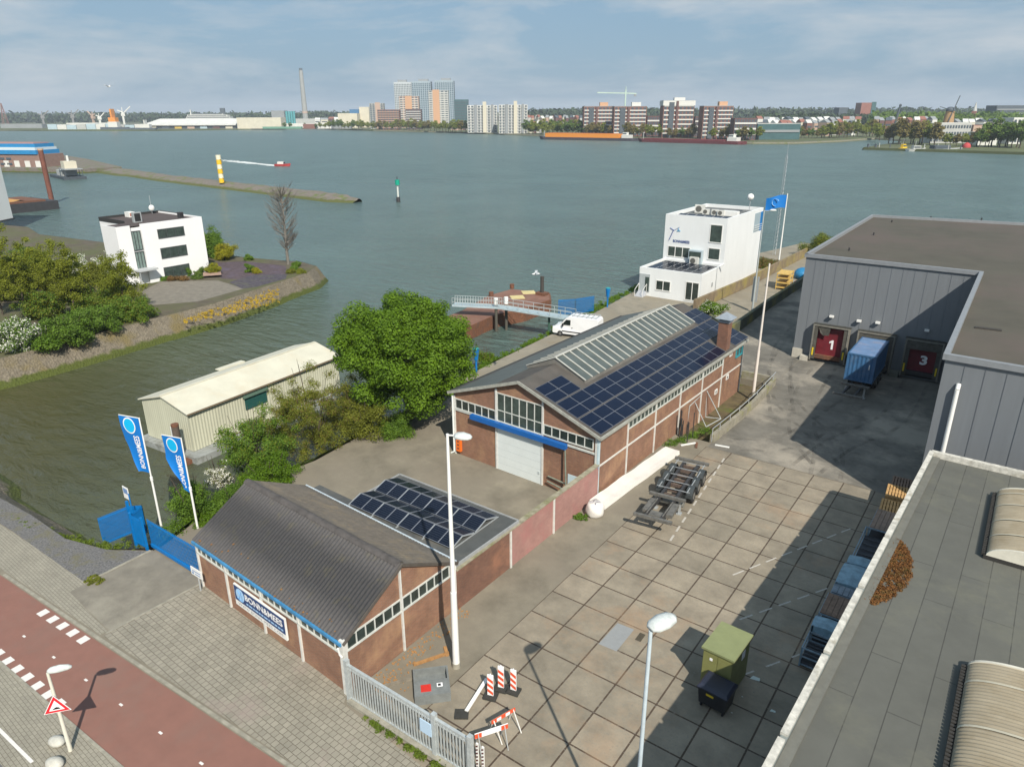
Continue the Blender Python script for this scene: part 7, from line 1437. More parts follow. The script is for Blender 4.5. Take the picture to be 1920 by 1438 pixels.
for i, (a, b_, t, lab) in enumerate(((876, 932, 198, 'pale apartment block on the waterfront, left of the white pair'), (935, 989, 197, 'pale apartment block on the waterfront, right of the white pair'))):
    T, w_, h, dw = block('apartment_block', lab, 'apartment block', a, b_, t, dpt((a+b_)/2)+25, whw, fl=10, cols=9, dw=20, group='white waterfront apartment blocks', bands=lgt)
    sub(T, 'stair_shaft', cr_, w_*.08, -1.4, 0, w_*.12, 3, h*1.13); sub(T, 'stair_shaft', gry, -w_*.22, -1.0, 0, w_*.10, 2, h*1.02); sub(T, 'stair_shaft', gry, w_*.34, -1.0, 0, w_*.08, 2, h*1.03)
for i, (a, b_, t, lab) in enumerate(((1095, 1150, 200.5, 'brick apartment block with orange roof box, leftmost of the brick row'), (1152, 1213, 200.5, 'brick apartment block with white roof box under the tower crane'), (1245, 1303, 190, 'brick apartment block with white top floors'), (1320, 1376, 200, 'brick apartment block with orange roof box, rightmost of the brick row'))):
    T, w_, h, dw = block('brick_apartment_block', lab, 'apartment block', a, b_, t, dpt((a+b_)/2)+28, brk, fl=8, cols=8, dw=18, group='brick waterfront apartment blocks', bands=whw, roofm=gry)
    sub(T, 'stair_shaft', brk2, -w_*.06, -1.1, 0, w_*.07, 2, h); sub(T, 'balcony_bay', dkg, -w_*.24, -.8, 0, w_*.16, 1.5, h*.97)
    if i == 2: sub(T, 'white_top_floor', whw, 0, dw/2, h*.88, w_*1.04, dw*1.1, h*.13); sub(T, 'roof_box', whw, w_*.05, dw/2, h*1.0, w_*.35, 6, h*.1)
    else: sub(T, 'roof_box', org if i != 1 else whw, w_*.2, dw/2, h, w_*.28, 7, h*.15)
block('apartment_block', 'lower brick block between the crane and the white topped block', 'apartment block', 1214, 1243, 218, dpt(1230)+60, brk2, fl=4, cols=6, bands=whw, dw=14)
block('apartment_block', 'lower dark block between the two right hand brick blocks', 'apartment block', 1304, 1319, 219, dpt(1310)+70, brk2, fl=4, cols=4, bands=whw, dw=14)
block('apartment_block', 'low white and brown block right of the brick row', 'apartment block', 1378, 1420, 222, dpt(1400)+25, brk2, fl=4, cols=8, bands=whw, dw=14)
block('glass_hall', 'long low dark glass building on the waterfront', 'hall', 1421, 1502, 233, dpt(1450)+18, teal, fl=2, cols=0, bands=gry, dw=24, roofm=lgt)
# tower crane
d = dpt(1172)+80; p = FP(1172, 200, d); top = FP(1172, 163, d)[2]; T = thing('tower_crane', 'pale green tower crane above the brick apartment row', 'crane', (p[0], p[1], -1), YAW); hh = top+1
for name, a, b_, w_ in (('mast', (0, 0, 0), (0, 0, hh*.93), 1.6), ('jib', (-34, 0, hh*.88), (4, 0, hh*.865), 1.3), ('counter_jib', (4, 0, hh*.865), (13, 0, hh*.855), 1.4), ('apex', (0, 0, hh*.9), (0, 0, hh), .8)):
    mb = MB(); mb.bar(a, b_, w_); part(T, name, mb, fmat('pale crane green', (0.45, 0.58, 0.50)))
mb = MB(); mb.box(10, 12.5, -1, 1, hh*.80, hh*.85); part(T, 'counterweight', mb, gry)
# power station chimney
T = thing('factory_chimney', 'tall slim grey industrial chimney on the left horizon', 'chimney', FP(572, 214, 2300)); T.location.z = -1; ht = FP(572, 132, 2300)[2]
mb = MB(); mb.cyl((0, 0, 0), (0, 0, ht*.5), 8.5, 7, 16); mb.cyl((0, 0, ht*.5), (0, 0, ht), 7, 5.6, 16); part(T, 'shaft', mb, fmat('chimney grey', (0.33, 0.34, 0.33))); mb = MB(); mb.cyl((0, 0, ht), (0, 0, ht+6), 4.8, 4.6, 16); part(T, 'rim', mb, dkg)
mb = MB(); mb.cyl((0, 0, ht*.18), (0, 0, ht*.22), 8.6, 8.5, 16); part(T, 'band', mb, pnk)
# halls and sheds on the left half: (name, label, x0, x1, top, depth, material)
H_ = [('storage_hall', 'large cream windowless hall on the left far shore', 443, 526, 221, 1370, cr_, 30), ('storage_hall', 'low white roofed shed right of the cream hall', 527, 628, 232, 1420, whw, 20), ('storage_hall', 'green low shed in front of the cream hall', 492, 565, 238, 1352, grn, 8),
  ('storage_hall', 'yellowish hall left of the cream silo block', 633, 669, 213, 1420, cr_, 30), ('silo_block', 'tall cream windowless block beside the apartments', 673, 691, 201, 1450, cr_, 25), ('office_block', 'grey blue block left of the teal silos', 508, 532, 208, 1800, gry, 30), ('storage_hall', 'blue roofed building behind the yellowish hall', 655, 672, 205.5, 1900, blw, 30),
  ('storage_hall', 'long grey shed at the far left edge', 0, 78, 233, 1500, gry, 15), ('storage_hall', 'brown low house beside the green shed', 568, 590, 233, 1345, brk, 12), ('storage_hall', 'white portal shed with dark door on the shore', 590, 620, 231, 1350, whw, 14), ('storage_hall', 'grey flat depot behind the white shed', 620, 657, 234, 1340, gry, 12), ('factory', 'pale roofed factory left of the chimney foot', 537, 625, 223, 1900, lgt, 40)]
for n_, lab, a, b_, t, dd, m_, w_ in H_: block(n_, lab, 'industrial building', a, b_, t, dd, m_, dw=w_)
for i in range(4):
    p = FP(538+i*4.6, 222, 1700); z1 = FP(538, 209, 1700)[2]; mb = MB(); mb.cyl((0, 0, 0), (0, 0, z1+1), 2.6, n=12); solo('silo', mb, fmat('teal silo', (0.08, 0.33, 0.36)), 'teal storage silo, %s from the left' % ORD[i], 'silo', (p[0], p[1], -1), group='teal silos')
# container terminal hall with coloured containers
T, w_, h, dw = block('terminal_hall', 'long hall with white roof and dark open front on the left far shore', 'terminal hall', 274, 441, 233, 1400, dkg, dw=40)
mb = MB(); a, b_ = -w_/2, w_/2; mb.slab([(a-6, -4, h-1), (b_+2, -4, h-1), (b_-4, dw, h+9), (a+8, dw, h+9)], 1.5); part(T, 'roof', mb, whw)
for i in range(7): sub(T, 'bay', [cr_, dkg, fmat('yellow', (0.6, .42, .08)), pnk, pbl, brk2, cr_][i], a+w_*(i+.5)/7, -.8, 0, w_/7*.55, 1.5, h*.55)
for i in range(10):
    block('harbour_shed', 'pale blue and white harbour shed, %s from the left' % ORD[i], 'harbour shed', 88+i*18.2, 88+(i+1)*18.2-1.0, 233.5+(i % 3)*.7-(1.5 if 3 < i < 7 else 0), 1372-i*1.5, [pbl, whw, pbl, lgt][i % 4], dw=14, group='pale harbour sheds')
block('white_hall', 'white hall behind the pale harbour sheds', 'industrial building', 124, 208, 231, 1460, whw, dw=30)
# cruise ship
p0 = FP(345, 224, 1850); p1 = FP(447, 224, 1850); L = math.hypot(p1[0]-p0[0], p1[1]-p0[1]); T = thing('cruise_ship', 'large white cruise ship behind the terminal hall', 'ship', ((p0[0]+p1[0])/2, (p0[1]+p1[1])/2, -2.7), YAW)
mb = MB(); mb.prism([(-L/2, 0), (-L/2+8, -14), (L/2-14, -14), (L/2, 0), (L/2-14, 14), (-L/2+8, 14)], 0, 12); part(T, 'hull', mb, whw)
for k, (a, b_, z0, z1) in enumerate(((-.44, .42, 12, 17), (-.42, .38, 17.2, 21), (-.4, .33, 21.2, 25), (-.33, .25, 25.2, 28))):
    sub(T, 'deck', whw if k % 2 == 0 else lgt, L*(a+b_)/2, 0, z0, L*(b_-a), 24-2*k, z1-z0); sub(T, 'window_band', FW, L*(a+b_)/2, -(12.1-k), z0+1.2, L*(b_-a)*.96, .4, 1.3)
sub(T, 'funnel', dkg, L*.23, 0, 28, 10, 8, 12); sub(T, 'mast', whw, -L*.36, 0, 25, 2, 2, 12)
# port cranes and masts
def portcrane(label, px, pt, depth, s_, m_, grp='harbour cranes'):
    p = FP(px, 230, depth); zt = FP(px, pt, depth)[2]+1; T = thing('harbour_crane', label, 'crane', (p[0], p[1], -1), YAW+R_(20*s_), group=grp)
    for n_, a, b_, w_ in (('tower', (0, 0, 0), (0, 0, zt*.7), 4.5), ('cab', (-4, 0, zt*.55), (5, 0, zt*.55), 6), ('boom', (0, 0, zt*.6), (s_*zt*.45, 0, zt), 2.2), ('counter_arm', (0, 0, zt*.7), (-s_*zt*.25, 0, zt*.8), 2.5), ('apex', (0, 0, zt*.7), (0, 0, zt*.95), 1.6)):
        mb = MB(); mb.bar(a, b_, w_); part(T, n_, mb, m_)
for px, pt, s_, lab in ((82, 208, 1, 'dark harbour crane near the left edge'), (138, 206, 1, 'dark harbour crane behind the white hall'), (176, 209, -1, 'pinkish harbour crane right of the white hall'), (188, 212, 1, 'cream harbour crane beside the pinkish one'), (233, 200, 1, 'thin white harbour crane with raised boom')): portcrane(lab, px, pt, 1900, s_, fmat('crane steel', (0.22, 0.22, 0.22)) if px < 150 else pnk if px < 180 else whw)
T = thing('orange_ship_tower', 'orange and white ship superstructure among the harbour sheds', 'ship', FP(216, 243, 1340), YAW); 
for n_, z0, z1, w_, m_ in (('hull', -3, 4, 46, dkg), ('deckhouse', 4, 13, 16, whw), ('bridge', 13, 20, 12, fmat('signal orange', (0.75, 0.28, 0.04))), ('mast', 20, 34, 2.5, fmat('signal orange', (0, 0, 0)))): sub(T, n_, m_, 0, 0, z0-T.location.z-1, w_, 12, z1-z0)
T = thing('ship', 'low white service ship right of the orange one', 'ship', FP(262, 243.5, 1330), YAW)
for n_, z0, z1, x, w_, m_ in (('hull', -2, 3, 0, 60, dkg), ('deckhouse', 3, 9, 12, 16, whw), ('mast', 9, 16, 12, 1.5, whw)): sub(T, n_, m_, x, 0, z0, w_, 10, z1-z0)
T = thing('transmission_tower', 'thin lattice tower on the far left horizon', 'tower', FP(10, 230, 2100)); T.location.z = -1; zt = FP(10, 193, 2100)[2]
for sx, sy in ((-1, -1), (1, -1), (1, 1), (-1, 1)):
    mb = MB(); mb.bar((sx*6, sy*6, 0), (sx*.5, sy*.5, zt), 1.1); part(T, 'leg', mb, red_)
for z in (.3, .6, .85):
    mb = MB(); mb.bar((-6*(1-z)-3, 0, zt*z), (6*(1-z)+3, 0, zt*z), 1.2); part(T, 'cross_arm', mb, red_)
# barges
def barge(label, px0, px1, py0, py1, cargo, hull, house_side, rise=4.5, nh=1):
    a = Vector(G(px0, py0, -2.7)); b_ = Vector(G(px1, py1, -2.7)); d = b_-a; L = d.length; T = thing('river_barge', label, 'barge', ((a.x+b_.x)/2, (a.y+b_.y)/2, -2.7), math.atan2(d.y, d.x), group='moored river barges'); W2 = 5.7
    mb = MB(); mb.loft([[(-L/2, 0, 0.2), (-L/2+7, -W2, -.6), (L/2-4, -W2, -.6), (L/2, -W2*.5, -.6), (L/2, W2*.5, -.6), (L/2-4, W2, -.6), (-L/2+7, W2, -.6)], [(-L/2-1.5, 0, 3.6), (-L/2+7, -W2, 2.6), (L/2-4, -W2, 2.6), (L/2, -W2*.6, 2.8), (L/2, W2*.6, 2.8), (L/2-4, W2, 2.6), (-L/2+7, W2, 2.6)]]); part(T, 'hull', mb, hull)
    sub(T, 'cargo_hold', cargo, -L*.04, 0, 2.6, L*.76, W2*1.7, rise-2.6); sub(T, 'wheelhouse', whw, L*.40, 0, 2.6, 9, 8, 3.2); sub(T, 'bridge', whw, L*.385, 0, 5.8, 4.5, 5, 2.4); sub(T, 'bridge_window', FW, L*.385, -2.55, 6.6, 4.0, .2, 1.0); sub(T, 'mast', lgt, -L/2+5, 0, 3, .5, .5, 6)
    if nh: sub(T, 'hatch_lid', fmat('rust orange', (0.42, 0.14, 0.04)) if cargo.name.endswith('cargo') else hull, -L*.04, 0, rise, L*.7, W2*1.2, .4)
    return T
barge('long dark barge with bright orange cargo hold on the far quay', 1013, 1195, 261.5, 265, fmat('orange cargo', (0.75, 0.27, 0.03)), fmat('dark hull', (0.05, 0.045, 0.06)), 1, 6.6)
barge('long dark red barge with empty hold right of the orange one', 1198, 1397, 266, 271.5, fmat('dark red hull', (0.17, 0.035, 0.04)), fmat('maroon hull', (0.13, 0.03, 0.035)), 1, 3.6, 0)
# windmill
p = FP(1778, 228, 760); zt = FP(1778, 203, 760)[2]+1; T = thing('windmill', 'brown brick tower windmill among the trees on the right', 'windmill', (p[0], p[1], -1), YAW)
mb = MB(); mb.cyl((0, 0, 0), (0, 0, zt-3), 6.2, 4.0, 16); part(T, 'tower', mb, fmat('windmill brick', (0.40, 0.25, 0.12))); mb = MB(); mb.sphere((0, 0, zt-2.5), 4.2, 12, 8, sc=(1, 1, .9)); part(T, 'cap', mb, dkg)
mb = MB(); mb.cyl((0, 0, zt*.42), (0, 0, zt*.44), 8, 8, 16); part(T, 'gallery', mb, dkg)
for t in (75, 165, 255, 345):
    mb = MB(); mb.bar((0, -5, zt-2.5), (math.cos(R_(t))*14.5, -5, zt-2.5+math.sin(R_(t))*14.5), .5); mb.bar((math.cos(R_(t))*3, -5.1, zt-2.5+math.sin(R_(t))*3), (math.cos(R_(t))*14, -5.1, zt-2.5+math.sin(R_(t))*14), .9, .15); part(T, 'sail', mb, dkg)
block('school_building', 'long grey three storey building below the windmill', 'building', 1750, 1823, 232, 640, lgt, fl=3, cols=14, dw=16, roofm=whw, wh=.45)
block('white_building', 'white block at the right picture edge on the far shore', 'building', 1902, 1925, 221, 620, whw, fl=3, cols=3, dw=14)
block('dark_office', 'dark office slab at the right end of the horizon', 'office block', 1870, 1930, 198, 1300, dkg, fl=5, cols=0, bands=gry, dw=30)
T, w_, h, dw = block('dark_tower', 'dark red and green tower right of the horizon centre', 'tower', 1616, 1643, 193, 1500, red_, fl=0, dw=25); sub(T, 'green_side', teal, w_*.36, -.4, 0, w_*.3, 1, h*1.03)
block('dark_frame_building', 'dark low slab left of the dark red tower', 'office block', 1574, 1590, 202, 1500, dkg, dw=25)
block('white_roof_hall', 'low building with white curved roof right of the windmill', 'hall', 1838, 1873, 248, 600, whw, dw=14); block('pink_house', 'pinkish house behind the white roofed hall', 'house', 1826, 1842, 236, 640, pnk, dw=10, roofm=red_); block('white_warehouse', 'white flat warehouse between windmill and dark office', 'hall', 1845, 1870, 233, 800, whw, dw=15)
T = thing('leaning_column', 'dark leaning column rising from the far right shore', 'column', FP(1676, 226, 700)); T.location.z = -1; z1 = FP(1680, 198, 700)[2]; mb = MB(); mb.cyl((0, 0, 0), (3, 2, z1+1), 1.5, .8, 8); part(T, 'shaft', mb, dkg); mb = MB(); mb.sphere((3, 2, z1+1), 1.2, 8, 6); part(T, 'top', mb, dkg)
T = thing('church_spire', 'small dark spire with white tip on the right horizon', 'church', FP(1826, 215, 1100)); T.location.z = -1; z1 = FP(1826, 192, 1100)[2]; mb = MB(); mb.box(-3, 3, -3, 3, 0, z1*.7); part(T, 'tower', mb, red_); mb = MB(); mb.cyl((0, 0, z1*.7), (0, 0, z1+1), 3, .3, 8); part(T, 'spire', mb, lgt)
# rows of small houses: each one a thing
rg = random.Random(99); cols_ = [(whw, 'white'), (lgt, 'grey'), (pnk, 'pink beige'), (brk, 'brown brick'), (cr_, 'cream'), (brk2, 'dark brick')]
def houses(x0, x1, y_, depth, n, wdt, seed, lab, jit=1.5):
    r2 = random.Random(seed)
    for i in range(n):
        a = x0+(x1-x0)*i/n; m_, cn = cols_[r2.choice([0, 0, 1, 2, 3, 4, 5, 0])]
        rf = r2.choice([red_, dkg, gry, whw]); t = y_+r2.uniform(-jit, jit); dd = depth+r2.uniform(-20, 60)
        pa = FP(a, t, dd); pb = FP(a+(x1-x0)/n*r2.uniform(.75, 1.0), t, dd); w_ = math.hypot(pb[0]-pa[0], pb[1]-pa[1]); h = max(5, pa[2]+1); T = thing('town_house', '%s house, %s %s' % (cn, ORD[i % 17]+(' (second run)' if i > 16 else ''), lab), 'house', ((pa[0]+pb[0])/2, (pa[1]+pb[1])/2, -1), YAW+r2.uniform(-.5, .5), group='houses '+lab.split(' of ')[-1].split(' in ')[-1])
        mb = MB(); mb.box(-w_/2, w_/2, 0, 11, 0, h-2); part(T, 'wall', mb, m_); mb = MB(); mb.add([(-w_/2, -.3, h-2), (w_/2, -.3, h-2), (w_/2, 11.3, h-2), (-w_/2, 11.3, h-2), (-w_/2, 5.5, h+1.5), (w_/2, 5.5, h+1.5)], [(0, 1, 5, 4), (2, 3, 4, 5), (1, 2, 5), (3, 0, 4), (3, 2, 1, 0)]); part(T, 'roof', mb, rf)
        for k in range(2): sub(T, 'window_band', FW, 0, -.06, h*(.2+.33*k), w_*.82, .2, h*.13)
houses(990, 1094, 219, 1150, 16, 0, 1, 'from the left in the row behind the white pair')
houses(991, 1016, 229, 1010, 5, 0, 7, 'from the left beside the white pair of blocks')
houses(1421, 1616, 221.5, 980, 17, 0, 2, 'from the left in the row behind the glass hall')
houses(1430, 1610, 227.5, 860, 15, 0, 3, 'from the left in the nearer row on the right shore')
houses(1640, 1760, 222, 900, 11, 0, 4, 'from the left in the row left of the windmill')
houses(1795, 1905, 225, 850, 9, 0, 5, 'from the left in the row right of the windmill')
houses(590, 700, 222, 1600, 9, 0, 6, 'from the left in the row behind the factory sheds')
houses(845, 880, 232, 1200, 5, 0, 8, 'from the left in the gap beside the pale blocks')
# far wood on the horizon as one mass, and nearer groves
fl_d = leafmat('far dark foliage', (0.03, 0.055, 0.025), (0.055, 0.08, 0.035), .02, 0); fl_s = leafmat('far spring foliage', (0.17, 0.21, 0.03), (0.27, 0.30, 0.045), .05, .35); fl_g = leafmat('far green foliage', (0.09, 0.16, 0.03), (0.17, 0.25, 0.045), .05, .35); fl_b = leafmat('far brown foliage', (0.20, 0.17, 0.055), (0.27, 0.23, 0.08), .05, .35)
def wood(name, x0, x1, pyt, depth, n, r, seed, lm, label, base=225):
    r2 = random.Random(seed); cl = []
    for i in range(n):
        px = r2.uniform(x0, x1); dd = depth*r2.uniform(.9, 1.25); p = FP(px, pyt+r2.uniform(0, 3.5)**1.0, dd); cl.append((p[0], p[1], max(3, p[2]-r*.6), r*r2.uniform(.7, 1.3))); 
        if p[2] > r*2: cl.append((p[0], p[1], max(3, p[2]*.4), r*1.2))
    o = mesh_obj(name, leaves_mesh(name, cl, n*60, r*.28, seed, lm, 0, .9, .5)); return tag(o, kind='stuff', label=label)
wood('far_wood', -40, 560, 213.5, 2600, 420, 22, 1, fl_d, 'distant dark tree line on the left horizon')
wood('far_wood', 560, 1100, 211, 2600, 330, 20, 2, fl_d, 'distant dark tree line behind the apartment blocks')
wood('far_wood', 990, 1250, 206.5, 2000, 200, 18, 3, fl_d, 'wooded rise behind the houses in the centre')
wood('far_wood', 1200, 1960, 206.0, 2200, 560, 20, 4, fl_d, 'distant dark tree line on the right horizon')
wood('far_wood', 1640, 1930, 212, 1050, 220, 10, 5, fl_g, 'dark wooded band around the windmill')
wood('far_wood', 1420, 1640, 214, 1300, 150, 10, 6, fl_d, 'dark tree band behind the house rows')
# individual shore trees: four prototypes, copied
protos = []
for k, lm in enumerate((fl_s, fl_g, fl_b, fl_s)):
    cl = blob_clumps((0, 0, 7.2), 3.6, 3.6, 4.2, 26, 1.6, 200+k, .4, .3, -.9); me = leaves_mesh('far tree', cl, 1500, .55, 200+k, [lm, barkm], 0, .8, .6)
    mbt = MB(); branches(mbt, (0, 0, 0), (0, 0, 8), .3, 6, 3, k, 1, .3)
    protos.append((me, mbt.mesh('far trunk', barkm)))
kinds = ['pale green', 'green', 'brownish', 'pale green']
def shore_trees(x0, x1, n, off, sc, seed, where_, kk=(0, 1, 2, 3)):
    r2 = random.Random(seed)
    for i in range(n):
        px = x0+(x1-x0)*(i+r2.uniform(.1, .9))/n; dd = dpt(px)+off+r2.uniform(0, 18); p = FP(px, 240, dd); k = r2.choice(kk); s_ = sc*r2.uniform(.75, 1.2)
        T = thing('shore_tree', '%s tree, %s from the left %s' % (kinds[k], ORD[i], where_), 'tree', (p[0], p[1], -1), r2.uniform(0, 6), group='trees '+where_); mesh_obj('crown', protos[k][0], T); mesh_obj('trunk', protos[k][1], T); T.scale = (s_*1.15, s_*1.15, s_)
shore_trees(600, 700, 16, 10, 1.15, 1, 'on the quay left of the apartment blocks', (0, 1, 3))
shore_trees(700, 875, 30, 12, 1.25, 2, 'below the office towers', (0, 2, 3))
shore_trees(985, 1100, 24, 14, 1.25, 3, 'between the white pair and the brick row', (0, 1, 1, 3))
shore_trees(1100, 1240, 15, 9, 1.15, 4, 'in front of the left brick blocks', (0, 2, 3))
shore_trees(1240, 1430, 16, 8, 1.1, 5, 'in front of the right brick blocks', (0, 2, 2, 1))
shore_trees(1430, 1560, 17, 26, .95, 6, 'in front of the glass hall', (2, 0, 1))
shore_trees(1540, 1655, 17, 20, 1.3, 7, 'on the river bend', (2, 0, 3))
shore_trees(1668, 1760, 10, 34, 1.55, 8, 'behind the jetty', (2, 0))
shore_trees(1775, 1850, 8, 22, 1.0, 9, 'in front of the grey building', (0, 2, 1))
shore_trees(1850, 1925, 10, 26, 1.45, 10, 'at the right picture edge', (0, 1, 1))
shore_trees(445, 600, 8, 30, .8, 11, 'beside the cream hall', (1,))
# jetty, boats and buoys on the right
T = thing('river_jetty', 'dark timber jetty with white posts off the right far shore', 'jetty', (0, 0, 0)); a = Vector(G(1648, 281, -2.7)); b_ = Vector(G(1800, 286, -2.7)); b_ = a+(b_-a)
mb = MB(); mb.bar((a.x, a.y, -1.6), (b_.x, b_.y, -1.6), 3, .8); part(T, 'deck', mb, dkg)
for i in range(8):
    p = a.lerp(b_, i/7); mb = MB(); mb.cyl((p.x, p.y-1.5, -4), (p.x, p.y-1.5, 2.2), .35, n=8); part(T, 'pile', mb, lgt if i % 2 == 0 else dkg)
for px, py, lab in ((1627, 281, 'lone dark pile left of the jetty'), (1641, 281, 'dark pile at the jetty end')):
    mb = MB(); mb.cyl((0, 0, -2), (0, 0, 4.2), .9, n=8); solo('mooring_post', mb, dkg, lab, 'mooring pile', G(px, py, -2.7), group='mooring piles')
yl = fmat('yellow boat paint', (0.75, 0.52, 0.03)); rdm = fmat('red boat paint', (0.45, 0.05, 0.05))
def boat(label, px, py, L, hm, cm_, rot=0, hh=2.0, name='boat', grp='boats at the jetty'):
    T = thing(name, label, 'boat', G(px, py, -2.7), YAW+rot, group=grp); mb = MB(); W2 = L*.16
    mb.loft([[(-L/2, -W2*.6, -.2), (L*.25, -W2*.8, -.2), (L/2-.8, 0, -.2), (L*.25, W2*.8, -.2), (-L/2, W2*.6, -.2)], [(-L/2, -W2, hh*.5), (L*.25, -W2, hh*.55), (L/2, 0, hh*.8), (L*.25, W2, hh*.55), (-L/2, W2, hh*.5)]]); part(T, 'hull', mb, hm)
    sub(T, 'cabin', cm_, -L*.05, 0, hh*.5, L*.4, W2*1.3, hh*.8); sub(T, 'cabin_window', FW, -L*.05, -W2*.67, hh*.8, L*.34, .08, hh*.3); sub(T, 'mast', whw, -L*.1, 0, hh*1.2, .15, .15, hh*1.2); return T
boat('yellow work boat at the jetty', 1693, 283, 9, yl, yl, R_(30), 3.6); boat('yellow water taxi moored behind the jetty', 1712, 262, 14, yl, whw, 0, 2.4); boat('white and grey launch right of the yellow boat', 1718, 284, 15, whw, lgt, R_(10), 3); boat('grey patrol boat with dark deck at the jetty', 1765, 284, 30, lgt, dkg, 0, 3.2)
T = thing('red_sphere_buoy', 'big red round float on the quay at the right', 'buoy', FP(1812, 276, 560)); mb = MB(); mb.sphere((0, 0, 0), 2.9, 14, 10, sc=(1, 1, 1.1)); part(T, 'float', mb, rdm); mb = MB(); mb.cyl((0, 0, -3), (0, 0, -2.5), 2, n=10); part(T, 'stand', mb, dkg)
# ---- mid river things
T = thing('green_beacon', 'green and white channel beacon standing in the river', 'beacon', G(747, 379, -2.7)); mb = MB(); mb.cyl((0, 0, -1), (0, 0, 5.4), .28, n=10); part(T, 'pole', mb, mat('beacon white', (0.6, .62, .58), .6)); mb = MB(); mb.cyl((0, 0, 5.4), (0, 0, 7.0), .75, .75, 12); part(T, 'topmark', mb, mat('beacon green', (0.0, 0.30, 0.20), .5)); mb = MB(); mb.cyl((0, 0, -.5), (0, 0, 1.6), .7, .6, 12); part(T, 'foot', mb, dark); mb = MB(); mb.cyl((0, 0, 7.0), (0, 0, 8.0), .12, n=6); part(T, 'lantern', mb, dark)
T = thing('yellow_marker', 'yellow and white striped marker tower on the breakwater', 'beacon', G(416, 343, -1.0)); 
for k in range(6):
    mb = MB(); mb.cyl((0, 0, k*1.75), (0, 0, k*1.75+1.7), 1.0, n=10); mb.box(-1.4, 1.4, -.12, .12, k*1.75+.2, k*1.75+.4); part(T, 'segment', mb, mat('marker yellow', (0.75, 0.46, 0.02), .5) if k % 2 == 0 else mat('marker white', (0.70, 0.66, 0.5), .5))
T = thing('speedboat', 'small red and white speedboat running fast on the river', 'boat', G(529, 312, -2.7), YAW-R_(8)); mb = MB(); mb.loft([[(-4, -1, -.2), (2, -1, -.2), (4.6, 0, .1), (2, 1, -.2), (-4, 1, -.2)], [(-4, -1.4, 1.1), (2, -1.4, 1.2), (5.2, 0, 1.5), (2, 1.4, 1.2), (-4, 1.4, 1.1)]]); part(T, 'hull', mb, rdm); sub(T, 'cabin', whw, -.5, 0, 1.1, 3.5, 1.8, 1.3); sub(T, 'windscreen', FW, 1.4, 0, 1.4, .3, 1.7, .9)
foam = mat('white foam', (0.72, 0.76, 0.76), .8, .3, .8); mb = MB(); r2 = random.Random(3)
for i in range(150):
    f = r2.random()**1.3; px = 524-f*108; py = 311.5-f*11.0+r2.uniform(-1.1, 1.1)*(0.3+f*1.3); p = G(px, py, WZ+.05+r2.uniform(0, .05)); l = r2.uniform(1.0, 5)*(1-.5*f); w_ = r2.uniform(.25, .9); a = YAW-R_(8)+r2.uniform(-.15, .15); ca, sa = math.cos(a), math.sin(a)
    mb.slab([(p[0]-l*ca, p[1]-l*sa, p[2]), (p[0]+w_*sa, p[1]-w_*ca, p[2]), (p[0]+l*ca, p[1]+l*sa, p[2]), (p[0]-w_*sa, p[1]+w_*ca, p[2])], .1)
struct('boat_wake', mb, foam, 'stuff', 'white foam wake behind the speedboat')
# ---- left harbour: blue building, barge, tower, pile
bl2 = mat('building blue', (0.02, 0.22, 0.48), .5, .15, .5); brn = mat('harbour brick', (0.26, 0.17, 0.14), .8, .2, .6)
def wpt(px, py, z): return Vector(G(px, py, z))
T = thing('harbour_office', 'brick harbour building with bright blue upper floor at the left edge', 'building', FP(-30, 318, 385), YAW-R_(11)); T.location.z = -1
a = FP(-30, 300, 385); b_ = FP(104, 300, 385); w_ = math.hypot(b_[0]-a[0], b_[1]-a[1])
mb = MB(); mb.box(0, w_, 0, 14, 0, 6.6); part(T, 'lower_floor', mb, brn); mb = MB(); mb.box(-1, w_*.93, -.6, 14.6, 6.6, 8.6); mb.box(-1, w_*.90, .5, 13, 9.9, 11.6); part(T, 'blue_floor', mb, bl2); mb = MB(); mb.box(-1, w_*.91, -.1, 14, 8.6, 9.9); part(T, 'window_strip', mb, mat('pale window strip', (0.55, .62, .64), .4)); mb = MB(); mb.box(-1, w_*.85, 2, 12, 11.6, 12.1); part(T, 'roof', mb, mat('reddish roof', (0.35, .2, .18), .8))
for i in range(4): sub(T, 'door', whw, w_*(.40+.17*i), -.1, 0, 3.0, .3, 3.4)
for i in range(3):
    for k in range(2): sub(T, 'window', FW, w_*(.23+.11*i), -.1, 1.3+2.6*k, 2.8, .3, 1.0)
T = thing('river_pusher', 'grey work pontoon with cream deckhouse by the left harbour quay', 'work boat', G(128, 334, -2.7), R_(6)); hm2 = mat('hull dark blue grey', (0.06, .075, .09), .6, .2, 1)
T.rotation_euler = (0, 0, math.atan2(G(160, 338, -2.7)[1]-G(98, 324, -2.7)[1], G(160, 338, -2.7)[0]-G(98, 324, -2.7)[0])); L = 26
mb = MB(); mb.box(-L/2, L/2, -4.5, 4.5, -.3, 1.2); part(T, 'hull', mb, hm2); mb = MB(); mb.box(-6, 4, -3, 3, 1.2, 3.6); part(T, 'lower_house', mb, lgt); mb = MB(); mb.box(3, 9, -2.5, 2.5, 4.6, 7.6); part(T, 'wheelhouse', mb, cr_); mb = MB(); mb.box(2, 13, -3.6, 3.6, 4.2, 4.6); part(T, 'upper_deck', mb, gry); mb = MB(); mb.cyl((6, 0, 7.6), (6, 0, 10), .5, n=8); part(T, 'funnel', mb, whw)
for x in (2.5, 7, 12):
    for y in (-3.4, 3.4):
        mb = MB(); mb.cyl((x, y, 1.2), (x, y, 4.2), .15, n=6); part(T, 'deck_post', mb, dkg)
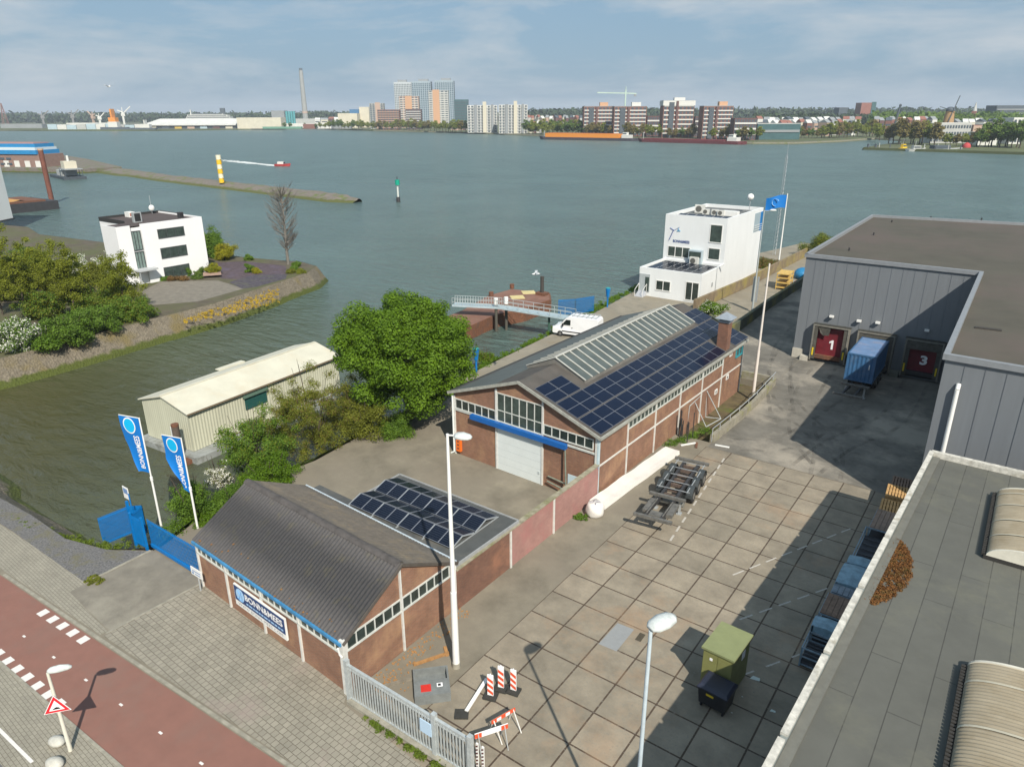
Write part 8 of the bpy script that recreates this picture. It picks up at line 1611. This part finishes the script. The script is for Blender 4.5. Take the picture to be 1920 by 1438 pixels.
T = thing('sand_barge', 'dark barge loaded with orange brown sand at the left edge', 'barge', G(112, 392, -2.7)); p0 = G(25, 401, -2.7); ang = math.atan2(T.location.y-p0[1], T.location.x-p0[0]); T.rotation_euler = (0, 0, ang)
mb = MB(); mb.box(-70, 0, 0, 17, -.5, 2.6); part(T, 'hull', mb, mat('barge black hull', (0.045, .045, .05), .6, .3, 1)); mb = MB(); mb.box(-70, -3, 1, 16, 2.6, 3.1); part(T, 'deck', mb, rust); 
rr = []
for k in range(21):
    x = -70+62*k/20; h = 3.4+.9*math.sin(k*.9)+.5*math.sin(k*2.3); h *= min(1, (20-k)/4); rr.append([(x, 2.5, 3.1), (x, 5.5, 3.1+h*.7), (x, 8.5, 3.1+h), (x, 12, 3.1+h*.7), (x, 15, 3.1)])
mb = MB(); mb.loft(rr, closed=False, caps=False, sm=True); part(T, 'sand_load', mb, mat('orange sand', (0.55, .30, .09), .95, .25, .6))
T = thing('rusty_spud_pile', 'tall rusty brown steel pile standing in front of the sand barge', 'pile', G(96, 372, -1.0)); zt = 20.5; mb = MB(); mb.cyl((0, 0, -2), (0, 0, 14.8), .75, n=14); part(T, 'shaft', mb, mat('red brown pile', (0.20, .075, .05), .8, .4, .8)); mb = MB(); mb.cyl((0, 0, 14.8), (0, 0, 15.3), .85, n=14); part(T, 'cap', mb, mat('pale rust', (0.45, .3, .2), .8))
T = thing('white_silo_tower', 'tall white sheet clad tower cut by the left picture edge', 'tower', G(34, 421, 0)); T.rotation_euler = (0, 0, R_(36)); zt = 0
mb = MB(); w2 = 6.2; mb.box(-19, -7, 0, 9, .3, 24); part(T, 'shell', mb, mat('white cladding sheets', (0.78, .78, .76), .5, .05, .5)); mb = MB(); mb.bar((-16, -.3, 9.2), (-6.4, -.3, 9.6), .25); mb.bar((-8, -.4, 8.2), (-6.4, -.4, 8.2), .3); part(T, 'red_bracket', mb, mat('red bracket', (0.35, .06, .05), .6)); mb = MB(); mb.box(-19.2, -6.8, -.2, 9.2, 0, .35); part(T, 'base', mb, dark)
# ---- air: thin haze over the whole scene
hm = bpy.data.materials.new('haze air'); hm.use_nodes = True; ht_ = hm.node_tree; ht_.nodes.clear(); ho = N(ht_, 'ShaderNodeOutputMaterial'); hp = N(ht_, 'ShaderNodeVolumePrincipled')
hp.inputs['Color'].default_value = (0.78, 0.88, 1.0, 1); hp.inputs['Density'].default_value = 0.00012; hp.inputs['Anisotropy'].default_value = 0.0; ht_.links.new(hp.outputs[0], ho.inputs['Volume'])
mb = MB(); mb.box(-13500, 9500, -2000, 14500, -60, 175); struct('haze', mb, hm, 'stuff', 'thin bluish haze over the river and the far city')
